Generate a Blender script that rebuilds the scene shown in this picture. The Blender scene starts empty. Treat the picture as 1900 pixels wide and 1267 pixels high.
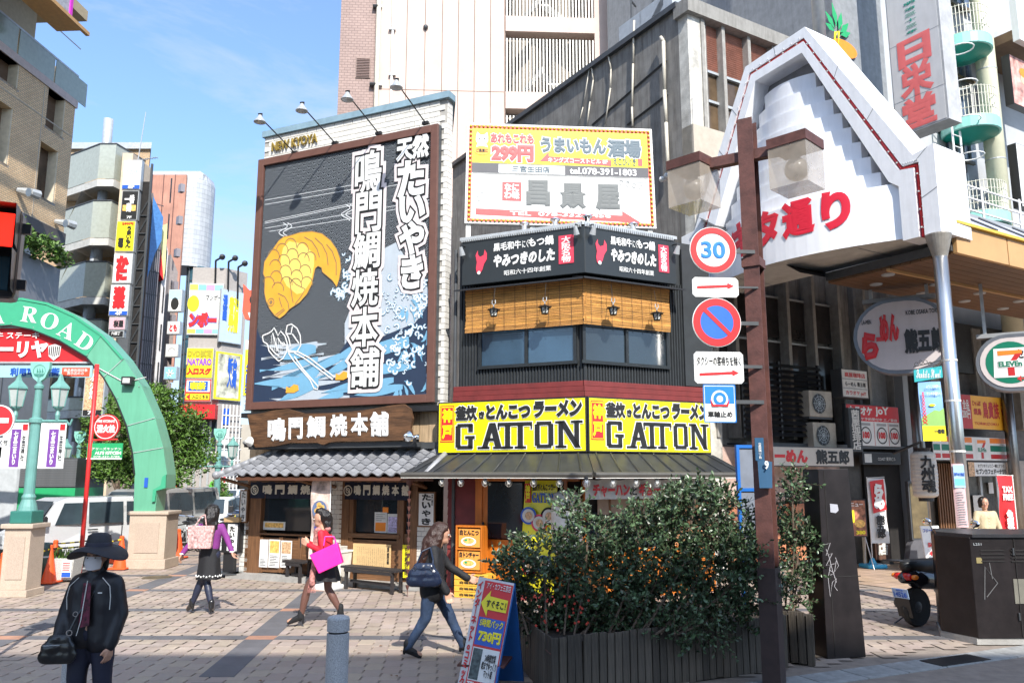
import bpy,bmesh,math,random
from mathutils import Vector,Matrix,noise
random.seed(7)
SC=bpy.context.scene
COL=SC.collection
PI=math.pi
FPX,CAMH=1500.0,2.1
PITCH=math.atan(247/FPX)
cam=bpy.data.cameras.new('camera');cam.sensor_width=36;cam.lens=36*FPX/1900
cam.clip_start=0.05;cam.clip_end=2000
cobj=bpy.data.objects.new('camera',cam);COL.objects.link(cobj)
cobj.location=(0,0,CAMH);cobj.rotation_euler=(PI/2+PITCH,0,0)
SC.camera=cobj
SUN_EL,SUN_AZ=math.radians(42),math.radians(17)
sdir=Vector((math.sin(SUN_AZ)*math.cos(SUN_EL),-math.cos(SUN_AZ)*math.cos(SUN_EL),math.sin(SUN_EL)))
world=bpy.data.worlds.new('World');SC.world=world;world.use_nodes=True
wn=world.node_tree;wn.nodes.clear()
def wnode(t,**k):
 n=wn.nodes.new(t)
 for a,b in k.items():setattr(n,a,b)
 return n
wo=wnode('ShaderNodeOutputWorld');bg=wnode('ShaderNodeBackground')
sky=wnode('ShaderNodeTexSky',sky_type='NISHITA',sun_disc=False)
sky.sun_elevation=SUN_EL
sky.sun_rotation=PI-SUN_AZ
sky.air_density=1.0;sky.dust_density=1.6;sky.ozone_density=1.5
tc=wnode('ShaderNodeTexCoord');mp=wnode('ShaderNodeMapping');mp.inputs['Scale'].default_value=(1.0,1.6,3.4)
mp.inputs['Rotation'].default_value=(0.25,0.35,0.3)
nz=wnode('ShaderNodeTexNoise');nz.inputs['Scale'].default_value=2.6;nz.inputs['Detail'].default_value=9;nz.inputs['Roughness'].default_value=0.62
nz.inputs['Distortion'].default_value=0.5
cr=wnode('ShaderNodeValToRGB');cr.color_ramp.elements[0].position=0.42;cr.color_ramp.elements[1].position=0.68
mx=wnode('ShaderNodeMix',data_type='RGBA');mx.inputs['B'].default_value=(4.0,4.6,5.3,1)
ml=wnode('ShaderNodeMath',operation='MULTIPLY_ADD');ml.inputs[1].default_value=0.75;ml.inputs[2].default_value=0.10
wn.links.new(tc.outputs['Generated'],mp.inputs[0]);wn.links.new(mp.outputs[0],nz.inputs['Vector'])
wn.links.new(nz.outputs['Fac'],cr.inputs[0]);wn.links.new(cr.outputs[0],ml.inputs[0]);wn.links.new(ml.outputs[0],mx.inputs['Factor'])
vs_=wnode('ShaderNodeVectorMath',operation='MULTIPLY');vs_.inputs[1].default_value=(1.3,1.6,1.95);wn.links.new(sky.outputs[0],vs_.inputs[0]);wn.links.new(vs_.outputs[0],mx.inputs['A']);wn.links.new(mx.outputs['Result'],bg.inputs[0])
bg.inputs[1].default_value=0.105
wn.links.new(bg.outputs[0],wo.inputs[0])
sl=bpy.data.lights.new('sun','SUN');sl.energy=4.2;sl.angle=math.radians(0.53);sl.color=(1,0.955,0.88)
so=bpy.data.objects.new('sun',sl);COL.objects.link(so);so.location=(0,0,40)
so.rotation_euler=sdir.to_track_quat('Z','Y').to_euler()
SC.view_settings.view_transform='Standard';SC.view_settings.look='None'
SC.view_settings.exposure=0.82;SC.view_settings.gamma=1.0;SC.view_settings.use_curve_mapping=False
SC.cycles.max_bounces=6;SC.cycles.transparent_max_bounces=12;SC.cycles.use_denoising=True
_c,_s=math.cos(PITCH),math.sin(PITCH)
def ray(px,py):
 x=(px-950)/FPX;y=(633.5-py)/FPX
 return(x,_c-_s*y,_s+_c*y)
def gnd(px,py,z=0):
 r=ray(px,py);t=(z-CAMH)/r[2];return Vector((r[0]*t,r[1]*t,z))
def atY(px,py,Y):
 r=ray(px,py);t=Y/r[1];return Vector((r[0]*t,Y,CAMH+r[2]*t))
class Fr:
 """vertical plane: local x runs along it, local -y points out of it towards the square"""
 def __init__(s,o,deg):s.o=(o[0],o[1]);s.a=math.radians(deg);s.ca,s.sa=math.cos(s.a),math.sin(s.a)
 def uz(s,px,py,off=0.0):
  r=ray(px,py);n=(-s.sa,s.ca)
  t=(s.o[0]*n[0]+s.o[1]*n[1]+off)/(r[0]*n[0]+r[1]*n[1])
  x,y=r[0]*t,r[1]*t
  return((x-s.o[0])*s.ca+(y-s.o[1])*s.sa,CAMH+r[2]*t)
 def w(s,u,off=0,z=0):return Vector((s.o[0]+u*s.ca-off*s.sa,s.o[1]+u*s.sa+off*s.ca,z))
MATS={}
def mat(name,col,rough=0.6,metal=0.0,var=0.12,scale=6.0,bump=0.0,bscale=40.0,spec=0.5,dirt=0.0,alpha=1.0,trans=0.0,emit=0.0,tint=False,wood=False,coat=0.0,streak=0.0,ao=0):
 if name in MATS:return MATS[name]
 m=bpy.data.materials.new(name);m.use_nodes=True;nt=m.node_tree;N=nt.nodes;L=nt.links
 b=N['Principled BSDF']
 b.inputs['Roughness'].default_value=rough;b.inputs['Metallic'].default_value=metal
 b.inputs['Specular IOR Level'].default_value=spec
 c=(col[0],col[1],col[2],1)
 t=N.new('ShaderNodeTexCoord');vec=t.outputs['Object']
 cur=None
 if var>0 or wood or streak>0 or dirt>0:
  mpp=N.new('ShaderNodeMapping');L.new(vec,mpp.inputs[0])
  if wood:mpp.inputs['Scale'].default_value=wood if isinstance(wood,tuple)else(14,14,1.2)
  n=N.new('ShaderNodeTexNoise');n.inputs['Scale'].default_value=scale;n.inputs['Detail'].default_value=5
  n.inputs['Roughness'].default_value=0.6
  L.new(mpp.outputs[0],n.inputs['Vector'])
  r=N.new('ShaderNodeMapRange');r.inputs['From Min'].default_value=0.3;r.inputs['From Max'].default_value=0.7
  r.inputs['To Min'].default_value=1-var;r.inputs['To Max'].default_value=1+var
  L.new(n.outputs['Fac'],r.inputs['Value'])
  mm=N.new('ShaderNodeVectorMath');mm.operation='SCALE';mm.inputs[0].default_value=c[:3]
  L.new(r.outputs[0],mm.inputs['Scale']);cur=mm.outputs[0]
  if streak>0 or dirt>0:
   m2=N.new('ShaderNodeMapping');L.new(vec,m2.inputs[0])
   m2.inputs['Scale'].default_value=(5,5,0.5)if streak>0 else(1.3,1.3,1.3)
   n2=N.new('ShaderNodeTexNoise');n2.inputs['Scale'].default_value=1.6;n2.inputs['Detail'].default_value=8
   n2.inputs['Roughness'].default_value=0.7
   L.new(m2.outputs[0],n2.inputs['Vector'])
   r2=N.new('ShaderNodeMapRange');r2.inputs['From Min'].default_value=0.45;r2.inputs['From Max'].default_value=0.72
   r2.inputs['To Min'].default_value=0;r2.inputs['To Max'].default_value=max(streak,dirt)
   L.new(n2.outputs['Fac'],r2.inputs['Value'])
   mi=N.new('ShaderNodeMix');mi.data_type='RGBA';L.new(r2.outputs[0],mi.inputs['Factor']);L.new(cur,mi.inputs['A'])
   mi.inputs['B'].default_value=(c[0]*0.28,c[1]*0.25,c[2]*0.22,1)
   cur=mi.outputs['Result']
 if tint:
  at=N.new('ShaderNodeAttribute');at.attribute_name='tint'
  m3=N.new('ShaderNodeMix');m3.data_type='RGBA';m3.blend_type='MULTIPLY';m3.inputs['Factor'].default_value=1
  if cur:L.new(cur,m3.inputs['A'])
  else:m3.inputs['A'].default_value=c
  L.new(at.outputs['Color'],m3.inputs['B']);cur=m3.outputs['Result']
 if cur:L.new(cur,b.inputs['Base Color'])
 else:b.inputs['Base Color'].default_value=c
 if bump>0:
  n3=N.new('ShaderNodeTexNoise');n3.inputs['Scale'].default_value=bscale;n3.inputs['Detail'].default_value=4
  if wood:
   L.new(mpp.outputs[0],n3.inputs['Vector']);n3.inputs['Scale'].default_value=scale*2
  else:L.new(vec,n3.inputs['Vector'])
  bb=N.new('ShaderNodeBump');bb.inputs['Strength'].default_value=bump;bb.inputs['Distance'].default_value=0.02
  L.new(n3.outputs['Fac'],bb.inputs['Height']);L.new(bb.outputs[0],b.inputs['Normal'])
 if alpha<1:b.inputs['Alpha'].default_value=alpha
 if trans>0:b.inputs['Transmission Weight'].default_value=trans
 if coat>0:b.inputs['Coat Weight'].default_value=coat;b.inputs['Coat Roughness'].default_value=0.08
 if emit>0:b.inputs['Emission Color'].default_value=c;b.inputs['Emission Strength'].default_value=emit
 MATS[name]=m
 return m
def flat(name,col,rough=0.55,**k):return mat(name,col,rough,var=k.pop('var',0.06),scale=k.pop('scale',3.0),streak=k.pop('streak',0.10),**k)
def brickmat(name,c1,c2,mortar,bw,bh,msize=0.012,rough=0.7,axis='x',bump=0.4):
 """coursed small tile or brick; axis 'x' for walls along local x, 'y' for walls along local y"""
 if name in MATS:return MATS[name]
 m=bpy.data.materials.new(name);m.use_nodes=True;N=m.node_tree.nodes;L=m.node_tree.links
 b=N['Principled BSDF'];b.inputs['Roughness'].default_value=rough
 t=N.new('ShaderNodeTexCoord');sp=N.new('ShaderNodeSeparateXYZ');cb=N.new('ShaderNodeCombineXYZ')
 L.new(t.outputs['Object'],sp.inputs[0]);ad=N.new('ShaderNodeMath');ad.operation='ADD'
 L.new(sp.outputs['X'],ad.inputs[0]);L.new(sp.outputs['Y'],ad.inputs[1])
 L.new(ad.outputs[0],cb.inputs[0]);L.new(sp.outputs['Z'],cb.inputs[1])
 br=N.new('ShaderNodeTexBrick');L.new(cb.outputs[0],br.inputs['Vector'])
 br.inputs['Color1'].default_value=(*c1,1);br.inputs['Color2'].default_value=(*c2,1);br.inputs['Mortar'].default_value=(*mortar,1)
 br.inputs['Scale'].default_value=1;br.inputs['Brick Width'].default_value=bw;br.inputs['Row Height'].default_value=bh
 br.inputs['Mortar Size'].default_value=msize;br.inputs['Bias'].default_value=-0.2
 nn=N.new('ShaderNodeTexNoise');nn.inputs['Scale'].default_value=1.1;nn.inputs['Detail'].default_value=6
 L.new(t.outputs['Object'],nn.inputs['Vector'])
 rr=N.new('ShaderNodeMapRange');rr.inputs['To Min'].default_value=0.78;rr.inputs['To Max'].default_value=1.2
 L.new(nn.outputs['Fac'],rr.inputs['Value'])
 sc=N.new('ShaderNodeVectorMath');sc.operation='SCALE';L.new(br.outputs['Color'],sc.inputs[0]);L.new(rr.outputs[0],sc.inputs['Scale'])
 L.new(sc.outputs[0],b.inputs['Base Color'])
 bb=N.new('ShaderNodeBump');bb.inputs['Strength'].default_value=bump;bb.inputs['Distance'].default_value=0.01;bb.invert=True
 L.new(br.outputs['Fac'],bb.inputs['Height']);L.new(bb.outputs[0],b.inputs['Normal'])
 MATS[name]=m;return m
WHITE=flat('white_paint',(0.74,0.74,0.72));OFFW=mat('offwhite',(0.66,0.65,0.61),0.6,dirt=0.25)
BLACK=flat('black_paint',(0.018,0.018,0.02),0.45);INK=flat('black_ink',(0.015,0.015,0.015),0.5,var=0)
RED=flat('red_print',(0.62,0.02,0.025),0.45);YEL=flat('yellow_print',(0.85,0.72,0.02),0.45)
BLUE=flat('blue_print',(0.02,0.10,0.48),0.45);GREENP=flat('green_print',(0.02,0.33,0.12),0.45)
ORANGE=flat('orange_print',(0.85,0.25,0.02),0.5);GREY=flat('grey_paint',(0.28,0.29,0.30),0.5)
DGREY=mat('dark_grey_metal',(0.07,0.075,0.08),0.5,metal=0.2,dirt=0.3);LGREY=mat('light_grey_metal',(0.45,0.47,0.48),0.4,metal=0.3)
STEEL=mat('stainless_steel',(0.74,0.73,0.70),0.28,metal=1.0,var=0.05);CHROME=mat('chrome',(0.8,0.8,0.8),0.08,metal=1.0,var=0)
GLASS=mat('dark_window_glass',(0.02,0.028,0.035),0.06,var=0.2,scale=1.2,spec=0.9)
SKYGLASS=mat('blue_window_glass',(0.05,0.09,0.14),0.04,var=0.15,scale=1.0,spec=1.0)
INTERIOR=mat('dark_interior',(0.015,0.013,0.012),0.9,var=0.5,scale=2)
WOOD=mat('brown_timber',(0.16,0.075,0.032),0.6,var=0.4,scale=2.5,wood=True,bump=0.3)
WOODH=mat('brown_timber_long',(0.16,0.075,0.032),0.6,var=0.4,scale=2.5,wood=(1.2,14,14),bump=0.3)
PALEWOOD=mat('weathered_pale_timber',(0.42,0.30,0.18),0.7,var=0.3,scale=2.5,wood=True,bump=0.3,streak=0.3)
GREYWOOD=mat('weathered_grey_timber',(0.085,0.070,0.055),0.8,tint=True,var=0.5,scale=2.5,wood=True,bump=0.5,streak=0.6)
RUST=mat('rusty_brown_paint',(0.115,0.045,0.036),0.62,var=0.3,scale=9,dirt=0.5,bump=0.15)
CONC=mat('concrete',(0.34,0.33,0.31),0.85,var=0.2,scale=4,dirt=0.5,bump=0.2)
PINKP=flat('hot_pink',(0.85,0.02,0.36),0.4)
class MB:
 def __init__(s,M=None):s.v=[];s.f=[];s.M=M;s.t=[];s.tc=None
 def _add(s,vs,fs):
  o=len(s.v)
  if s.M is not None:vs=[tuple(s.M@Vector(p))for p in vs]
  s.v+=vs;s.f+=[tuple(i+o for i in f)for f in fs]
  if s.tc is not None:s.t+=[s.tc]*len(fs)
  return s
 def box(s,x0,x1,y0,y1,z0,z1):
  v=[(x0,y0,z0),(x1,y0,z0),(x1,y1,z0),(x0,y1,z0),(x0,y0,z1),(x1,y0,z1),(x1,y1,z1),(x0,y1,z1)]
  return s._add(v,[(0,3,2,1),(4,5,6,7),(0,1,5,4),(1,2,6,5),(2,3,7,6),(3,0,4,7)])
 def cbox(s,x0,x1,y0,y1,z0,z1,b=0.01):
  """box with chamfered long edges on all sides (simple 3-way)"""
  bm=bmesh.new();bmesh.ops.create_cube(bm,size=1)
  for v in bm.verts:v.co=Vector(((x0+x1)/2+v.co.x*(x1-x0),(y0+y1)/2+v.co.y*(y1-y0),(z0+z1)/2+v.co.z*(z1-z0)))
  bmesh.ops.bevel(bm,geom=bm.edges[:],offset=b,segments=2,affect='EDGES',profile=0.6)
  bm.verts.index_update()
  s._add([tuple(v.co)for v in bm.verts],[tuple(v.index for v in f.verts)for f in bm.faces]);bm.free();return s
 def quad(s,a,b,c,d):return s._add([tuple(a),tuple(b),tuple(c),tuple(d)],[(0,1,2,3)])
 def poly(s,pts,y0=0.0,y1=None):
  """polygon of (x,z) at local y0; extruded to y1 when given"""
  n=len(pts)
  if y1 is None:return s._add([(p[0],y0,p[1])for p in pts],[tuple(range(n))])
  v=[(p[0],y0,p[1])for p in pts]+[(p[0],y1,p[1])for p in pts]
  return s._add(v,[tuple(range(n)),tuple(range(2*n-1,n-1,-1))]+[(i,i+n,(i+1)%n+n,(i+1)%n)for i in range(n)])
 def cone(s,p0,p1,r0,r1=None,n=10,cap=True):
  r1=r0 if r1 is None else r1;p0,p1=Vector(p0),Vector(p1);d=p1-p0
  if d.length<1e-6:return s
  q=d.to_track_quat('Z','Y');v=[]
  for(p,r)in((p0,r0),(p1,r1)):
   for i in range(n):
    a=2*PI*i/n;v.append(tuple(p+q@Vector((r*math.cos(a),r*math.sin(a),0))))
  f=[(i,(i+1)%n,n+(i+1)%n,n+i)for i in range(n)]
  if cap:f+=[tuple(range(n-1,-1,-1)),tuple(range(n,2*n))]
  return s._add(v,f)
 def tube(s,pts,r,n=6):
  for a,b in zip(pts,pts[1:]):s.cone(a,b,r,r,n)
  return s
 def lathe(s,prof,c=(0,0,0),n=20,ax='z'):
  v=[];m=len(prof)
  for(r,z)in prof:
   for i in range(n):
    a=2*PI*i/n;x,y=r*math.cos(a),r*math.sin(a)
    v.append((c[0]+x,c[1]+y,c[2]+z)if ax=='z' else((c[0]+x,c[1]+z,c[2]+y)if ax=='y' else(c[0]+z,c[1]+x,c[2]+y)))
  f=[(j*n+i,j*n+(i+1)%n,(j+1)*n+(i+1)%n,(j+1)*n+i)for j in range(m-1)for i in range(n)]
  f+=[tuple(range(n-1,-1,-1)),tuple(range((m-1)*n,m*n))]
  return s._add(v,f)
 def ball(s,c,r,n=12,sq=(1,1,1)):
  pr=[(max(1e-4,math.cos(-PI/2+PI*j/(n//2+1))),math.sin(-PI/2+PI*j/(n//2+1)))for j in range(n//2+2)]
  v=[]
  for(a,z)in pr:
   for i in range(n):
    t=2*PI*i/n;v.append((c[0]+r*sq[0]*a*math.cos(t),c[1]+r*sq[1]*a*math.sin(t),c[2]+r*sq[2]*z))
  m=len(pr)
  return s._add(v,[(j*n+i,j*n+(i+1)%n,(j+1)*n+(i+1)%n,(j+1)*n+i)for j in range(m-1)for i in range(n)])
 def disc(s,u,z,r,y=0.0,n=28,rz=None,a0=0,a1=2*PI):
  rz=rz or r;return s.poly([(u+r*math.cos(a0+(a1-a0)*i/n),z+rz*math.sin(a0+(a1-a0)*i/n))for i in range(n)],y)
 def ring(s,u,z,r0,r1,y=0.0,n=28,a0=0.0,a1=2*PI):
  for i in range(n):
   a,b=a0+(a1-a0)*i/n,a0+(a1-a0)*(i+1)/n
   s.poly([(u+r0*math.cos(a),z+r0*math.sin(a)),(u+r1*math.cos(a),z+r1*math.sin(a)),(u+r1*math.cos(b),z+r1*math.sin(b)),(u+r0*math.cos(b),z+r0*math.sin(b))],y)
  return s
 def line(s,pts,w,y=0.0,taper=False):
  n=len(pts);L,R=[],[]
  for i in range(n):
   a=Vector(pts[max(0,i-1)]);b=Vector(pts[min(n-1,i+1)]);d=(b-a)
   if d.length<1e-7:d=Vector((1,0))
   d.normalize();ww=w/2*((1-abs(2*i/(n-1)-1))*0.9+0.1 if taper else 1)
   L.append((pts[i][0]-d[1]*ww,pts[i][1]+d[0]*ww));R.append((pts[i][0]+d[1]*ww,pts[i][1]-d[0]*ww))
  for i in range(n-1):s.poly([R[i],R[i+1],L[i+1],L[i]],y)
  return s
 def mesh(s,name,m=None,smooth=False):
  me=bpy.data.meshes.new(name);me.from_pydata(s.v,[],s.f)
  if m:me.materials.append(m)
  if s.t:
   at=me.color_attributes.new('tint','FLOAT_COLOR','CORNER');d=[]
   for p,t in zip(me.polygons,s.t):d+=[t[0],t[1],t[2],1.0]*p.loop_total
   at.data.foreach_set('color',d)
  if smooth:me.polygons.foreach_set('use_smooth',[True]*len(me.polygons))
  me.update();return me
 def build(s,name,m,parent=None,smooth=False,label=None,kind=None,bevel=0):
  o=bpy.data.objects.new(name,s.mesh(name,m,smooth));COL.objects.link(o)
  if parent:o.parent=parent
  if label:o['label']=label
  if kind:o['kind']=kind
  if bevel:
   b=o.modifiers.new('bevel','BEVEL');b.width=bevel;b.segments=2;b.limit_method='ANGLE'
  return o
def tag(o,label=None,cat=None,group=None,kind=None):
 if label:o['label']=label
 if cat:o['category']=cat
 if group:o['group']=group
 if kind:o['kind']=kind
 return o
def thing(name,label,cat,loc=(0,0,0),rz=0.0,group=None):
 o=bpy.data.objects.new(name,None);COL.objects.link(o);o.empty_display_size=0.1
 o.location=loc;o.rotation_euler=(0,0,rz);return tag(o,label,cat,group)
def fthing(name,label,cat,fr,u=0,off=0,z=0,group=None,da=0.0):
 return thing(name,label,cat,fr.w(u,off,z),fr.a+da,group)
def dup(root,loc,rz=None,label=None,group=None):
 r=root.copy();COL.objects.link(r);r.location=loc
 if rz is not None:r.rotation_euler=(0,0,rz)
 if label:r['label']=label
 if group:r['group']=group
 for ch in list(root.children):
  c=ch.copy();COL.objects.link(c);c.parent=r
  for g in list(ch.children):
   d=g.copy();COL.objects.link(d);d.parent=c
 return r
def inst(me,name,parent,loc=(0,0,0),rot=(0,0,0),sc=(1,1,1),label=None):
 o=bpy.data.objects.new(name,me);COL.objects.link(o);o.parent=parent
 o.location=loc;o.rotation_euler=rot;o.scale=sc
 return o
_tcache={}
def _textdata(s,bold,res):
 k=(s,round(bold,4),res)
 if k in _tcache:return _tcache[k]
 c=bpy.data.curves.new('lettering','FONT');c.body=s;c.resolution_u=res;c.space_line=0.92;c.align_x='CENTER'
 if bold>0:c.bevel_depth=bold;c.bevel_resolution=0
 o=bpy.data.objects.new('lettering_source',c)
 me=bpy.data.meshes.new_from_object(o)
 vs=[tuple(v.co)for v in me.vertices];fs=[tuple(p.vertices)for p in me.polygons]
 bpy.data.objects.remove(o);bpy.data.curves.remove(c);bpy.data.meshes.remove(me)
 _tcache[k]=(vs,fs);return vs,fs
def letters(mb,s,u0,z0,u1,z1,y=0.0,bold=0.02,res=2,slant=0.0,thick=0.004,grow=0.0,keep=False):
 """lettering fitted to the rectangle, written into mb in the plane y. grow widens the strokes (an outline behind)"""
 vs,fs=_textdata(s,bold,res);v2,_=(vs,fs)if grow==0 else _textdata(s,bold+grow,res)
 if not vs:return mb
 xs=[v[0]for v in vs];ys=[v[1]for v in vs];zs=[v[2]for v in v2]
 ax,bx,ay,by=min(xs),max(xs),min(ys),max(ys);zr=max(1e-5,max(zs)-min(zs))
 kx=(u1-u0)/max(1e-5,bx-ax);ky=(z1-z0)/max(1e-5,by-ay)
 if keep:kx=ky=min(kx,ky)
 cx,cy=(ax+bx)/2,(ay+by)/2;U,Z=(u0+u1)/2,(z0+z1)/2
 vs2=v2 if grow else vs;fs2=_ if grow else fs
 out=[(U+(v[0]-cx)*kx+slant*(v[1]-cy)*ky,y-(v[2]/zr)*thick,Z+(v[1]-cy)*ky)for v in vs2]
 return mb._add(out,fs2)
def vtext(s):return "\n".join(s)
class Sign:
 """helper that draws flat print on the plane of a frame, given in photo pixels"""
 def __init__(s,fr,parent,off,u0=0.0,z0=0.0):s.fr=fr;s.p=parent;s.off=off;s.u0=u0;s.k=0;s.z0=z0
 def uz(s,px,py):
  u,z=s.fr.uz(px,py,s.off);return(u-s.u0,z-s.z0)
 def text(s,t,tl,br,m,bold=0.02,name='lettering',lift=0.012,res=2,grow=0,gm=None,slant=0.0,label=None):
  a,b=s.uz(*tl),s.uz(*br)
  if grow:
   letters(g:=MB(),t,a[0],b[1],b[0],a[1],-lift+0.004,bold,res,slant,grow=grow);g.build('lettering_outline',gm,s.p)
  return letters(MB(),t,a[0],b[1],b[0],a[1],-lift,bold,res,slant).build(name,m,s.p,label=label)
 def rect(s,tl,br,m,name='panel',lift=0.006):
  a,b=s.uz(*tl),s.uz(*br);return MB().box(min(a[0],b[0]),max(a[0],b[0]),-lift,-lift+0.003,min(a[1],b[1]),max(a[1],b[1])).build(name,m,s.p)
 def poly(s,pts,m,name='panel',lift=0.006):
  return MB().poly([s.uz(*p)for p in pts],-lift,-lift+0.003).build(name,m,s.p)
def blob(name,caps,balls,m,parent=None,vox=0.012,smooth=4,fn=None,label=None):
 mb=MB()
 for(p0,p1,r0,r1)in caps:
  mb.cone(p0,p1,r0,r1,14);mb.ball(p0,r0,12);mb.ball(p1,r1,12)
 for bl in balls:mb.ball(bl[0],1.0,16,sq=bl[1])
 me=mb.mesh(name,m);o=bpy.data.objects.new(name,me);COL.objects.link(o)
 r=o.modifiers.new('r','REMESH');r.mode='VOXEL';r.voxel_size=vox;r.use_smooth_shade=True
 if smooth:
  sm=o.modifiers.new('s','SMOOTH');sm.iterations=smooth;sm.factor=0.5
 dg=bpy.context.evaluated_depsgraph_get();dg.update()
 me2=bpy.data.meshes.new_from_object(o.evaluated_get(dg));o.modifiers.clear();o.data=me2;bpy.data.meshes.remove(me)
 if fn:
  for v in me2.vertices:v.co=fn(v.co)
 me2.materials.clear();me2.materials.append(m)
 me2.polygons.foreach_set('use_smooth',[True]*len(me2.polygons));me2.name=name
 if parent:o.parent=parent
 if label:o['label']=label
 return o
# GROUND
GND=mat('asphalt',(0.05,0.05,0.052),0.9,var=0.25,scale=3,bump=0.4,bscale=160,dirt=0.2)
PAV=mat('granite_pavers',(0.36,0.29,0.24),0.75,var=0.2,scale=1.3,bump=0.15,bscale=90,dirt=0.35,tint=True)
BAND=mat('dark_band_pavers',(0.115,0.112,0.118),0.75,var=0.15,scale=4,bump=0.15,bscale=90,tint=True)
REDP=mat('reddish_pavers',(0.38,0.20,0.13),0.75,var=0.2,scale=4,bump=0.15,bscale=90,dirt=0.3,tint=True)
JOINT=mat('paving_joint',(0.24,0.195,0.16),0.95,var=0.2)
g=MB().box(-400,400,-120,900,-1.0,-0.03).build('ground',GND,kind='structure')
base=MB().box(-9.6,6.8,-4,32,-0.029,-0.012).build('plaza_base',JOINT,kind='structure')
base2=MB().quad((6.8,5,-0.012),(26,5,-0.012),(26,40,-0.012),(6.8,40,-0.012)).build('street_base',JOINT,kind='structure')
PW,PH=0.2,0.30
def road_cut(x,y):
 a,b=gnd(1360,1267),gnd(1900,1195)
 return(x-a.x)*(b.y-a.y)-(y-a.y)*(b.x-a.x)>0
BR=[11.05,13.25,15.45,17.65,19.85,22.05]
dA,dB=gnd(388,1267),gnd(585,1095)
dC,dD=gnd(-10,1193),gnd(300,1096)
ddir=(dB-dA).normalized();dn=Vector((ddir.y,-ddir.x,0))
DL=[dA.dot(dn),dC.dot(dn),dA.dot(dn)-(dC.dot(dn)-dA.dot(dn))]
def band(x,y):
 p=Vector((x,y,0)).dot(dn)
 dg=any(abs(p-q)<0.36 for q in DL)
 ro=any(abs(y-b)<PH*0.56 for b in BR)
 return 2 if(dg and ro)else(1 if(dg or ro)else 0)
plz=bpy.data.objects.new('plaza_paving',None);COL.objects.link(plz);tag(plz,kind='structure')
me_p={}
def paver_mesh(k,j,w=PW,h=PH):
 key=(k,j)
 if key not in me_p:
  rr=random.Random(k*31+j);b=MB();v=rr.uniform(0.9,1.06);b.tc=(v,v*rr.uniform(0.97,1.02),v*rr.uniform(0.94,1.04));g_=0.004
  x,y,e=w/2-g_,h/2-g_,0.004
  b._add([(-x,-y,-0.02),(x,-y,-0.02),(x,y,-0.02),(-x,y,-0.02),(-x,-y,-0.004),(x,-y,-0.004),(x,y,-0.004),(-x,y,-0.004),(-x+e,-y+e,0),(x-e,-y+e,0),(x-e,y-e,0),(-x+e,y-e,0)],[(0,1,5,4),(1,2,6,5),(2,3,7,6),(3,0,4,7),(4,5,9,8),(5,6,10,9),(6,7,11,10),(7,4,8,11),(8,9,10,11)])
  me_p[key]=b.mesh('paver',(PAV,BAND,REDP)[k])
 return me_p[key]
cells=[]
PW,PH=0.2,0.3
nx=int(17/PW)
for i in range(-2,nx+14):
 for j in range(int(25/PH)):
  y=6.0+(j+0.5*(i%2))*PH
  x=-9.6+i*PW-0.09*(y-8)
  if x<-9.5 or x>6.7 or abs(x)>y*0.72+0.6 or road_cut(x,y-0.3):continue
  cells.append((y,x,0))
cells.sort(key=lambda c:abs(c[1]+1.2)*0.35+c[0])
cells_v=[c for c in cells if c[0]<30 and not(c[1]>-0.2 and 8.0<c[0]<9.4)]
near=[c for c in cells_v if c[0]>7.7 and c[1]<-0.1][:300];ns=set(near)
for(y,x,k)in near:
 rj=random.randrange(8)
 inst(paver_mesh(k,rj),'paver',plz,(x,y,random.uniform(-0.002,0.002)))
far={0:MB(),1:MB(),2:MB()}
for c in cells:
 if c in ns:continue
 y,x,k=c;v=random.uniform(0.9,1.06);b=far[k];b.tc=(v,v*random.uniform(0.97,1.02),v*random.uniform(0.94,1.04))
 z=random.uniform(-0.002,0.001);a=PW/2-0.006;h=PH/2-0.004
 b._add([(x-a,y-h,z),(x+a,y-h,z),(x+a,y+h,z),(x-a,y+h,z)],[(0,1,2,3)])
far[0].build('pavers',PAV,plz,kind='stuff')
bm_={}
def slab(nm,m,x0,x1,y0,y1,sh0,sh1,par,z=.0045):
 b=MB();v=random.uniform(.9,1.08);b.tc=(v,v,v);q=[(x0+sh0,y0),(x1+sh0,y0),(x1+sh1,y1),(x0+sh1,y1)]
 b._add([(p[0],p[1],-.01)for p in q]+[(p[0],p[1],z)for p in q],[(4,5,6,7),(0,1,5,4),(1,2,6,5),(2,3,7,6),(3,0,4,7)]);b.build(nm,m,par)
kx_=ddir.x/ddir.y;dref=[dA.x-kx_*dA.y,dC.x-kx_*dC.y];dref.append(2*dref[0]-dref[1]);hwid=.185
for yb_ in BR:
 x=-9.5
 while x<6.6:
  if abs(x)<yb_*.75+1 and not road_cut(x,yb_-.3)and all(abs(x+.3-(r_+kx_*yb_))>.5 for r_ in dref):slab('band_slab',BAND,x+.004,x+.596,yb_-.12,yb_+.12,0,0,plz)
  x+=.6
 for r_ in dref:
  xc_=r_+kx_*yb_
  if-9.4<xc_<6.5:slab('crossing_slab',REDP,xc_-hwid,xc_+hwid,yb_-.12,yb_+.12,-kx_*.12,kx_*.12,plz);slab('band_slab',BAND,xc_-.8,xc_-hwid-.01,yb_-.12,yb_+.12,0,0,plz,.0035);slab('band_slab',BAND,xc_+hwid+.01,xc_+.8,yb_-.12,yb_+.12,0,0,plz,.0035)
ys_=[6.5,8.85]+BR+[24.3]
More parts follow.
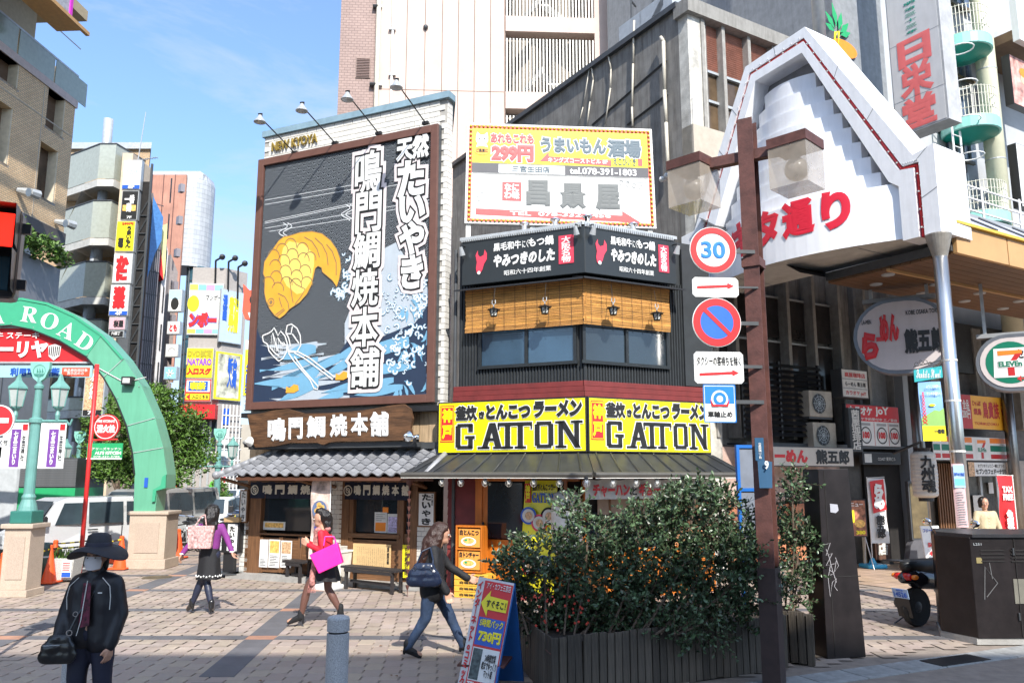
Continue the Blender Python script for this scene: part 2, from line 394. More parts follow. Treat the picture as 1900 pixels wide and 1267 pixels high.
for r_ in dref:
 for ya_,yb_ in zip(ys_,ys_[1:]):
  n_=4;y0_,y1_=ya_+.125,yb_-.125
  for k in range(n_):
   p_,q_=y0_+(y1_-y0_)*k/n_+.003,y0_+(y1_-y0_)*(k+1)/n_-.003;xm_=r_+kx_*(p_+q_)/2
   if-9.3<xm_<6.5 and not(xm_>1 and road_cut(xm_,p_-.3)):slab('strip_slab',BAND,xm_-hwid,xm_+hwid,p_,q_,kx_*(p_-q_)/2,kx_*(q_-p_)/2,plz,.005)
mh=gnd(292,1071);t=thing('manhole_cover','round worn yellowish iron manhole cover in the paving right of the pedestal','manhole cover',mh)
MB().lathe([(.30,0.0),(.30,.009),(.27,.010),(.27,.007)],n=28).build('rim',mat('worn_iron',(.20,.16,.10),.5,metal=.5,dirt=.4),t);b=MB()
for k in range(5):b.ring(0,0,.04+.05*k,.06+.05*k,0,20)
b.v=[(x,z,.0125)for x,y,z in b.v];b.build('raised_pattern',MATS['worn_iron'],t)
lm_=MB();rl_=random.Random(9)
for k in range(46):
 x,y,a_=rl_.uniform(-8,3),rl_.uniform(8.5,20),rl_.uniform(0,6.3);c_,s__=math.cos(a_)*.03,math.sin(a_)*.03
 lm_._add([(x-c_,y-s__,.012),(x+s__*.5,y-c_*.5,.022),(x+c_,y+s__,.012),(x-s__*.5,y+c_*.5,.018)],[(0,1,2,3)])
lm_.build('fallen_leaves',mat('dry_leaf',(.16,.08,.03),.8),None,kind='stuff')
STREET=mat('street_tiles',(0.46,0.33,0.24),0.55,var=0.2,scale=2,dirt=0.3,tint=True)
st=MB();ang=math.radians(31)
for i in range(-30,46):
 for j in range(-26,20):
  lx,ly=i*0.42,j*0.30+0.0
  x=6.5+lx*math.cos(ang)-ly*math.sin(ang);y=16+lx*math.sin(ang)+ly*math.cos(ang)
  if x<6.85 or x>24 or y<6 or y>36 or road_cut(x,y-0.3):continue
  v=random.uniform(0.86,1.08);st.tc=(v,v,v*random.uniform(0.95,1.03));q=[]
  for(a,b)in((0.006,0.006),(0.414,0.006),(0.414,0.294),(0.006,0.294)):
   q.append((x+a*math.cos(ang)-b*math.sin(ang),y+a*math.sin(ang)+b*math.cos(ang),-0.001))
  st._add(q,[(0,1,2,3)])
sp=bpy.data.objects.new('street_paving',None);COL.objects.link(sp);tag(sp,kind='structure')
st.build('tiles',STREET,sp,kind='stuff')
ka,kb=gnd(1360,1267),gnd(1900,1195);kd=(kb-ka);kl=kd.length;ka=ka-kd*0.6
kr=bpy.data.objects.new('road_kerb',None);COL.objects.link(kr);kr.location=ka;kr.rotation_euler=(0,0,math.atan2(kd.y,kd.x));tag(kr,kind='structure')
KM=mat('kerb_concrete',(0.30,0.30,0.29),0.85,var=0.25,scale=5,dirt=0.5,bump=0.2)
ks=MB().cbox(0.005,0.595,-0.42,-0.02,-0.14,0.0,0.012).mesh('kerb_stone',KM)
for i in range(14):inst(ks,'kerb_stone',kr,(i*0.6,0,0.002))
MB().box(0,9,-0.95,-0.425,-0.2,-0.02).build('gutter',CONC,kr)
dr=MB().box(5.35,6.15,-0.40,-0.1,0.003,0.010)
dr.build('drain_cover',BLACK,kr)
MB().quad((-9,-2,-0.024),(9,-2,-0.024),(9,0,-0.024),(-9,0,-0.024)).build('road_edge_line',WHITE,kr)
bpy.data.objects['road_edge_line'].location=(9,-1.6,0.0)
MB().quad((-60,-10,-0.024),(-9.7,-10,-0.024),(-9.7,120,-0.024),(-60,120,-0.024)).build('road',GND,kind='structure')
ks2=MB().cbox(-0.12,0.12,0.005,0.795,-0.2,0.004,0.015).mesh('kerb_stone',KM)
kr2=bpy.data.objects.new('plaza_kerb',None);COL.objects.link(kr2);kr2.location=(-9.7,8,0);tag(kr2,kind='structure')
for i in range(30):inst(ks2,'kerb_stone',kr2,(0,i*0.8,0))
# CORNER CAKE SHOP WITH THE BIG BILLBOARD
FA=Fr((-5.62,17.42),-24.5)
WB=mat('white_glazed_brick',(0.70,0.68,0.64),0.35,var=0.12,scale=3,dirt=0.3,tint=True)
WBJ=mat('brick_joint',(0.36,0.34,0.31),0.9)
bA=fthing('billboard_building','narrow white brick corner building with tiled eave under the tall dark billboard','building',FA)
z0b,z1b=FA.uz(470,755)[1],FA.uz(828,224)[1]
def wedge(z0,z1,x0=-.02,y0=.02,xr=4.72):
 pts=[(x0,y0),(xr,y0),(xr,max(.22,y0+.1)),(2.3,4.4),(x0,4.4)];n=5
 return MB()._add([(p[0],p[1],z0)for p in pts]+[(p[0],p[1],z1)for p in pts],[tuple(range(n-1,-1,-1)),tuple(range(n,2*n))]+[(i,(i+1)%n,(i+1)%n+n,i+n)for i in range(n)])
wedge(3.3,9.66).build('wall',WBJ,bA)
wedge(9.66,9.8,-.05,-.06,4.8).build('coping',mat('blue_grey_flashing',(0.20,0.30,0.36),0.5),bA)
wbm={}
def wb_mesh(w,h,d=0.02):
 k=(round(w,3),round(h,3),random.randrange(5))
 if k not in wbm:
  b=MB();v=random.uniform(0.86,1.06);b.tc=(v,v,v*0.98);b.cbox(0,w,-d,0,0,h,0.004);wbm[k]=b.mesh('brick',WB)
 return wbm[k]
bh,bw=0.115,0.24
for j in range(5):
 for i in range(-1,20):
  x=i*bw+(bw/2 if j%2 else 0)
  if x<-0.02 or x+bw>4.75:continue
  inst(wb_mesh(bw-0.01,bh-0.01),'brick',bA,(x,0.02,9.09+j*bh))
sb=MB()
for j in range(50):
 z=3.4+j*bh
 if z>9.05:break
 sb.tc=(random.uniform(.9,1.05),)*3
 sb.box(4.60 if j%2 else 4.66,4.735,-0.0,0.019,z,z+bh-0.01)
for j in range(54):
 z=3.4+j*bh
 for i in range(1):
  sb.tc=(random.uniform(.88,1.05),)*3
  sb.box(4.72,4.738,0.03,.215,z,z+bh-0.01)
sb.build('brickwork',WB,bA,kind='stuff')
wedge(-.02,3.3,-.05,.35,4.5).build('core',INTERIOR,bA)
MB().box(-0.2,4.75,-0.28,0.34,-0.03,0.10).build('step',CONC,bA)
def ub(px,py,off=0.0):return FA.uz(px,py,off)
def panel(name,x0,y0,x1,y1,m,a=0.0,b=0.06,parent=None,off=0.0):
 p,q=ub(x0,y0,off),ub(x1,y1,off)
 return MB().cbox(min(p[0],q[0]),max(p[0],q[0]),off+a,off+b,min(p[1],q[1]),max(p[1],q[1]),0.008).build(name,m,parent or bA)
def brickpier(x0,x1,zt,off=0.0):
 a,b=ub(x0,1000,off)[0],ub(x1,1000,off)[0];n=0
 MB().box(a,b,off+0.0,0.34,0.0,zt).build('pier',WBJ,bA)
 pr=bA.children[-1];z=0.03;j=0
 w=(b-a)
 while z+0.09<zt:
  cuts=(0,0.55*w,w)if j%2 else(0,0.35*w,w)
  for c0,c1 in zip(cuts,cuts[1:]):inst(wb_mesh(c1-c0-0.008,0.084),'brick',bA,(a+c0+0.004,off,z))
  z+=0.093;j+=1
brickpier(447,462,1.15);brickpier(612,634,2.1);brickpier(773,800,1.18)
panel('post',462,880,479,1070,WOOD,-0.02,0.2);panel('post',633,880,644,1085,WOOD,-0.02,0.2)
panel('post',764,880,773,1096,WOOD,-0.03,0.2);panel('post',604,890,612,1080,WOOD,-0.02,0.2)
panel('lintel',462,880,775,899,WOODH,-0.01,0.2)
w1=panel('window',481,900,604,988,GLASS,0.10,0.12)
panel('rail',479,988,605,996,WOODH,-0.04,0.14);panel('apron',479,996,605,1068,WOODH,0.02,0.12)
for xx in(481,518,554,591):panel('mullion',xx,996,xx+4,1062,WOOD,-0.005,0.10)
w2=panel('window',651,905,738,990,GLASS,0.10,0.12)
panel('door_frame',644,900,651,1090,WOOD,0.0,0.14);panel('door_frame',738,900,746,1094,WOOD,0.0,0.14)
panel('rail',646,988,742,1000,WOODH,-0.02,0.14);panel('apron',651,1000,738,1088,WOODH,0.02,0.12)
panel('window',746,905,764,990,GLASS,0.10,0.12);panel('apron',746,990,764,1094,WOOD,0.04,0.12)
pw=MB();
for i in range(24):
 x=-0.02+i*0.2
 pw.box(x+0.004,x+0.196,0.05+random.uniform(-.004,.004),0.1,2.05,3.32)
pw.build('boarding',PALEWOOD,bA,kind='stuff')
MB().box(-0.12,4.78,-0.16,0.4,3.30,3.40).build('soffit_beam',BLACK,bA)
def paper(x0,y0,x1,y1,m,label,off=0.0,rows=0,pic=None,parent=None,lift=0.02,cat='poster',name='poster',group=None):
 p,q=ub(x0,y0,off),ub(x1,y1,off);u,z=p[0],q[1];w,h=q[0]-p[0],p[1]-q[1]
 t=fthing(name,label,cat,FA,u,off-lift,z,group)
 MB().box(0,w,0,0.006,0,h).build('sheet',m,t)
 if pic:
  pm,fr_=pic;MB().box(w*.08,w*.92,-0.003,-0.001,h*fr_[0],h*fr_[1]).build('picture',pm,t)
 if rows:
  b=MB();rr=random.Random(int(x0*7+y0));lo,hi=rows[1]
  for k in range(rows[0]):
   zz=h*(hi-(hi-lo)*(k+.5)/rows[0]);b.box(w*.12,w*rr.uniform(.55,.9),-0.004,-0.002,zz-h*.008,zz+h*.008)
  b.build('print_lines',INK,t)
 return t
FOOD=mat('golden_food_print',(0.75,0.45,0.12),0.5,var=0.5,scale=18);FOOD2=mat('brown_food_print',(0.55,0.35,0.2),0.5,var=0.7,scale=25)
paper(484,1000,497,1052,WHITE,'narrow menu poster with two round white buns, leftmost below the serving window',rows=(5,(.05,.3)),pic=(OFFW,(.45,.9)))
paper(501,1000,519,1053,WHITE,'menu poster with golden cake photo, middle of three below the serving window',rows=(7,(.05,.45)),pic=(FOOD,(.52,.95)))
paper(523,1002,541,1053,WHITE,'menu poster with orange cake photo, right of three below the serving window',rows=(7,(.05,.45)),pic=(FOOD2,(.52,.95)))
paper(484,967,524,984,OFFW,'small white menu card with two cake pictures behind the serving window',pic=(FOOD,(.3,.85)),lift=-0.08)
paper(691,950,713,989,OFFW,'orange and white job poster on the dark door glass',rows=(4,(.55,.95)),pic=(ORANGE,(.08,.5)),lift=-0.08)
paper(715,953,737,990,OFFW,'black and lilac poster on the dark door glass',rows=(3,(.1,.3)),pic=(mat('lilac_print',(.45,.4,.6),.5,var=.6,scale=30),(.05,.85)),lift=-0.08)
paper(706,941,716,951,ORANGE,'tiny square orange sticker above the posters on the door glass',lift=-0.08,cat='sticker',name='sticker')
t=paper(657,1007,726,1062,mat('tan_notice_board',(0.62,0.42,0.2),.7,wood=(1,14,14),scale=2),'wide tan wooden notice board covered with vertical writing, behind the bench',lift=0.03,cat='notice board',name='notice_board')
b=MB();W,Hh=0.92,0.62
p,q=ub(657,1007),ub(726,1062);W,Hh=q[0]-p[0],p[1]-q[1]
letters(b,"鳴\n門\n鯛\n焼\n本\n舗",W*.90,Hh*.3,W*.96,Hh*.9,-0.005,.03,1)
_r=random.Random(4)
for k in range(15):letters(b,vtext("".join(_r.choice("鯛焼の一丁を天然と呼び昔ながら手焼き型で丹精込")for _ in range(13-_r.randrange(4)))),W*(.12+.05*k),Hh*.12,W*(.135+.05*k),Hh*.88,-0.005,.0,1)
b.build('lettering',INK,t)
t=paper(748,1010,764,1072,YEL,'narrow yellow notice with vertical black writing beside the rain chain',lift=0.02)
p,q=ub(748,1010),ub(764,1072)
letters(MB(),vtext("名物鯛焼手焼"),.05,.04,.12,p[1]-q[1]-.05,-0.003,.02,1).build('lettering',INK,t)
EO=-1.0
uL,zE=FA.uz(388,884,EO);uR=FA.uz(800,884,EO)[0];zT=2.55;uLt=FA.uz(450,838,-0.1)[0]
TILE=mat('grey_roof_tile',(0.19,0.193,0.205),0.42,var=0.25,scale=5,dirt=0.35,tint=True)
ev=bpy.data.objects.new('tiled_eave',None);COL.objects.link(ev);ev.parent=bA
nr,nc=5,17;zE=2.06
sl_len=math.hypot(zT-zE,0.98);sl_a=math.atan2(zT-zE,0.98);rl=sl_len/nr;cw=4.52/nc
def tile_mesh(v):
 b=MB();b.tc=(v,v,v);N_=10;top,bot=[],[]
 pr=[(0.0,0.03),(.12,.055),(.28,.065),(.42,.045),(.55,.015),(.7,.0),(.85,.004),(1.04,.028)]
 L_=rl*1.12
 vs=[]
 for(yy,dz)in((0,0.0),(0,0.022),(L_,0.0)):
  vs+=[(p[0]*cw,yy,p[1]+dz+(0.022 if yy==0 and dz==0 else 0.0))for p in pr]
 n=len(pr)
 vs=[(p[0]*cw,0,p[1]+0.005)for p in pr]+[(p[0]*cw,-0.004,p[1]+0.03)for p in pr]+[(p[0]*cw,L_,p[1]+0.006)for p in pr]
 fs=[]
 for k in(0,1):fs+=[(k*n+i,k*n+i+1,(k+1)*n+i+1,(k+1)*n+i)for i in range(n-1)]
 b._add(vs,fs);return b.mesh('roof_tile',TILE)
tms=[tile_mesh(v)for v in(0.85,0.93,1.0,1.07,1.14)]
for j in range(nr):
 for i in range(nc):
  if j>0 and False:continue
  x0=uR-4.52+i*cw+0.04
  inst(random.choice(tms),'roof_tile',ev,(x0,EO+j*rl*math.cos(sl_a),zE+j*rl*math.sin(sl_a)),(sl_a,0,0))
uLx=uR-4.52
TM=mat('roof_tile_plain',(0.235,0.238,0.25),0.42,var=0.25,scale=5)
hp=MB().quad((uLx+.04,EO,zE),(uLx+0.04,EO+.02,zE),(uLx+.04,-0.02,zT),(uLx-0.0,EO,zE))
hp._add([(uLx+.06,EO,zE+.02),(uLx+.06,-0.02,zT+.02),(uLx-0.62,EO+.12,zE-.02)],[(0,1,2)])
hp.build('hip_slope',TM,bA)
rg=MB();pts=[(uLx-0.55+(uLx+.35-uLx+.5)*k/8*1.0,EO+.1+(0.9)*k/8,zE+0.02+(zT-zE+.05)*k/8)for k in range(9)]
for a,b_ in zip(pts,pts[1:]):rg.cone(a,(b_[0]+.03,b_[1]+.03,b_[2]+.02),.07,.065,10)
rg.build('hip_ridge',TM,bA,smooth=True)
MB().ball((uLx-.55,EO+.1,zE+.03),.085,10).build('ridge_end',TM,bA,smooth=True)
MB().cone((uR-.1,EO,zE+.06),(uR-.1,-.02,zT+.08),.06,.06,10).build('verge_ridge',TM,bA,smooth=True)
MB().box(uLx+.05,uR+0.02,EO+.02,EO+0.06,zE-0.07,zE-.005).build('gutter',mat('copper_brown_gutter',(.14,.06,.035),.5,metal=.3),bA)
MB()._add([(uLx,EO+.05,zE-.03),(uR,EO+.05,zE-.03),(uR,.03,zT-.06),(uLx,.03,zT-.06)],[(0,1,2,3)]).build('eave_boarding',WOODH,bA)
for xx in(0.12,1.98,2.3,4.4):MB().tube([(xx,EO+.12,zE-.04),(xx,-.02,1.86)],.035,4).build('eave_bracket',WOOD,bA)
MB().box(uLx+.55,uR,-.14,.03,zT+.04,zT+.16).build('ridge_flashing',DGREY,bA)
rc=fthing('rain_chain','hanging brown cup rain chain at the right end of the tiled eave','rain chain',FA,FA.uz(757,900,EO)[0],EO+.05,0)
for k in range(14):
 z=1.92-k*0.135
 MB().lathe([(.012,-.05),(.038,.03),(.034,.03),(.008,-.04)],(0,0,z),8).build('cup',RUST,rc)
MB().cone((0,0,0),(0,0,1.99),.006,.006,5).build('rod',RUST,rc)
MB().lathe([(.05,0),(.07,.12),(.07,.18)],(0,0,1.93),10).build('outlet',RUST,rc)
bb=fthing('billboard','tall dark billboard in a brown frame, golden fish cake, waves and large white vertical lettering','billboard',FA,0,-0.12,0)
SA=Sign(FA,bb,-0.12)
FRM=mat('brown_billboard_frame',(0.13,0.06,0.045),0.45,var=.1)
x0,x1,z0,z1=0.0,4.62,3.46,9.07
fw=0.16
MB().box(x0,x1,0.0,0.10,z0,z1).build('backing',DGREY,bb)
MB().cbox(x0,x0+fw,-0.07,.0,z0,z1,.01).build('frame_side',FRM,bb);MB().cbox(x1-fw,x1,-0.07,.0,z0,z1,.01).build('frame_side',FRM,bb)
MB().cbox(x0+fw,x1-fw,-0.07,.0,z0,z0+fw,.01).build('frame_rail',FRM,bb);MB().cbox(x0+fw,x1-fw,-0.07,.0,z1-fw,z1,.01).build('frame_rail',FRM,bb)
NAVY=flat('navy_print',(0.010,0.012,0.016),.8,spec=.15);SEI=flat('slate_wave_print',(0.23,0.255,0.28),.7,var=0)
ix0,ix1,iz0,iz1=x0+fw,x1-fw,z0+fw,z1-fw
MB().box(ix0,ix1,-0.006,-0.001,iz0,iz1).build('poster',NAVY,bb)
sg=MB();R=0.135;rh=R*0.5;nrow=int((iz1-iz0)/rh)+2
for j in range(-1,nrow):
 cz=iz0+j*rh
 for i in range(-1,int((ix1-ix0)/(2*R))+2):
  cx=ix0+i*2*R+(R if j%2 else 0)
  for r in(0.98*R,0.76*R,0.54*R,0.32*R):
   n=9
   for k in range(n):
    a,b_=PI*k/n,PI*(k+1)/n;m_=(a+b_)/2;mx_,mz_=cx+r*math.cos(m_),cz+r*math.sin(m_)
    if not(ix0<mx_<ix1 and iz0<mz_<iz1):continue
    cov=False
    for(dx,dz)in((-R,-rh),(R,-rh),(0,-2*rh),(-2*R,-2*rh),(2*R,-2*rh),(-R,-3*rh),(R,-3*rh)):
     if dz<=-2*rh and abs(dx)<1e-6 and False:continue
     if(mx_-cx-dx)**2+(mz_-cz-dz)**2<(R*0.99)**2:cov=True;break
    if cov:continue
    w=0.0042
    sg.poly([(cx+(r-w)*math.cos(a),cz+(r-w)*math.sin(a)),(cx+(r+w)*math.cos(a),cz+(r+w)*math.sin(a)),(cx+(r+w)*math.cos(b_),cz+(r+w)*math.sin(b_)),(cx+(r-w)*math.cos(b_),cz+(r-w)*math.sin(b_))],-0.008)
sg.build('scale_pattern',SEI,bb,kind='stuff')
WV1=flat('pale_sea_print',(0.42,0.47,0.52),.5);WV2=flat('sea_blue_print',(0.16,0.36,0.52),.5);WV3=flat('deep_sea_print',(0.02,0.035,0.07),.5)
def clipz(pts):return[(min(max(p[0],ix0+.001),ix1-.001),min(max(p[1],iz0+.001),iz1-.001))for p in pts]
def pxs(l):return clipz([SA.uz(*p)for p in l])
MB().poly(pxs([(640,600),(662,545),(690,505),(712,462),(735,450),(760,490),(790,520),(822,545),(822,760),(640,760)]),-0.010).build('hill_print',WV1,bb)
MB().poly(pxs([(470,610),(490,640),(520,672),(560,688),(600,684),(630,655),(650,625),(680,640),(720,620),(770,600),(830,560),(830,760),(466,760)]),-0.012).build('sea_print',WV3,bb)
rw=random.Random(3)
wa,wbb=MB(),MB()
def wave(mb,x,y,l,h,y0,ph):
 pts=[]
 for k in range(13):
  t=k/12;pts.append((x+l*t,y-h*math.sin(t*PI*.55+ph)))
 for k in range(12,-1,-1):
  t=k/12;pts.append((x+l*t,y-h*.55*math.sin(t*PI*.5+ph)+9*math.sin(t*PI)))
 mb.poly(pxs(pts),y0)
for k in range(13):wave(wa,470+rw.uniform(0,60),640+k*9,rw.uniform(90,150),rw.uniform(-10,26),-0.014-k*.0002,rw.uniform(-.9,.1))
for k in range(16):wave(wbb,470+rw.uniform(-5,200),655+k*6,rw.uniform(60,120),rw.uniform(5,40),-0.018-k*.0002,rw.uniform(-.8,.3))
wa.build('wave_crests',WV1,bb,kind='stuff')
for(cx,cy,r,sp)in((745,560,30,1.0),(790,600,34,1),(745,640,30,1),(790,690,36,1),(735,710,26,1)):
 for k in range(6):
  a0_=-0.3+k*.33
  pts=[(cx+(r+12*math.cos(a0_*3))*math.cos(a0_+t*.5)*(.5+t*.6),cy+r*math.sin(a0_+t*.9)*(.4+t*.9))for t in(0,.25,.5,.75,1)]
  wbb.line(pxs(pts),.07,-0.0225-.0002*k,taper=True)
wbb.build('wave_bodies',WV2,bb,kind='stuff')
fo=MB();fe=MB();
for(x_,y_,n_,sx_,sy_)in((648,520,26,16,42),(628,540,12,18,14),(748,560,40,40,40),(785,555,24,22,40),(742,665,40,40,46),(795,680,30,20,46),(760,615,20,44,16)):
 for k in range(n_):
  px_,py_=x_+rw.gauss(0,sx_*.5),y_+rw.gauss(0,sy_*.5)
  if not(478<px_<812):continue
  u_,z_=SA.uz(px_,py_);r_=rw.uniform(.03,.075);a_=rw.uniform(0,6.28)
  if not(ix0+r_<u_<ix1-r_ and iz0+r_<z_<iz1-r_):continue
  fe.ring(u_,z_,r_*.35,r_*1.15,-0.0240-k*.00002,9,a_-.15,a_+4.1);fo.ring(u_,z_,r_*.5,r_,-0.0252-k*.00002,9,a_,a_+4)
fe.build('foam_outline',WV2,bb,kind='stuff');fo.build('foam_curls',flat('foam_print',(.62,.64,.66),.5),bb,kind='stuff')
ln=MB()
for(a,b_)in(((492,372),(700,336)),((492,380),(660,351)),((492,412),(655,378)),((492,415),(655,381)),((492,424),(800,371)),((500,430),(655,406)),((700,350),(812,330)),((700,395),(812,375))):
 ln.line([SA.uz(*a),SA.uz(*b_)],.012,-0.011)
for(cx,cy)in((526,428),(642,394)):
 for s_ in(0,8):
  ln.line([SA.uz(cx+8*math.sin(t*1.3)+s_,cy-14+5*t)for t in[k*.5 for k in range(13)]],.02,-0.0115)
ln.build('mist_lines',flat('mist_print',(.6,.62,.63),.5),bb)
GOLD=flat('golden_print',(0.78,0.36,0.04),.45,var=.08);GL=flat('golden_light_print',(0.88,0.62,0.14),.45,var=.05);GD=flat('golden_line_print',(0.25,0.17,0.08),.5,var=0)
def zf(x,y):return(470+x*190/1204,420+y*200/1267)
body=[zf(*p)for p in((430,115),(560,75),(700,62),(820,90),(920,170),(990,270),(1030,380),(1040,500),(1020,620),(990,715),(940,640),(870,580),(820,540),(812,490),(770,470),(738,500),(725,560),(700,680),(640,800),(550,900),(480,945),(430,980),(380,1040),(320,1085),(260,1050),(200,970),(160,880),(140,780),(145,600),(125,560),(140,420),(190,340),(260,240),(310,170),(370,125))]
MB().poly(pxs(body),-0.026).build('fish_cake_print',GOLD,bb)
MB().poly(pxs([zf(*p)for p in((430,180),(600,210),(720,330),(725,450),(690,640),(600,780),(520,800),(400,700),(330,560),(330,400),(360,260))]),-0.0275).build('fish_cake_highlight',GL,bb)
fl=MB()
for(cx,cy)in((350,290),(450,230),(370,420),(470,350),(590,280),(270,480),(390,545),(500,470),(600,400),(680,390),(280,610),(400,680),(520,600),(620,540),(190,680),(300,745),(510,700),(640,680),(250,360)):
 fl.line(pxs([zf(cx+68*math.cos(a),cy-85*math.sin(a))for a in[k*PI/9-.2 for k in range(10)]]),.022,-0.030)
for l in([(610,130),(700,180),(760,270),(790,370)],[(735,140),(820,220),(875,330),(890,460)],[(870,215),(940,300),(985,430),(985,580)],[(430,600),(450,720),(470,860),(480,900)],[(430,600),(520,690),(620,740),(570,830),(500,920)],[(315,840),(330,900),(350,955)],[(300,790),(380,830),(420,900),(430,980)],[(270,1045),(370,970)],[(290,1060),(380,985)]):
 fl.line(pxs([zf(*p)for p in l]),.022,-0.030)
eu,ez=SA.uz(*zf(218,895));fl.ring(eu,ez,.075,.095,-0.030,16);fl.disc(eu,ez,.045,-0.030,12)
pl_=pxs(body);fl.line(pl_+[pl_[0]],.018,-0.0285)
fl.build('fish_cake_lines',GD,bb)
ir=MB();sc_=lambda x,y:(480+x*220/1267,540+y*220/1267)
for l in([(50,480),(110,455),(150,430),(175,395),(200,440),(215,480),(245,430),(290,480),(315,560),(310,650),(270,720),(225,750),(170,700),(120,640),(105,570),(60,540),(50,480)],[(300,450),(315,370),(360,355),(420,400),(455,480),(460,580),(420,650),(330,655),(320,600),(350,590),(330,500),(300,450)],[(370,460),(440,560)],[(330,665),(380,740),(560,950),(600,1040),(640,1050),(645,1020),(480,830),(390,700)],[(390,660),(500,720),(800,945),(820,920),(700,830),(560,720),(430,650),(330,640)],[(160,450),(190,560),(215,640)],[(130,600),(180,660),(230,700)],[(215,500),(250,560),(300,580)],[(300,455),(355,460),(370,380)]):
 ir.line(pxs([sc_(*p)for p in l]),.028,-0.031)
for k in range(7):ir.line(pxs([sc_(150+k*18,470+k*12),sc_(140+k*20,620+k*10)]),.01,-0.031)
u_,z_=SA.uz(*sc_(275,570));ir.ring(u_,z_,.03,.045,-0.031,10)
ir.build('cake_iron_drawing',WHITE,bb)
for(x_,y_)in((545,721),(637,697)):
 MB().poly(pxs([(x_-13,y_+8),(x_-12,y_-4),(x_-6,y_-1),(x_+2,y_-8),(x_+10,y_-6),(x_+11,y_+3),(x_+2,y_+8)]),-0.031).build('small_cake_print',GOLD,bb)
GLOW=flat('pinkish_halo_print',(.70,.62,.62),.5,var=.15)
def column(s,xs,ys,bold):
 """vertical lettering: each character its own box from ys[k] to ys[k+1]"""
 for k,ch in enumerate(s):
  (xa,xb)=xs if not isinstance(xs,list)else xs[k]
  a,b_=SA.uz(xa,ys[k]),SA.uz(xb,ys[k+1]);zz=(a[1]-b_[1])*.04
  bx=(a[0]+.04,b_[1]+zz,b_[0]-.04,a[1]-zz)
  g1,g2,g3=MB(),MB(),MB()
  letters(g1,ch,*bx,y=-0.034,bold=bold,res=2,grow=.14);g1.build('lettering_halo',GLOW,bb)
  letters(g2,ch,*bx,y=-0.042,bold=bold,res=2,grow=.05);g2.build('lettering_outline',INK,bb)
  letters(g3,ch,*bx,y=-0.050,bold=bold,res=3);g3.build('lettering',WHITE,bb)
column("鳴門鯛焼本舗",[(660,712),(661,712),(656,710),(653,706),(652,706),(650,708)],[283,358,432,500,570,645,720],.022)
column("たいやき",[(738,792),(740,794),(740,792),(744,790)],[300,366,412,474,537],.05)
SA.text("天然",(738,258),(798,292),WHITE,.05,grow=.06,gm=INK,lift=.05)
t=fthing('wall_lettering','gold raised capitals reading NEW KYOYA on the white parapet','lettering',FA,0,-0.03,0)
SN=Sign(FA,t,-0.03);a,b_=SN.uz(505,262),SN.uz(590,262)
letters(MB(),"NEW KYOYA",a[0],9.27,b_[0]+.0,9.50,-0.01,.05,3,thick=.04).build('lettering',mat('aged_gold',(.35,.25,.06),.4,metal=.6),t)
def floodlight(px,py,hx,hy,i,lab):
 u,z=FA.uz(px,py,-0.15)
 t=fthing('floodlight',lab,'floodlight',FA,u,-0.16,z,'floodlights on long arms over the billboard')
 MB().box(-.07,.07,-.03,.04,-.03,.03).build('bracket',BLACK,t)
 MB().tube([(0,0,0),(0.02,-.55,.16),(0.03,-1.12,.33)],.014,6).build('arm',BLACK,t)
 MB().lathe([(.03,.10),(.045,.05),(.12,-.06),(.125,-.06),(.125,-.075),(.1,-.07),(.02,.03)],(0.03,-1.15,.3),14).build('lamp_head',LGREY,t,smooth=True)
 MB().cone((0.03,-1.13,.35),(0.03,-1.15,.42),.035,.05,8).build('lamp_socket',BLACK,t)
for i,a in enumerate(((547,284,'floodlight over the billboard, leftmost, out past its left edge'),(622,266,'floodlight arm crossing the gold NEW KYOYA letters'),(703,248,'floodlight over the billboard right of the gold letters'),(790,229,'floodlight over the right end of the billboard, highest of the four'))):floodlight(a[0],a[1],0,0,i,a[2])
t=fthing('carved_name_board','long rough brown wooden board with raised white characters above the tiled eave','sign',FA,0,-0.42,0)
SB=Sign(FA,t,-0.42)
zz=lambda x,y:(380+x*.3,740+y*.3)
pts=[zz(*p)for p in((272,98),(350,90),(430,72),(520,62),(620,90),(760,88),(900,80),(1040,62),(1170,38),(1235,32),(1275,60),(1290,120),(1278,180),(1290,250),(1240,255),(1120,258),(960,262),(840,262),(775,268),(740,285),(700,270),(620,272),(540,270),(440,292),(320,300),(300,260),(292,200),(280,150))]
MB().poly([SB.uz(*p)for p in pts],-0.04,0.03).build('board',mat('rough_board',(0.10,0.047,0.02),.6,wood=(1.0,8,8),scale=2.2,var=.6,bump=.4,dirt=.5),t)
for ch,x0_,x1_,y0_,y1_ in(("鳴",402,508,120,262),("門",530,612,118,250),("鯛",640,752,108,242),("焼",784,888,98,236),("本",912,1018,90,226),("舗",1030,1145,82,232)):
 a,b_=SB.uz(*zz(x0_,y0_)),SB.uz(*zz(x1_,y1_))
 letters(MB(),ch,a[0],b_[1],b_[0],a[1],-0.05,.045,2,thick=.03,slant=-.04).build('lettering',WHITE,t)
MB().box(SB.uz(460,800)[0],SB.uz(768,800)[0],.04,.4,2.62,2.72).build('bracket',DGREY,t)
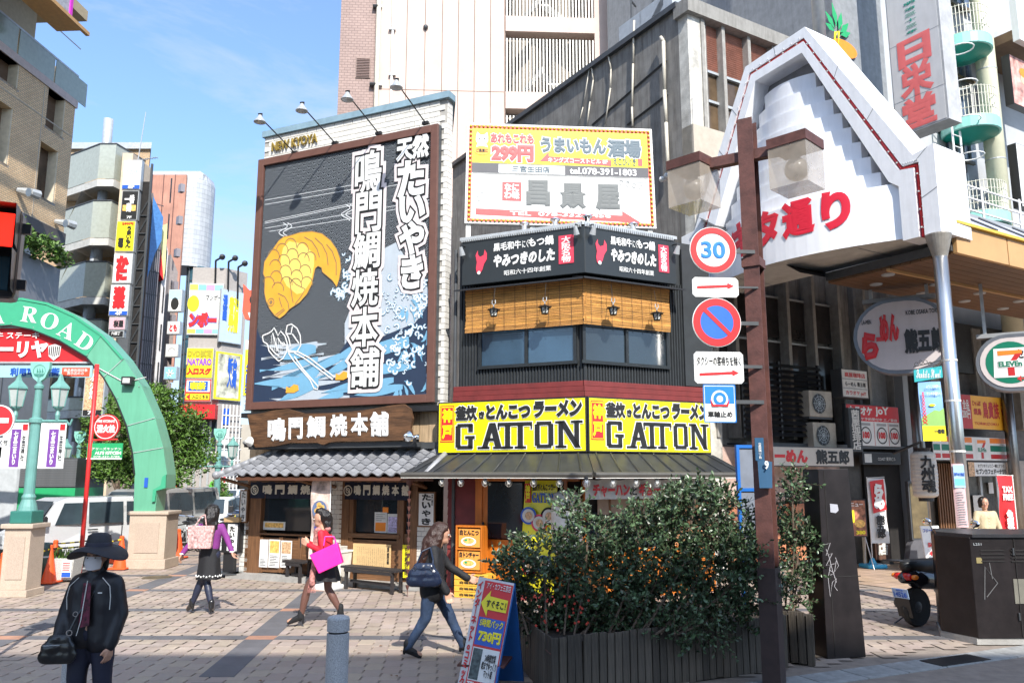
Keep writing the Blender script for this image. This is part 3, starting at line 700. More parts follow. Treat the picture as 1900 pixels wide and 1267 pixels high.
for(px,py,lab)in((760,812,'chrome spotlight shining on the wooden board, right end'),(462,822,'white spotlight shining on the wooden board, left end')):
 u,z=FA.uz(px,py,-0.55);s_=1 if px>600 else-1
 t=fthing('spotlight',lab,'spotlight',FA,u,-0.55,z)
 MB().cone((0,0,0),(.17*s_,.06,.02),.03,.05,10).build('body',CHROME if s_>0 else OFFW,t,smooth=True)
 MB().lathe([(.02,-.12),(.05,-.06),(.1,.0),(.105,.01),(.06,-.03)],(-.03*s_,-.02,.03),14,'y').build('reflector',CHROME if s_>0 else OFFW,t,smooth=True)
 MB().box(.1*s_-.03,.1*s_+.03,.0,.12,-.08,.04).build('bracket',BLACK,t)
NVC=mat('indigo_cloth',(.012,.016,.035),.9,var=.2)
def noren(x0,x1,y0,y1,n,chars,lab,off=-.08):
 a,b_=FA.uz(x0,y0,off),FA.uz(x1,y1,off);W,Hh=b_[0]-a[0],a[1]-b_[1]
 t=fthing('shop_curtain',lab,'curtain',FA,a[0],off,b_[1],'indigo shop curtains')
 cw_=W/n
 for i in range(n):
  b=MB();m_=7;v=[]
  for k in range(m_):
   for l in range(5):v.append((i*cw_+.006+(cw_-.012)*k/(m_-1),.018*math.sin(k*1.3+i)*(1-l/4*.3)+.01*math.sin(l+i),Hh*l/4))
  b._add(v,[(k*5+l,(k+1)*5+l,(k+1)*5+l+1,k*5+l+1)for k in range(m_-1)for l in range(4)])
  b.build('cloth_panel',NVC,t,smooth=True)
 MB().cone((-.03,0,Hh),(W+.03,0,Hh),.012,.012,6).build('rod',WOOD,t)
 ck=W/len(chars)if chars else 0;cream=flat('cream_print',(.62,.58,.48),.7)
 e=MB();e.ring(ck*.45,Hh*.5,Hh*.24,Hh*.30,-.03,16);e.line([(ck*.45+.05*math.sin(t_),Hh*.5+.03*(t_-3))for t_ in range(7)],.02,-.031)
 e.ring(ck*.45,Hh*.5,Hh*.10,Hh*.15,-.03,12);e.build('crest',cream,t)
 for k,ch in enumerate(chars[1:],1):
  letters(MB(),ch,ck*(k+.12),Hh*.25,ck*(k+.88),Hh*.82,-.032,.045,2).build('lettering',cream,t)
noren(465,604,893,926,5," 鳴門鯛焼本舗"[:6],'dark indigo shop curtain with cream crest and characters, over the left serving window')
noren(640,762,893,928,5," 鳴門鯛焼本舗",'dark indigo shop curtain with cream crest and six characters, over the right door')
def plate_sign(x0,y0,x1,y1,txt,m,lab,off=-0.05,bold=.05,frame=WOOD,tm=INK,th=.04,fr=None,name='vertical_sign',sub=None):
 fr=fr or FA;a,b_=fr.uz(x0,y0,off),fr.uz(x1,y1,off);W,Hh=b_[0]-a[0],a[1]-b_[1]
 t=fthing(name,lab,'sign',fr,a[0],off,b_[1])
 MB().box(-.02,W+.02,0.0,th,-.02,Hh+.02).build('frame',frame,t);MB().box(.01,W-.01,-.004,-.001,.01,Hh-.01).build('board',m,t)
 n=len(txt)
 for k,ch in enumerate(txt):
  letters(MB(),ch,W*.22,Hh*(1-(k+.95)/(n+.1)),W*.8,Hh*(1-(k+.12)/(n+.1)),-.008,bold,2).build('lettering',tm,t)
 if sub:letters(MB(),vtext(sub),W*.82,Hh*.62,W*.94,Hh*.95,-.008,.02,1).build('lettering',tm,t)
 return t
plate_sign(777,914,805,976,"たいやき",WHITE,'white vertical sign reading たいやき on the right white brick pier',off=-.05,sub="天然")
plate_sign(447,910,456,968,"たいやき",OFFW,'small pale lantern-like vertical sign reading たいやき at the left corner post',off=-.1,bold=.02)
BW=mat('dark_bench_wood',(.03,.027,.028),.55,var=.3,wood=(1,10,10))
def bench(px0,px1,py,lab):
 p,q=gnd(px0,py),gnd(px1,py+(px1-px0)*.12);d=q-p;L_=d.length
 t=thing('bench',lab,'bench',p,math.atan2(d.y,d.x),'dark wooden benches outside the cake shop')
 for k in range(3):MB().cbox(-.06,L_+.06,k*.1,k*.1+.09,.38,.42,.006).build('seat_slat',BW,t)
 for(x_,y_)in((.04,.02),(L_-.08,.02),(.04,.24),(L_-.08,.24)):MB().box(x_,x_+.05,y_,y_+.05,0,.378).build('leg',BW,t)
 MB().box(.09,L_-.09,.12,.16,.12,.17).build('stretcher',BW,t);MB().box(.04,L_-.03,.0,.02,.32,.377).build('rail',BW,t)
bench(634,728,1092,'dark wooden bench in front of the notice board');bench(525,556,1079,'short dark wooden bench by the menu posters, partly behind the woman in red')
t=thing('paper_bag','plain cream paper bag standing on the short bench','bag',gnd(553,1071)+Vector((-.05,-.1,.42)),-.43)
MB()._add([(0,0,0),(.2,0,0),(.2,.1,0),(0,.1,0),(0.0,.03,.36),(.22,.03,.38),(.22,.07,.38),(0,.07,.36)],[(0,3,2,1),(0,1,5,4),(1,2,6,5),(2,3,7,6),(3,0,4,7)]).build('bag_body',mat('cream_paper',(.62,.55,.38),.8),t)
p=gnd(625,1085);t=thing('waste_box','white plastic waste box with papers on top, left of the long bench','bin',p,-.43)
MB()._add([(-.18,-.15,0),(.18,-.15,0),(.18,.15,0),(-.18,.15,0),(-.21,-.18,.62),(.21,-.18,.62),(.21,.18,.62),(-.21,.18,.62)],[(0,3,2,1),(0,1,5,4),(1,2,6,5),(2,3,7,6),(3,0,4,7),(4,5,6,7)]).build('body',OFFW,t,bevel=.015)
MB().cbox(-.225,.225,-.195,.195,.62,.66,.01).build('lid',WHITE,t);MB().box(-.13,.05,-.20,-.19,.3,.5).build('notice',ORANGE,t)
for k in range(3):MB().box(-.15,.13,-.12,.12,.665+k*.025,.682+k*.025).build('leaflet_stack',OFFW,t)
def flagpole(p,h,w,base,lab,rz=0,draw=None,name='promotional_flag',side=-1,fh=None):
 t=thing(name,lab,'flag',p,rz)
 MB().cbox(-.24,.24,-.2,.2,0,.09,.03).lathe([(.1,.08),(.06,.16),(.035,.22)],n=12).build('base',base,t,smooth=False)
 MB().cone((0,0,.1),(0,0,h),.012,.012,8).build('pole',WHITE,t);MB().cone((.03,0,h-.02),(side*w,0,h-.0),.007,.007,6).build('arm',WHITE,t)
 b=MB();N_,M_=5,12;fh=fh or h*.72;v=[]
 for i in range(N_+1):
  for j in range(M_+1):v.append((side*w*i/N_,.03*math.sin(j*.7+i*.6)*i/N_,h-.03-fh*j/M_))
 b._add(v,[(i*(M_+1)+j,(i+1)*(M_+1)+j,(i+1)*(M_+1)+j+1,i*(M_+1)+j+1)for i in range(N_)for j in range(M_)])
 return t,b
t,b=flagpole(gnd(607,1093),2.02,.44,WHITE,'tall white promotional flag with cake photographs, behind the woman in red',-.43)
FLM=mat('photo_print_flag',(.55,.42,.36),.6,var=.8,scale=4.5);b.build('cloth',FLM,t,smooth=True)
bowl=MB().disc(-.22,1.45,.17,-.035,24,.17);bowl.build('plate_print',flat('slate_plate',(.12,.17,.3),.5),t)
ck=MB()
for(x_,z_,r_)in((-.22,1.47,.075),(-.28,1.43,.06),(-.17,1.42,.06),(-.23,1.54,.06),(-.15,1.5,.05)):ck.disc(x_,z_,r_,-.038,10,r_*.8)
ck.build('cake_print',FOOD,t)
letters(MB(),"天\n然\nた\nい\nや\nき",-.34,.75,-.14,1.22,-.036,.04,1).build('lettering',flat('indigo_print',(.05,.06,.3),.5),t)
p=gnd(424,1070);t=thing('standing_lightbox','black framed standing sign reading たいやき on a castored base, left of the cake shop','sign',p,math.radians(-18))
MB().box(-.34,.34,-.2,.2,.07,.10).build('base',DGREY,t)
for(x_,y_)in((-.3,-.16),(.3,-.16),(-.3,.16),(.3,.16)):MB().cone((x_,y_-.02,.035),(x_,y_+.02,.035),.035,.035,10).build('castor',BLACK,t)
MB().box(-.12,.14,-.05,.05,.10,.5).build('pedestal',BLACK,t);MB().cbox(-.12,.27,-.09,.09,.5,1.12,.012).build('case',BLACK,t)
MB().box(-.01,.23,-.098,-.092,.54,1.08).build('face',WHITE,t);MB().box(-.23,-.14,-.07,.05,.5,1.12).build('side_strip',BLACK,t)
for k,ch in enumerate("たいやき"):letters(MB(),ch,.04,.93-k*.13,.17,1.045-k*.13,-.102,.06,2).build('lettering',INK,t)
letters(MB(),vtext("鳴門鯛焼本舗"),-.215,.54,-.16,1.08,-.075,.03,1).build('lettering',WHITE,t)
t=thing('cardboard_box','flattish brown cardboard box on top of the standing sign','box',p+Vector((.0,0,1.122)),math.radians(-18));MB().box(-.12,.25,-.1,.1,0,.1).build('carton',mat('cardboard',(.42,.28,.14),.8),t)
# RAMEN CORNER BUILDING
B0=(-1.36,15.09);FB1=Fr(B0,-24.5);KP=FB1.w(2.91);FB2=Fr((KP.x,KP.y),27)
bB=thing('ramen_building','small dark corrugated corner building with bamboo blinds above the yellow ramen signs','building',(KP.x,KP.y,0),0)
CORR=mat('dark_corrugated_metal',(0.03,0.034,0.037),0.55,metal=.1,var=.15,dirt=.3)
DRED=mat('dark_red_siding',(0.16,0.022,0.02),0.55,var=.2,scale=5)
ORW=mat('orange_varnished_wood',(0.52,0.15,0.015),0.35,var=.25,wood=(8,8,1.2),scale=2,coat=.3)
def wsub(name,fr,uo,off=0.0):
 """empty child of bB aligned with a face"""
 o=bpy.data.objects.new(name,None);COL.objects.link(o);o.parent=bB
 w=fr.w(uo,off);o.location=(w.x-KP.x,w.y-KP.y,0);o.rotation_euler=(0,0,fr.a);return o
f1=wsub('left_face',FB1,0);f2=wsub('right_face',FB2,0)
W1,W2=2.91,2.72;D=.28
u1a,u1b=.28,W1-.12;u2a,u2b=.04,2.32
def P2(fr,u,off):w=fr.w(u,off);return(w.x-KP.x,w.y-KP.y)
pa,pk,pb=P2(FB1,.25,D+.02),P2(FB1,W1-.145,D+.02),P2(FB2,2.95,D+.02)
kx=((pk[0]),pk[1])
foot=[pa,kx,pb,(pb[0]-.9,pb[1]+1.8),(pa[0]+1.0,pa[1]+2.6)]
def prism(foot,z0,z1):
 n=len(foot);return MB()._add([(p[0],p[1],z0)for p in foot]+[(p[0],p[1],z1)for p in foot],[tuple(range(n-1,-1,-1)),tuple(range(n,2*n))]+[(i,(i+1)%n,(i+1)%n+n,i+n)for i in range(n)])
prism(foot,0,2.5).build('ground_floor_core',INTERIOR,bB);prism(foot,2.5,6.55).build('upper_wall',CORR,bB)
for fr_,e,a,b_ in((FB1,f1,u1a,u1b),(FB2,f2,u2a+.1,3.0)):
 r=MB();x=a
 while x<b_-.03:
  r._add([(x,D+.012,3.72),(x+.012,D-.016,3.72),(x+.034,D-.016,3.72),(x+.046,D+.012,3.72),(x,D+.012,5.7),(x+.012,D-.016,5.7),(x+.034,D-.016,5.7),(x+.046,D+.012,5.7)],[(0,1,5,4),(1,2,6,5),(2,3,7,6)])
  x+=.062
 r.build('cladding_ribs',CORR,e,kind='stuff')
 for k in range(3):MB().cbox(a-.08,b_+.02,D-.10-.012*(2-k),D,3.45+k*.095,3.54+k*.095,.004).build('red_board',DRED,e)
MB().box(u2b+.02,3.0,D-.06,D,3.75,6.4).build('corner_flashing',CORR,f2)
WF=mat('dark_window_frame',(.03,.034,.036),.4,metal=.4)
def win(e,fr,px,panes,mg=GLASS,nm='window'):
 (x0,y0),(x1,y1)=px;a,b_=fr.uz(x0,y0,D-.03),fr.uz(x1,y1,D-.03);zt,zb=5.0,4.10
 w=MB().box(a[0]-.05,b_[0]+.05,D-.07,D-.03,zb-.06,zb).box(a[0]-.05,b_[0]+.05,D-.07,D-.03,zt,zt+.05)
 ww=(b_[0]-a[0])/panes
 for k in range(panes+1):w.box(a[0]+k*ww-.03,a[0]+k*ww+.03,D-.068,D-.028,zb,zt)
 w=w.build('window_frame',WF,e)
 for k in range(panes):MB().box(a[0]+k*ww+.03,a[0]+(k+1)*ww-.03,D-.035,D-.031,zb,zt).build('pane',mg,e)
 return a[0],b_[0],zb,zt
BLG=mat('pale_blue_reflecting_glass',(.035,.07,.11),.05,spec=1,var=.3,scale=1.0)
a=win(f1,FB1,((892,615),(1068,665)),2,BLG);b_=win(f2,FB2,((1082,620),(1238,670)),2,GLASS)
CARD=mat('cardboard',(.42,.28,.14),.8)
MB().box(a[1]-.62,a[1]-.06,D-.0305,D-.028,4.12,4.42).build('box_behind_glass',mat('salmon_board',(.50,.27,.18),.8),f1)
MB().box(b_[0]+.05,b_[0]+.38,D-.0305,D-.028,4.12,4.45).build('box_behind_glass',CARD,f2)
MB().cone((.2,D-.05,0),(.2,D-.05,6.4),.035,.035,8).build('downpipe',DGREY,f1);
def cowhead(b,u,z,k):
 b.poly([(u-.10*k,z+.02*k),(u-.13*k,z+.16*k),(u-.08*k,z+.26*k),(u-.075*k,z+.17*k),(u-.03*k,z+.12*k),(u+.05*k,z+.15*k),(u+.07*k,z+.26*k),(u+.12*k,z+.18*k),(u+.12*k,z+.06*k),(u+.06*k,z-.03*k),(u+.02*k,z-.15*k),(u-.03*k,z-.22*k),(u-.10*k,z-.20*k),(u-.12*k,z-.1*k)],-.012)
PINKR=flat('pinkish_red_print',(.72,.05,.09),.5)
FPAN=flat('black_fascia_panel',(.022,.027,.03),.4)
for nm,fr_,a,b_,px in(('left',FB1,.45,W1+.005,((890,480),(915,446),(1023,480),(915,475,1024,510),(930,497,1012,514),(1028,434,1056,488))),('right',FB2,0.005,2.02,((1103,470),(1117,434,1207,468),0,(1116,462,1209,502),(1132,495,1200,517),(1212,466,1233,516)))):
 t=fthing('fascia_sign','black sign over the blinds, white lettering and red cow emblem, %s face of corner'%nm,'sign',fr_,0,0,0,'black fascia signs over the blinds')
 MB().cbox(a,b_,0,.10,5.62,6.48,.01).build('panel',FPAN,t)
 tr=MB();x=a
 while x<b_-.04:tr.box(x,x+.022,-.03,.02,6.46,6.53);x+=.045
 tr.build('metal_trim_teeth',LGREY,t,kind='stuff');MB().box(a-.05,b_+(.0 if nm=='left' else .05),-.0,.3,6.50,6.56).build('cap',LGREY,t)
 cv=MB();
 cv._add([(a-.1,.28,5.62),(b_+(.12 if nm=='right' else 0),.28,5.62),(b_+(.12 if nm=='right' else 0),-.12,5.52),(a-.1,-.12,5.52),(a-.1,.28,5.58),(b_+(.12 if nm=='right' else 0),.28,5.58),(b_+(.12 if nm=='right' else 0),-.12,5.49),(a-.1,-.12,5.49)],[(0,1,2,3),(7,6,5,4),(3,2,6,7),(0,3,7,4),(1,5,6,2)]);cv.build('hood',BLACK,t)
 w_=b_-a
 eb=MB();cowhead(eb,a+w_*.17,6.02,.95);eb.build('emblem',PINKR,t);MB().disc(a+w_*.15,5.83,.035,-.016,10).build('emblem_tongue',WHITE,t)
 letters(MB(),"黒毛和牛",a+w_*.27,6.20,a+w_*.50,6.36,-.012,.03).build('lettering',WHITE,t);letters(MB(),"にく",a+w_*.51,6.20,a+w_*.56,6.35,-.012,.02).build('lettering',WHITE,t)
 letters(MB(),"もつ鍋",a+w_*.56,6.20,a+w_*.76,6.38,-.012,.04).build('lettering',WHITE,t)
 letters(MB(),"やみつきのした",a+w_*.27,5.89,a+w_*.77,6.14,-.012,.055,slant=.1).build('lettering',WHITE,t)
 letters(MB(),"昭和六十四年創業",a+w_*.36,5.72,a+w_*.74,5.82,-.012,.015).build('lettering',WHITE,t)
 MB().box(a+w_*.80,a+w_*.915,-.012,-.001,5.82,6.34).build('red_plate',PINKR,t)
 letters(MB(),"大\n阪\n名\n物",a+w_*.82,5.84,a+w_*.895,6.32,-.016,.03).build('lettering',WHITE,t)
 for u_ in((a+.06,b_-.12)if nm=='left' else(a+.1,b_-.06)):
  s_=fthing('sign_spotlight',{'left0':'small black spotlight at the left end of the black fascia sign','left1':'small black spotlight left of the corner edge of the black fascia','right0':'small black spotlight right of the corner edge of the black fascia','right1':'small black spotlight at the right end of the black fascia sign'}[nm+('0' if u_<(a+b_)/2 else '1')],'spotlight',fr_,u_,-.05,6.3 if abs(u_-a)<.3 and nm=='left' or nm=='right' and u_>1 else 6.42)
  MB().tube([(0,.08,.08),(0,-.08,.06),(0,-.12,0)],.012,5).build('arm',BLACK,s_)
  MB().cone((0,-.12,.02),(0,-.05,-.12),.03,.06,10).build('lamp_head',LGREY,s_)
BAM=mat('bamboo_blind',(0.60,0.31,0.09),.6,var=.45,wood=(1.2,30,30),scale=3,tint=True)
for nm,e_,fr_,x0_,x1_ in(('left',f1,FB1,.48,W1-.02),('right',f2,FB2,.02,1.93)):
 t=fthing('bamboo_blind','golden bamboo roll blind hanging above the window, %s face of the corner'%nm,'blind',fr_,0,D-.17,0,'bamboo blinds')
 b=MB();z=5.56;k=0;rr=random.Random(5 if nm=='left' else 6)
 while z>4.72:
  v=rr.uniform(.55,1.25);b.tc=(v,v*rr.uniform(.93,1),v*rr.uniform(.8,1));o=rr.uniform(-.004,.004);s0=rr.uniform(-.012,.012)
  n_=4;wv=[.012*math.sin(z*9+q*1.1)for q in range(n_+1)]
  for q in range(n_):
   xa,xb=x0_+(x1_-x0_)*q/n_,x0_+(x1_-x0_)*(q+1)/n_
   if q==0:xa+=s0
   b._add([(xa,o+wv[q],z-.0095),(xb,o+wv[q+1],z-.0095),(xb,o+wv[q+1]-.003,z-.0045),(xa,o+wv[q]-.003,z-.0045),(xb,o+wv[q+1],z),(xa,o+wv[q],z)],[(0,1,2,3),(3,2,4,5)])
  z-=.0105
 b.build('bamboo_slats',BAM,t,kind='stuff')
 c=MB();x=x0_+.15
 while x<x1_:c.line([(x,5.56),(x+.01,4.74)],.006,-.025);c.cone((x,-.01,4.72),(x+.02,-.015,4.69),.006,.003,5);x+=.22
 c.build('cords',BLACK,t)
LMET=mat('lantern_iron',(.02,.02,.02),.5,metal=.4);LGL=flat('lantern_paper',(.6,.6,.55),.5)
t0=None
for k,(fr_,px,py,lab)in enumerate(((FB1,916,575,'iron lantern hanging before the blind, leftmost of the four'),(FB1,1011,570,'iron lantern hanging before the left blind, next to the corner edge'),(FB2,1138,572,'iron lantern hanging before the right blind, nearer the corner edge'),(FB2,1219,582,'iron lantern hanging before the blind, rightmost of the four'))):
 u,z=fr_.uz(px,py+4,D-.45);w=fr_.w(u,D-.45,z)
 if t0 is None:
  t0=t=thing('iron_lantern',lab,'lantern',w,fr_.a,'iron lanterns hanging in front of the blinds')
  MB().lathe([(.005,.10),(.03,.075),(.13,.045),(.13,.035),(.02,.035)],n=6).build('roof',LMET,t)
  MB().lathe([(.05,-.07),(.075,.034)],n=6).build('pane',LGL,t)
  b=MB()
  for i in range(6):
   a_=PI/3*i;b.cone((.055*math.cos(a_),.055*math.sin(a_),-.075),(.08*math.cos(a_),.08*math.sin(a_),.035),.009,.009,4)
   a2=a_+PI/3;b.cone((.054*math.cos(a_),.054*math.sin(a_),-.06),(.078*math.cos(a2),.078*math.sin(a2),.03),.005,.005,4)
  b.lathe([(.06,-.085),(.07,-.07)],n=6);b.build('cage',LMET,t)
  MB().tube([(0,0,.1),(0,0,.13)],.01,5).tube([(-.03,0,.22),(-.035,0,.16),(0,0,.13),(.035,0,.16),(.03,0,.22)],.008,5).build('hook',LGREY,t)
  MB().tube([(0,0,.2),(0,.06,5.5-z)],.005,4).build('chain',LMET,t)
 else:dup(t0,w,fr_.a,lab)
YP=flat('bright_yellow_sign',(0.88,0.78,0.0),.35,var=.03,coat=.2)
for nm,fr_,a,b_ in(('left',FB1,-.02,W1-.01),('right',FB2,.02,2.70)):
 t=fthing('ramen_sign','yellow box sign with black GATTON lettering, %s face of the corner'%nm,'sign',fr_,0,0,0,'yellow GATTON ramen signs')
 z0,z1=2.48,3.43;W=b_-a;s_=Sign(fr_,t,0)
 MB().cbox(a,b_,0,.2,z0,z1,.01).build('case',BLACK,t);MB().box(a+.025,b_-.025,-.006,-.001,z0+.025,z1-.025).build('face',YP,t)
 H_=z1-z0;fx=lambda f:a+W*f
 MB().box(fx(.018),fx(.118),-.012,-.007,z0+H_*.22,z0+H_*.93).build('red_stamp',RED,t)
 e=MB();
 for(p,q,r,s2)in((.022,.114,.24,.25),(.022,.114,.89,.91),(.022,.026,.24,.91),(.110,.114,.24,.91)):e.box(fx(p),fx(q),-.014,-.013,z0+H_*r,z0+H_*s2)
 e.build('stamp_border',YP,t)
 for ch,zb,zt in(("神",.60,.87),("戸",.28,.55)):letters(MB(),ch,fx(.032),z0+H_*zb,fx(.106),z0+H_*zt,-.015,.06).build('lettering',YP,t)
 def gt(s,p,q,r,s2,bold,slant=0,gr=.05,lift=.016):
  letters(MB(),s,fx(p),z0+H_*r,fx(q),z0+H_*s2,-lift,bold,3,slant,grow=gr).build('lettering_outline',WHITE,t)
  letters(MB(),s,fx(p),z0+H_*r,fx(q),z0+H_*s2,-lift-.008,bold,3,slant).build('lettering',INK,t)
 gt("釜炊",.128,.285,.62,.92,.06);gt("き",.295,.335,.66,.80,.06);gt("とんこつ",.345,.645,.63,.92,.075);gt("ラーメン",.665,.975,.64,.96,.075,.08)
 def slab(mb,g):
  h0,h1=z0+H_*.08,z0+H_*.57;hh=h1-h0
  def st(pts,w):mb.line([(fx(p[0]),h0+hh*p[1])for p in pts],w+g,-lift_)
  def bar(x0_,x1_,y0_,y1_):mb.poly([(fx(x0_)-g/2,h0+hh*y0_-g/2),(fx(x1_)+g/2,h0+hh*y0_-g/2),(fx(x1_)+g/2,h0+hh*y1_+g/2),(fx(x0_)-g/2,h0+hh*y1_+g/2)],-lift_)
  for sg_ in([(.225,.93),(.145,.93),(.145,.0),(.225,.0)],):pass
  bar(.132,.168,.08,.92);bar(.145,.25,.86,1.0);bar(.222,.255,.66,.96);bar(.145,.25,.0,.14);bar(.222,.255,.04,.42);bar(.20,.268,.40,.52)
  mb.poly([(fx(.315)-g/2,h0),(fx(.352)+g/2,h0),(fx(.405)+g/2,h1+g/2),(fx(.368)-g/2,h1+g/2)],-lift_)
  mb.poly([(fx(.412)-g/2,h0),(fx(.455)+g/2,h0),(fx(.41)+g/2,h1+g/2),(fx(.368)-g/2,h1+g/2)],-lift_-.0004)
  bar(.34,.43,.30,.42);bar(.288,.37,.0,.09);bar(.395,.475,.0,.09)
  bar(.425,.655,.86,1.0);bar(.475,.51,.0,.9);bar(.56,.595,.0,.9);bar(.455,.53,.0,.09);bar(.54,.615,.0,.09);bar(.425,.437,.72,.9);bar(.645,.655,.72,.9)
  bar(.672,.705,.1,.9);bar(.76,.793,.1,.9);bar(.685,.78,.86,1.0);bar(.685,.78,.0,.14)
  bar(.825,.855,.0,.95);bar(.925,.955,.05,1.0);bar(.805,.875,.0,.09);bar(.805,.86,.91,1.0);bar(.905,.978,.91,1.0)
  mb.poly([(fx(.93)-g/2,h0-g/2),(fx(.965)+g/2,h0-g/2),(fx(.865)+g/2,h1+g/2),(fx(.825)-g/2,h1+g/2)],-lift_)
 lift_=.018;m_=MB();slab(m_,.03);m_.build('lettering_outline',WHITE,t);lift_=.022;m_=MB();slab(m_,.0);m_.build('lettering',INK,t)
CANM=mat('canopy_sheet_metal',(.035,.038,.042),.42,metal=.15,var=.2,dirt=.2)
cz0,cz1,co=2.13,2.46,-.72
kc1=W1+.40;
for fr_,e,a,b_,ax,bx in((FB1,f1,-.05,W1+.0,-.32,W1+.34),(FB2,f2,.0,2.72,-.34,2.86)):
 m_=MB()._add([(ax,co,cz0),(bx,co,cz0),(b_,-.02,cz1),(a,-.02,cz1),(ax,co,cz0-.03),(bx,co,cz0-.03),(b_,.1,cz1-.06),(a,.1,cz1-.06)],[(0,1,2,3),(7,6,5,4),(4,5,1,0),(0,3,7,4),(1,5,6,2)])
 m_.build('canopy_sheet',CANM,e)
 for k in range(9):
  t_=(k+.5)/9;s_=MB();p=Vector((ax+(bx-ax)*t_,co-.005,cz0+.012));q=Vector((a+(b_-a)*t_,-.02,cz1+.012));s_.cone(p,q,.016,.016,4);s_.build('seam',CANM,e)
 MB().cone((ax,co-.03,cz0-.03),(bx,co-.03,cz0-.03),.045,.045,8).build('gutter',mat('canopy_gutter',(.09,.085,.075),.5,metal=.2),e)
 MB().tube([(ax,co-.05,cz0-.085),(bx,co-.05,cz0-.085)],.008,4).build('cable',OFFW,e)
CAGE=mat('bulb_cage',(.62,.62,.58),.35,metal=.7);BULB=mat('clear_bulb',(.75,.75,.72),.1,var=0,spec=.8)
t0=None
for k,px in enumerate((820,855,900,944,990,1038,1088,1137,1180,1219,1294)):
 fr_=FB1 if px<1085 else FB2;of_=co+.03;u,z=fr_.uz(px,897,of_);w=fr_.w(u,of_,1.99)
 lab='caged bulb under the metal canopy, %s of eleven from the left'%('first second third fourth fifth sixth seventh eighth ninth tenth eleventh'.split()[k])
 if t0 is None:
  t0=t=thing('caged_bulb',lab,'lamp',w,0,'caged bulbs under the metal canopy')
  MB().lathe([(.03,.09),(.03,.03),(.018,.02)],n=8).build('socket',BLACK,t)
  MB().ball((0,0,-.015),.032,10,(1,1,1.3)).build('bulb',BULB,t,smooth=True)
  b=MB()
  for i in range(6):
   a_=PI/3*i;pts=[(r_*math.cos(a_),r_*math.sin(a_),z_)for r_,z_ in((.03,.03),(.055,-.01),(.045,-.06),(.01,-.09))];b.tube(pts,.004,4)
  b.build('cage',CAGE,t)
 else:dup(t0,w,0,lab)
def lp(name,fr,e,x0,y0,x1,y1,m,a=D-.06,b=D,off=D-.06):
 p,q=fr.uz(x0,y0,off),fr.uz(x1,y1,off);return MB().cbox(min(p[0],q[0]),max(p[0],q[0]),a,b,max(0,min(p[1],q[1])),max(p[1],q[1]),.006).build(name,m,e)
for k in range(14):
 p,q=FB1.uz(833,900,D),FB1.uz(884,900,D);MB()._add([(p[0],D-.05,.02+k*.15),(q[0],D-.05,.02+k*.15),(q[0],D-.025,.17+k*.15),(p[0],D-.025,.17+k*.15),(p[0],D+.01,.02+k*.15),(q[0],D+.01,.02+k*.15)],[(0,1,2,3),(0,4,5,1)]).build('red_clapboard',DRED,f1)
lp('door_post',FB1,f1,882,884,893,1104,ORW);lp('door_post',FB1,f1,893,900,903,1102,ORW,D-.03,D);lp('door_header',FB1,f1,882,876,1075,893,ORW,D-.07,D)
lp('door_glass',FB1,f1,903,895,968,1000,GLASS,D-.03,D-.02);lp('door_panel',FB1,f1,903,1000,968,1100,ORW,D-.04,D);lp('door_handle',FB1,f1,895,968,898,985,BLACK,D-.08,D-.05)
lp('door_post',FB1,f1,1046,890,1054,1110,ORW);lp('window',FB1,f1,1054,950,1078,1010,GLASS,D-.03,D-.02);lp('door_post',FB2,f2,1082,890,1090,1110,ORW)
lp('window',FB2,f2,1092,950,1240,1020,GLASS,D-.02,D-.01);lp('orange_wall',FB2,f2,1090,1020,1330,1110,ORW);lp('orange_wall',FB1,f1,970,1040,1078,1110,ORW,D-.03,D)
MB().box(.1,W1+.1,-.12,.3,-.02,.09).build('threshold',mat('dark_red_step',(.2,.03,.03),.6),f1)
for px in(1130,1190,1240,1285):lp('window_post',FB2,f2,px,890,px+8,1110,WOOD,D-.05,D)
lp('interior_glow_panel',FB2,f2,1250,930,1325,1010,mat('warm_interior',(.55,.26,.12),.7,var=.6,scale=5),D-.02,D-.01)
lp('blind_panel',FB2,f2,1110,925,1210,952,mat('brownish_blind',(.35,.26,.2),.8),D-.04,D-.02)
p=FB1.w(FB1.uz(845,1100,-.2)[0]+.05,-.25);t=thing('menu_shelf','orange two-tier menu shelf with ramen posters beside the red clapboards','shelf',p,FB1.a)
MB().box(-.03,.0,0,.22,.42,1.22).box(.46,.49,0,.22,.42,1.22).box(0,.46,.18,.22,.42,1.22).build('case',ORW,t)
for z in(.42,.80,1.19):MB().box(.0,.46,0.0,.2,z,z+.03).build('shelf_board',ORW,t)
for z,s_ in((.47,"白トンチャー"),(.85,"白とんこつ")):
 MB().box(.02,.44,.02,.03,z,z+.31).build('menu_poster',flat('menu_orange',(.8,.33,.06),.5),t);letters(MB(),s_,.04,z+.2,.42,z+.3,.015,.06).build('lettering',INK,t)
 MB().disc(.22,z+.10,.15,.012,20,.075).build('bowl_print',WHITE,t);MB().disc(.22,z+.11,.11,.010,16,.05).build('soup_print',FOOD,t);MB().disc(.17,z+.12,.03,.008,8,.02).build('leek_print',GREENP,t)
BOXW=mat('yellow_varnished_box_wood',(.72,.40,.05),.4,var=.2,wood=(1,10,10));t0=None
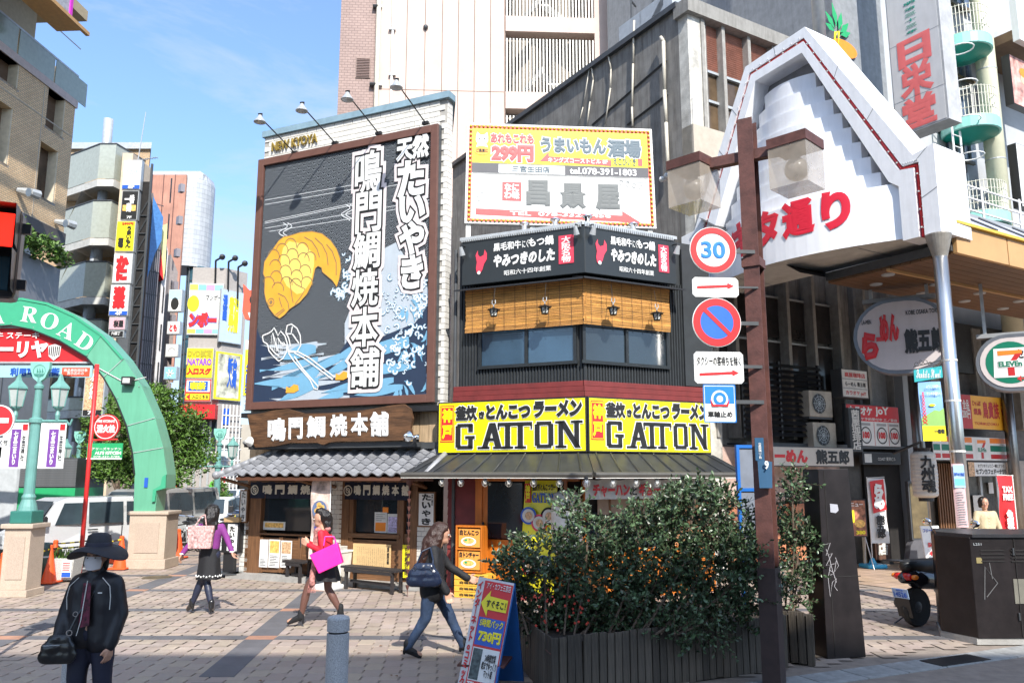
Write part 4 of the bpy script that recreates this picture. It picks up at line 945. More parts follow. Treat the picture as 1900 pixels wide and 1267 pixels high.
for k in range(4):
 w=p+Vector((0,0,.0+k*.102));lab=('lowest noodle crate of the stack under the menu shelf','second noodle crate from the ground under the menu shelf','third noodle crate from the ground under the menu shelf','topmost noodle crate right under the menu shelf')[k]
 if t0 is None:
  t0=t=thing('noodle_crate',lab,'crate',w,FB1.a,'stacked noodle crates')
  MB().cbox(-.03,.62,-.04,.3,0,.095,.006).build('box',BOXW,t);letters(MB(),"白味神店",.08,.025,.45,.075,-.045,.03,1).build('lettering',INK,t);MB().box(.47,.56,-.043,-.041,.065,.075).build('grip',INK,t)
 else:dup(t0,w,FB1.a,lab)
MB().box(-.03,.49,.0,.22,.41,.42)
t=fthing('yellow_menu_banner','tall yellow GATTON banner with bowl pictures standing in the ramen shop doorway','banner',FB1,FB1.uz(968,900,D-.2)[0],D-.2,0)
MB()._add([(0,-.12,.12),(.66,-.12,.12),(.66,.04,2.0),(0.05,.04,2.0),(0,-.10,.12),(.66,-.10,.12),(.66,.06,2.0),(.05,.06,2.0)],[(0,1,2,3),(7,6,5,4),(0,4,5,1),(0,3,7,4),(1,5,6,2)]).build('sheet',YP,t)
letters(MB(),"釜炊きとんこつラー",.2,1.82,.64,1.95,.0,.05).build('lettering',INK,t);letters(MB(),"𝐆𝐀𝐓𝐓𝐎𝐍",.2,1.62,.64,1.79,-.015,.03).build('lettering',BLUE,t)
MB().box(.07,.18,-.02,-.01,1.62,1.95).build('red_stamp',RED,t);letters(MB(),"神\n戸",.08,1.64,.17,1.93,-.025,.06).build('lettering',YP,t)
for(u_,z_,c_)in((.16,1.40,BLUE),(.36,1.28,PINKR),(.54,1.4,NAVY),(.2,.55,RED),(.46,.6,BLUE)):
 MB().disc(u_,z_,.15,-.075 if z_>1 else-.13,20).build('bowl_rim_print',c_,t);MB().disc(u_,z_,.115,-.08 if z_>1 else-.135,18).build('bowl_print',OFFW,t);MB().disc(u_+.01,z_,.07,-.085 if z_>1 else-.14,12).build('noodle_print',FOOD2,t)
CLO=mat('white_cloth',(.62,.60,.56),.85,var=.15)
t=fthing('ramen_shop_curtain','off-white shop curtain with red brush katakana hanging under the metal canopy','curtain',FB2,0,-.3,0)
b=MB();n_=60;L_=2.7;v=[]
for k in range(n_+1):
 for l in range(5):v.append((-.25+L_*k/n_,.03*math.sin(k*.9)*(l/4+.2),2.06-.36*l/4-.05*abs(math.sin(k*PI/10))*(l==0)))
b._add(v,[(k*5+l,(k+1)*5+l,(k+1)*5+l+1,k*5+l+1)for k in range(n_)if k%10!=9 or True for l in range(4)]);b.build('cloth',CLO,t,smooth=True)
letters(MB(),"チャーハン",-.12,1.74,.62,1.95,-.035,.06).build('lettering',RED,t);letters(MB(),"と",.66,1.76,.76,1.9,-.035,.05).build('lettering',INK,t)
letters(MB(),"ギョーザ",.8,1.74,1.42,1.96,-.035,.06).build('lettering',RED,t);letters(MB(),"の美味い店",1.46,1.75,2.1,1.92,-.035,.05).build('lettering',INK,t)
MB().cone((-.3,0,2.07),(2.5,0,2.07),.015,.015,6).build('rod',WOOD,t)
t=fthing('paper_lantern_sign','round white banner with red print behind the shrub at the ramen corner','banner',FB1,W1-.35,-.1,0)
b=MB().lathe([(.1,.75),(.24,.85),(.27,1.2),(.27,1.5),(.22,1.78),(.1,1.85)],n=16);b.build('cloth',CLO,t,smooth=True)
for k in range(7):MB().disc(-.15+.05*k,1.15+.07*math.sin(k*3),.03,-.275,7).build('red_print',RED,t)
# ROOFTOP ADVERTISING BOARD
FT=Fr((-.93,15.9),6)
t=fthing('rooftop_advert_board','large white and yellow advert board edged with red and golden bulbs above the ramen building','billboard',FT)
ST=Sign(FT,t,0)
c=[ST.uz(*p)for p in((867,228),(1209,240),(1218,424),(862,414))]
def bil(u,v,e=0):
 a=(c[0][0]*(1-u)+c[1][0]*u,c[0][1]*(1-u)+c[1][1]*u);b=(c[3][0]*(1-u)+c[2][0]*u,c[3][1]*(1-u)+c[2][1]*u)
 return(a[0]*(1-v)+b[0]*v,a[1]*(1-v)+b[1]*v)
MB().poly([bil(0,0),bil(0,1),bil(1,1),bil(1,0)],0,.18).build('case',WHITE,t)
def bp(u0,v0,u1,v1,m,nm,l=.006):return MB().poly([bil(u0,v0),bil(u0,v1),bil(u1,v1),bil(u1,v0)],-l).build(nm,m,t)
REDO=flat('orange_red_border',(.75,.10,.05),.45)
bp(.012,.02,.988,.98,REDO,'red_border');bp(.03,.055,.97,.955,WHITE,'face',.009);bp(.03,.055,.97,.40,YP,'yellow_band',.012);bp(.03,.40,.97,.50,flat('charcoal_print',(.07,.07,.08),.5),'dark_band',.012)
bp(.17,.41,.52,.495,WHITE,'white_strip',.015);bp(.034,.505,.966,.51,INK,'line',.013)
GB=flat('golden_bulb',(.72,.50,.05),.3,coat=.4);sb_=MB().ball((0,0,0),.03,6).mesh('bulb',GB,True)
for k in range(44):
 u=.02+.96*k/43
 for v in(.034,.968):p=bil(u,v);inst(sb_,'bulb',t,(p[0],-.02,p[1]))
for k in range(1,21):
 v=.034+.934*k/21
 for u in(.02,.98):p=bil(u,v);inst(sb_,'bulb',t,(p[0],-.02,p[1]))
def bt(s,u0,v0,u1,v1,m,bold=.03,gr=0,gm=None,sl=-.05,l=.02):
 a,b_=bil(u0,(v0+v1)/2),bil(u1,(v0+v1)/2);zt,zb=(bil((u0+u1)/2,v0)[1],bil((u0+u1)/2,v1)[1])
 sk=(b_[1]-a[1])/(b_[0]-a[0]);mb=MB();letters(mb,s,a[0],zb,b_[0],zt,-l,bold,2,0,grow=0)
 def sh(mb):U=(a[0]+b_[0])/2;mb.v=[(x,y,z+(x-U)*sk)for(x,y,z)in mb.v];return mb
 if gr:g_=MB();letters(g_,s,a[0],zb,b_[0],zt,-l+.006,bold,2,0,grow=gr);sh(g_).build('lettering_outline',gm,t)
 sh(mb).build('lettering',m,t)
SLATE=flat('slate_print',(.08,.12,.15),.5);GRY=flat('faded_grey_print',(.12,.13,.13),.5);FRED=flat('faded_red_print',(.70,.08,.08),.5)
bt("あれもこれも",.125,.10,.355,.20,FRED,.06,.05,WHITE);bt("299円",.13,.21,.355,.385,FRED,.08,.05,WHITE)
bt("うまいもん",.39,.12,.745,.28,SLATE,.06,.05,WHITE);bt("酒場",.75,.12,.935,.31,SLATE,.06,.05,WHITE)
MB().poly([bil(*p)for p in((.385,.37),(.435,.27),(.435,.315),(.77,.335),(.77,.395),(.435,.37))],-.016).build('red_arrow',FRED,t)
bt("キングズコーストビル 8F",.43,.325,.75,.38,WHITE,.03,l=.022);bt("えこひいき",.78,.31,.905,.385,SLATE,.03);MB().poly([bil(*p)for p in((.915,.31),(.915,.385),(.94,.385),(.94,.31))],-.016).build('seal_print',FRED,t)
bt("三宮生田店",.24,.42,.44,.485,SLATE,.03);bt("tel.078-391-1803",.545,.42,.905,.49,WHITE,.03)
p=bil(.08,.17);cr_=p[0];kz=p[1];MB().disc(cr_,kz,.13,-.016,18,.11).poly([(cr_-.13,kz+.04),(cr_-.10,kz+.17),(cr_-.03,kz+.1)],-.0165).poly([(cr_+.13,kz+.04),(cr_+.11,kz+.17),(cr_+.03,kz+.1)],-.0165).disc(cr_,kz-.17,.12,-.0162,16).build('cat_print',WHITE,t)
MB().disc(cr_-.05,kz+.02,.016,-.019,8).disc(cr_+.05,kz+.02,.016,-.019,8).line([(cr_-.03,kz-.04),(cr_,kz-.055),(cr_+.03,kz-.04)],.01,-.019).build('cat_face_print',INK,t)
MB().disc(cr_+.0,kz-.24,.17,-.020,20,.10).build('coin_print',flat('coin_gold',(.78,.36,.03),.5),t);letters(MB(),"ご贔屓に",cr_-.12,kz-.28,cr_+.12,kz-.2,-.024,.03).build('lettering',INK,t)
bt("昌",.315,.555,.44,.81,GRY,.06);bt("贔",.49,.575,.635,.83,GRY,.05);bt("屋",.68,.575,.81,.84,GRY,.07)
bp(.19,.585,.29,.77,FRED,'red_stamp',.016);bt("なに\nわ味",.2,.60,.28,.755,WHITE,.05,l=.022)
e=MB()
for(u,v,r)in((.065,.76,.05),(.085,.72,.055),(.115,.75,.05),(.075,.80,.04),(.10,.81,.04),(.15,.78,.035),(.14,.83,.035),(.12,.85,.03)):q=bil(u,v);e.ring(q[0],q[1],r*.85,r,-.016,14)
for k in range(4):q=bil(.82+k*.035,.56+k*.012);e.ring(q[0],q[1],.04,.05,-.016,12);
e.line([bil(.80,.53),bil(.88,.55),bil(.965,.55)],.008,-.016);e.build('line_drawing',GRY,t)
MB().poly([bil(*p)for p in((.055,.855),(.82,.885),(.82,.84),(.93,.965),(.80,.945),(.055,.915))],-.016).build('red_arrow',FRED,t);bt("TEL  078-332-5456",.23,.872,.76,.915,WHITE,.03,l=.022)
for u in(.02,.35,.65,.97):q=bil(u,1);MB().box(q[0]-.05,q[0]+.05,.05,.15,q[1]-1.0,q[1]+.02).build('support',OFFW,t)
tr_=MB()
for k in range(3):tr_.cone((bil(.35,1)[0]+k*.9,.3,6.3),(bil(.35,1)[0]+.45+k*.9,.3,7.3),.03,.03,4)
tr_.build('truss',OFFW,t)
t0=None
for k,(px,py,lab)in enumerate(((973,422,'chrome roof ventilator below the advert board, left'),(1030,412,'chrome roof ventilator below the advert board, middle left'),(1090,412,'chrome roof ventilator below the advert board, by the corner edge'),(1175,432,'chrome roof ventilator below the advert board, right'))):
 fr_=FB1 if px<1070 else FB2;u,z=fr_.uz(px,py,.12);w=fr_.w(u,.12,6.56)
 if t0 is None:
  t0=t=thing('roof_ventilator',lab,'ventilator',w,0,'small roof ventilators over the black fascia')
  MB().lathe([(.05,0),(.05,.1),(.09,.12),(.10,.15),(.02,.18)],n=12).build('cowl',CHROME,t,smooth=True);MB().lathe([(.07,0),(.06,.03)],n=12).build('collar',LGREY,t)
 else:dup(t0,w,0,lab)
# TALL CREAM BUILDING BEHIND
FK=Fr((-8.0,29.0),3)
CREAM=mat('cream_panel',(0.56,0.43,0.37),.75,var=.07,scale=1.2,dirt=.12);TILEB=brickmat('pinkish_brown_tile',(.33,.23,.20),(.29,.20,.175),(.20,.14,.12),.22,.11,.012)
bK=fthing('cream_tower','tall cream panelled tower with slatted stair openings, behind the billboard','building',FK)
def uk(px,py,off=0):return FK.uz(px,py,off)
xb0,xb1=uk(628,150)[0],uk(702,150)[0];xr=uk(1142,100)[0]
o0,o1=uk(938,100)[0],uk(1104,100)[0];TOP=27.0
MB().box(xb0,xb1,0,6,0,TOP).build('tiled_wall',TILEB,bK)
zs=[0,7.5];z=uk(800,168)[1];zz_=[z-8.6,z-4.3,z,z+4.30*.97,z+8.6,TOP]
cols=[uk(x,100)[0]for x in(703,754,788,820,850,880,910,936)]
MB().box(xb1,o0,.06,6,0,TOP).build('core',mat('joint_brown',(.26,.2,.17),.9),bK)
pms={}
for j in range(len(zz_)-1):
 for a,b_ in zip(cols,cols[1:]):
  MB().cbox(a+.012,b_-.012,.0,.06,zz_[j]+.012,zz_[j+1]-.012,.004).build('cladding_panel',CREAM,bK)
MB().box(xb1,o0,.0,.059,0,zz_[0]).build('lower_cladding',CREAM,bK)
fl=[uk(1020,y)[1]for y in(265,203,172,60,32,-90,-118,-250)]
MB().box(o1,xr,0,6,0,TOP).build('right_wall',CREAM,bK)
for k in range(1,8,2):MB().box(o0,o1,0.0,.5,fl[k],fl[k+1]if k+1<8 else TOP).build('floor_band',CREAM,bK)if k+1<8 else None
MB().box(o0,o1,2.6,2.8,0,TOP).build('stairwell_back',mat('stairwell_wall',(.30,.26,.22),.8),bK)
MB().box(o0,o1,0.0,.5,0,uk(1020,265)[1]-1.2).build('lower_wall',CREAM,bK)
SLAT=mat('pale_slat',(.66,.64,.58),.5)
sm=None
for k in range(0,7,2):
 z1_,z0_=(fl[k]if k==0 else fl[k]),0
 lo,hi=(fl[0]-1.2,fl[1])if k==0 else(fl[k],fl[k+1])
 if hi>TOP:continue
 h_=hi-lo-.25;me=MB().box(-.028,.028,.1,.2,0,h_).mesh('slat',SLAT);n_=27
 for i in range(n_):inst(me,'slat',bK,(o0+.06+(o1-o0-.12)*i/(n_-1),0,lo))
 MB()._add([(o0+.3,.8,lo),(o0+1.6,.8,lo+1.6),(o0+1.6,1.6,lo+1.6),(o0+.3,1.6,lo),(o0+.3,.8,lo-.3),(o0+1.6,.8,lo+1.3)],[(0,1,2,3),(0,4,5,1)]).build('stair_flight',SLAT,bK)
 MB()._add([(o1-.2,1.5,lo+.3),(o0+1.3,1.5,lo+1.9),(o0+1.3,2.3,lo+1.9),(o1-.2,2.3,lo+.3),(o1-.2,1.5,lo-.1),(o0+1.3,1.5,lo+1.5)],[(0,1,2,3),(0,4,5,1)]).build('stair_flight',SLAT,bK)
PIPE=mat('cream_pipe',(.52,.48,.40),.5)
MB().cone((xb1-.05,-.12,3),(xb1-.05,-.12,TOP),.09,.09,10).build('drainpipe',PIPE,bK,smooth=True);x_=uk(728,100)[0];MB().cone((x_,-.08,6),(x_,-.08,TOP),.045,.045,8).build('drainpipe',WHITE,bK,smooth=True)
for(px,py)in((728,57),(728,141),(703,160),(703,15)):u,z=uk(px,py);MB().box(u-.13,u+.13,-.14,.0,z-.03,z+.03).build('pipe_bracket',LGREY,bK)
u,z=uk(790,52);MB().ball((u,-.05,z),.1,10).build('vent_cap',DGREY,bK)
a,b_=uk(661,106),uk(687,146);vt=MB().box(a[0],b_[0],-.04,0,b_[1],a[1]).build('vent_grille',mat('brown_grille',(.24,.16,.13),.5),bK)
for k in range(12):MB().box(a[0]+.03,b_[0]-.03,-.07,-.045,b_[1]+.04+k*(a[1]-b_[1]-.08)/12,b_[1]+.06+k*(a[1]-b_[1]-.08)/12).build('louvre',mat('brown_grille_blade',(.2,.12,.1),.5),vt)
for(px,py)in((700,16),(694,160)):u,z=uk(px,py);MB().cone((u-.15,-.12,z),(u+.1,-.12,z),.09,.09,8).build('bracket_lamp',BLACK,bK)
t=fthing('white_tower','bright white plain tower with a drainpipe and small high window, right of the cream tower','building',Fr((6.2,33),3))
FW=Fr((6.2,33),3);xa,xc=FW.uz(1128,60)[0],FW.uz(1400,60)[0]
MB().box(xa,xc,0,6,0,26).build('wall',WHITE,t);u,z=FW.uz(1166,5);MB().box(u-.4,u+1.4,-.04,0,z-.15,z+1.4).build('window',BLG,t)
MB().cone((FW.uz(1155,50)[0],-.06,5),(FW.uz(1155,50)[0],-.06,26),.05,.05,8).build('drainpipe',LGREY,t)
# DARK BUILDING ALONG THE ARCADE STREET
C0=(4.05,17.4);FC=Fr(C0,31);FS=Fr(C0,121)
bC=fthing('old_arcade_building','weathered grey building along the arcade street with brown shutters above and dark windows below','building',FC)
GW=mat('weathered_dark_render',(0.21,0.20,0.185),.85,var=.25,scale=2,streak=.75,bump=.2);CW=mat('peeling_white_concrete',(.55,.53,.48),.85,var=.25,scale=3,dirt=.6,bump=.4)
zr=FC.uz(1290,14)[1];uC1=FC.uz(1500,60)[0]+1.2;zlow=5.6
MB().box(-.0,uC1,.25,12,0,zr).build('wall',GW,bC)
def us(px,py):u,z=FS.uz(px,py);return(u,z)
PB=MB()
for l,r in(([(1100,120),(1104,150),(1098,190),(1092,236)],.02),([(1130,95),(1137,130),(1136,165),(1126,232)],.02),([(1180,40),(1178,120),(1176,200),(1177,236)],.028),([(1097,128),(1085,200),(1077,232)],.015)):
 pts=[]
 for(px,py)in l:u,z=us(px,py);pts.append((-.06,u,z))
 PB=MB().tube(pts,r,6);PB.build('cable_conduit',PIPE,bC,smooth=True)
pts=[(-.12,us(x,y)[0],us(x,y)[1])for x,y in((1233,72),(1238,80),(1240,170),(1243,230),(1247,330))]
MB().tube(pts,.045,8).build('drainpipe',PIPE,bC,smooth=True)
for(xa,ya,xb,yb)in((1100,232,1238,112),(1165,232,1240,175)):a,b_=us(xa,ya),us(xb,yb);MB().tube([(-.02,a[0],a[1]),(-.02,b_[0],b_[1])],.03,4).build('wall_joint',DGREY,bC)
MB().box(-.12,.02,0.2,12,zr-.02,zr+.12).build('coping',DGREY,bC)
for(px,py)in((1205,32),(1190,58),(1150,70)):
 u,z=us(px,py);MB().box(.3,1.2,u-.5,u+.4,zr+.1,zr+.9).build('roof_unit',LGREY,bC)
 MB().tube([(.4,u,zr),(.4,u,zr+1.5),(.9,u+.4,zr+1.7)],.03,5).build('roof_pipe',DGREY,bC)
MB().box(0,.55,-.06,.25,0,zr).build('corner_pier',CW,bC);MB().box(.55,.62,-.02,.25,0,zr).build('pier_edge',GW,bC)
for(za,zb)in((6.2,8.3),(8.4,10.6)):MB().cbox(.03,.33,-.10,-.05,za,zb,.01).build('marble_slab',mat('marble_slab',(.6,.58,.54),.5,var=.2,dirt=.5),bC)
SHUT=mat('red_brown_shutter',(.33,.15,.105),.6,var=.2,scale=5,streak=.3);SHUT2=SHUT
FIN=mat('concrete_fin',(.30,.285,.26),.8,var=.2,streak=.4)
fins=[1300,1338,1385,1430,1475,1520]
zt,zm=FC.uz(1300,18)[1]-.25,FC.uz(1300,122)[1];zbm=FC.uz(1310,238)[1]
ux=[FC.uz(x,100)[0]for x in fins]
for u in ux+[ux[-1]+1.0,ux[-1]+2.0]:MB().box(u-.05,u+.05,-.10,.24,2.9,zr-.2).build('fin',FIN,bC)
for a,b_ in zip(ux,ux[1:]):
 MB().box(a+.05,b_-.05,.10,.24,zm,zt).build('shutter',SHUT,bC);sh=bC.children[-1]
 w_=MB().box(a+.05,b_-.05,.14,.24,zbm,zm-.05).build('window',mat('brown_glass',(.09,.06,.035),.15,var=.5,scale=1.5),bC)
 MB().box(a+.05,b_-.05,.08,.14,(zm+zbm)/2-.03,(zm+zbm)/2+.03).build('sash_bar',LGREY,w_);MB().box(a+.05,b_-.05,.06,.14,zm-.06,zm).build('sash_bar',LGREY,w_)
sl=MB()
for a,b_ in zip(ux,ux[1:]):
 n_=22
 for k in range(n_):
  z=zm+(zt-zm)*k/n_;sl._add([(a+.05,.095,z),(b_-.05,.095,z),(b_-.05,.07,z+.03),(a+.05,.07,z+.03),(b_-.05,.098,z+(zt-zm)/n_),(a+.05,.098,z+(zt-zm)/n_)],[(0,1,2,3),(3,2,4,5)])
sl.build('shutter_slats',SHUT,bC,kind='stuff')
MB().box(-.1,uC1,-.2,.3,zr-.3,zr+.05).build('parapet',mat('parapet_concrete',(.25,.24,.22),.8,streak=.5),bC)
MB().box(0,uC1,-.12,.25,zbm-.9,zbm-.05).build('sill_band',mat('beige_band',(.44,.39,.32),.8,var=.1),bC)
DW=mat('dim_window',(.035,.032,.032),.12,var=.5,scale=1.2)
for k,(a,b_)in enumerate(zip(ux,ux[1:])):
 for(za,zb)in((5.3,6.3),(4.15,5.22)):
  w_=MB().box(a+.06,b_-.06,.16,.24,za,zb).build('window',DW,bC);MB().box(a+.06,b_-.06,.12,.16,zb-.04,zb).build('window_rail',LGREY,w_)
for i in range(13):MB()._add([(1.0,-.35,2.95+i*.13),(3.6,-.35,2.95+i*.13),(3.6,-.28,3.04+i*.13),(1.0,-.28,3.04+i*.13)],[(0,1,2,3)]).build('screen_slat',BLACK,bC)
for u in(1.0,2.2,3.55):MB().box(u-.03,u+.03,-.3,-.24,2.9,4.65).build('screen_post',BLACK,bC)
def aircon(fr,u,off,z,lab,s=1.0,rot=0):
 t=fthing('air_conditioner',lab,'air conditioner',fr,u,off,z,'outdoor air conditioner units')
 MB().cbox(0,.8*s,0,.3*s,0,.6*s,.015).build('case',mat('aged_beige_metal',(.42,.38,.31),.5,dirt=.6),t)
 MB().ring(.33*s,.3*s,.20*s,.23*s,-.012,20).disc(.33*s,.3*s,.2*s,-.006,20).build('fan_opening',BLACK,t)
 b=MB()
 for k in range(3):b.ring(.33*s,.3*s,(.05+.055*k)*s,(.06+.055*k)*s,-.02,16)
 for k in range(10):a_=k*PI/5;b.line([(.33*s,.3*s),(.33*s+.22*s*math.cos(a_),.3*s+.22*s*math.sin(a_))],.008,-.022)
 b.build('fan_grille',LGREY,t);MB().box(0,.8*s,.02,.28*s,-.05,0).build('bracket',DGREY,t);return t
u,z=FC.uz(1503,772,-.5);aircon(FC,u,-.5,z,'beige air conditioner unit on the wall beside the dark slatted screen, upper one');u,z=FC.uz(1511,836,-.5);aircon(FC,u,-.5,z+.05,'beige air conditioner unit just above the noodle shop sign, lower one')
MB().box(1.0,9,-.34,.24,2.72,2.8).build('shop_canopy_shelf',DGREY,bC)
MB().box(.0,uC1+3,.0,.3,0,2.75).build('ground_floor_wall',mat('dark_stone',(.07,.06,.05),.6,var=.3,dirt=.3),bC)
WI=mat('pinkish_rough_plaster',(.42,.30,.25),.9,var=.35,scale=4,bump=.5)
MB().box(.5,4.4,-.06,-.005,1.5,2.7).build('plaster_wall',WI,bC);MB().box(.5,4.4,-.05,-.003,.2,1.45).build('shop_window',mat('warm_interior2',(.40,.16,.08),.5,var=.8,scale=4),bC)
for u in(.6,1.6,2.6,3.6,4.35):MB().box(u-.04,u+.04,-.12,-.02,0,1.6).build('shop_post',WOOD,bC)
def csign(px0,py0,px1,py1,m,lab,off=-.3,name='shop_sign',th=.1,fr=None,group=None,frame=None,z=None):
 fr=fr or FC;a,b_=fr.uz(px0,py0,off),fr.uz(px1,py1,off);W,H=b_[0]-a[0],a[1]-b_[1]
 t=fthing(name,lab,'sign',fr,a[0],off,b_[1],group)
 MB().cbox(0,W,0,th,0,H,.008).build('case',frame or DGREY,t);MB().box(.02,W-.02,-.005,-.001,.02,H-.02).build('face',m,t);return t,W,H
def L(t,s,W,H,u0,v0,u1,v1,m=INK,bold=.03,lift=.01,res=2,slant=0,thick=.004):
 return letters(MB(),s,W*u0,H*v0,W*u1,H*v1,-lift,bold,res,slant,thick).build('lettering',m,t)
CRM=flat('cream_sign_face',(.56,.52,.46),.5)
t,W,H=csign(1404,826,1585,866,CRM,'long cream noodle shop sign with red and black brush lettering above the square black pillar',off=-.8)
L(t,"らーめん",W,H,.06,.16,.50,.84,RED,.07);L(t,"熊五郎",W,H,.58,.12,.95,.88,INK,.05)
t,W,H=csign(1568,748,1672,830,WHITE,'red and white karaoke price board with four 100 yen circles',off=-.35)
MB().box(.02,W-.02,-.009,-.006,H*.60,H-.02).build('red_header',RED,t);L(t,"カラオケ",W,H,.04,.74,.48,.95,WHITE,.05,.014);L(t,"joY",W,H,.54,.72,.80,.97,WHITE,.04,.014);L(t,"カラオケ予約受付中 三ノ宮店",W,H,.06,.62,.95,.69,WHITE,.02,.014)
for k,u in enumerate((.10,.34,.64,.88)):
 MB().ring(W*u,H*.27,W*.085,W*.10,-.012,20).build('price_circle',INK,t);L(t,"100",W,H,u-.065,.19,u+.065,.36,RED,.06,.014);MB().box(W*(u-.09),W*(u+.09),-.012,-.010,H*.50,H*.56).build('heading_strip',flat('faded_print',(.35,.35,.35),.6),t)
for u in(.22,.5,.77):MB().box(W*u-.006,W*u+.006,-.012,-.010,.03,H*.58).build('rule_line',RED,t)
t,W,H=csign(1574,756,1602,838,BLACK,'narrow black projecting sign with white vertical 茜屋珈琲店',off=-.75,name='vertical_sign');L(t,"茜\n屋\n珈\n琲\n店",W,H,.15,.04,.85,.96,OFFW,.03)
t,W,H=csign(1600,838,1672,862,BLACK,'black name plate reading COAST over the dark building entrance',off=-.32,name='name_plate');L(t,"COAST 東洋ビル",W,H,.38,.3,.85,.62,flat('silver_letter',(.5,.5,.48),.4),.02);MB().box(W*.04,W*.22,-.012,-.008,H*.15,H*.85).build('logo_plate',OFFW,t)
t,W,H=csign(1560,683,1612,740,OFFW,'small stacked grey box sign with three name strips below the oval noodle sign',off=-.6,name='box_sign',th=.3)
for k,(s,m)in enumerate((("カラオケ joY",RED),("らーめん 熊五郎",INK),("高屋珈琲店",RED))):L(t,s,W,H,.12,.07+.32*k,.9,.24+.32*k,m,.02);MB().box(.0,W,-.01,-.004,H*(.31+.32*k),H*(.335+.32*k)).build('divider',GREY,t)if k<2 else None
def cbox_(px0,px1,z0,z1,m,nm,off0=-.1,off1=.1,par=None):a,b_=FC.uz(px0,900,off0)[0],FC.uz(px1,900,off0)[0];return MB().cbox(a,b_,off0,off1,z0,z1,.006).build(nm,m,par or bC)
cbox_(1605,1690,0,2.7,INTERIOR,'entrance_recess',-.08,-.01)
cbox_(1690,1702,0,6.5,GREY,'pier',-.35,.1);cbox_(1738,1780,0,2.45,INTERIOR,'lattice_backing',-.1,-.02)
for k in range(9):cbox_(1740+k*4.6,1742+k*4.6,.1,2.4,WOOD,'lattice_bar',-.16,-.11)
# CONVENIENCE STORE, its own building further along
uD=uC1+.02
bD=fthing('arcade_store_building','pale building with round green-trimmed balconies over the convenience store','building',FC)
MB().box(uD+2.2,30,.3,10,0,26).build('wall',mat('pale_grey_cladding',(.42,.43,.44),.6,var=.1,scale=1.5),bD)
bL=fthing('grey_leaf_building','smooth grey building with green leaf emblem, between the shuttered building and the balcony building','building',FC)
MB().box(uD,uD+2.18,.1,10,0,22).build('wall',mat('smooth_grey_wall',(.23,.24,.25),.6,var=.15,streak=.3),bL)
px=1500;MB().cone((FC.uz(1497,30)[0]+0,-.35,12.9),(FC.uz(1500,20)[0],-.35,22),.16,.16,12).build('duct',mat('galvanised_duct',(.55,.57,.58),.35,metal=.6),bL,smooth=True)
t=fthing('leaf_emblem','round green leaf and orange bowl emblem on the grey wall behind the gate','sign',FC,*([FC.uz(1553,68,.05)[0],.05]),FC.uz(1553,68)[1])
e=MB()
for k,(a,r)in enumerate(((2.6,.5),(2.1,.7),(1.57,.9),(1.1,.75),(.6,.7),(.2,.6))):e.line([(r*t_*math.cos(a+.15*t_),.1+r*t_*math.sin(a+.15*t_))for t_ in(.25,.45,.6,.8,1)],.2,-.01-k*.001,taper=True)
e.build('leaves',GREENP,t);MB().disc(0.25,-.25,.55,-.02,20,.25).build('bowl',ORANGE,t);MB().line([(-.2,-.3),(-.1,.1),(.05,.2),(0,-.2)],.14,-.03,taper=True).build('flame',YEL,t)
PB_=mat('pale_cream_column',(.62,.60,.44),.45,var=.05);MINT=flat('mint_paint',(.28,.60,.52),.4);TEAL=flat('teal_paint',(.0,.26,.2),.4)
def ud(px,py,off=0):return FC.uz(px,py,off)
colx=ud(1866,480,-.5)[0]
MB().cone((colx,-.5,6),(colx,-.5,26),.28,.28,20).build('round_column',PB_,bD,smooth=True)
for z in(8.5,11.4,14.3,17.2,20.1):MB().cone((colx,-.5,z),(colx,-.5,z+.03),.29,.29,20).build('column_joint',LGREY,bD)
RL=mat('ivory_railing',(.62,.60,.5),.4)
for(px,py)in((1843,405),(1828,233),(1805,80),(1790,-60)):
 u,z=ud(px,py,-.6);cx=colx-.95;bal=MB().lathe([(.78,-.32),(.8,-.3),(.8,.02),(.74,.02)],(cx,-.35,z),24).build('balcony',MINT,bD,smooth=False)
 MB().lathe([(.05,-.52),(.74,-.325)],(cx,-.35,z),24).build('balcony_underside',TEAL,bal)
 r=MB()
 for k in range(26):
  a=-PI+PI*k/25;r.cone((cx+.76*math.cos(a),-.35+.76*math.sin(a),z),(cx+.76*math.cos(a),-.35+.76*math.sin(a),z+.95),.012,.012,4)
 for zz1 in(.05,.28,.68,.92):r.tube([(cx+.76*math.cos(-PI+PI*k/16),-.35+.76*math.sin(-PI+PI*k/16),z+zz1)for k in range(17)],.015,4)
 r.build('railing',RL,bal)
 MB().box(cx-.6,cx+.65,.2,.295,z-.1,z+2.1).build('brown_recess',mat('brown_recess',(.16,.13,.12),.7),bD)
for(ya,yb)in((60,150),(175,300),(320,420),(-70,20)):
 a,b_=ud(1750,ya,.25),ud(1792,yb,.25);z0_,z1_=b_[1],ud(1770,ya,.25)[1]
 w_=MB().box(a[0],b_[0]+.2,.20,.27,min(z0_,z1_),max(z0_,z1_)).build('window',mat('greyish_blue_glass',(.10,.14,.22),.12,var=.3),bD)
 for k in range(4):x_=a[0]+(b_[0]+.2-a[0])*k/3;MB().box(x_-.04,x_+.04,.14,.2,min(z0_,z1_)-.05,max(z0_,z1_)+.05).build('window_bar',LGREY,w_)
 MB().box(a[0]-.1,b_[0]+.3,.12,.2,min(z0_,z1_)-.1,min(z0_,z1_)+.0).build('sill',mat('bronze_sill',(.16,.12,.07),.5),w_)
for(px,ya)in((1715,120),(1690,180)):pass
t=None
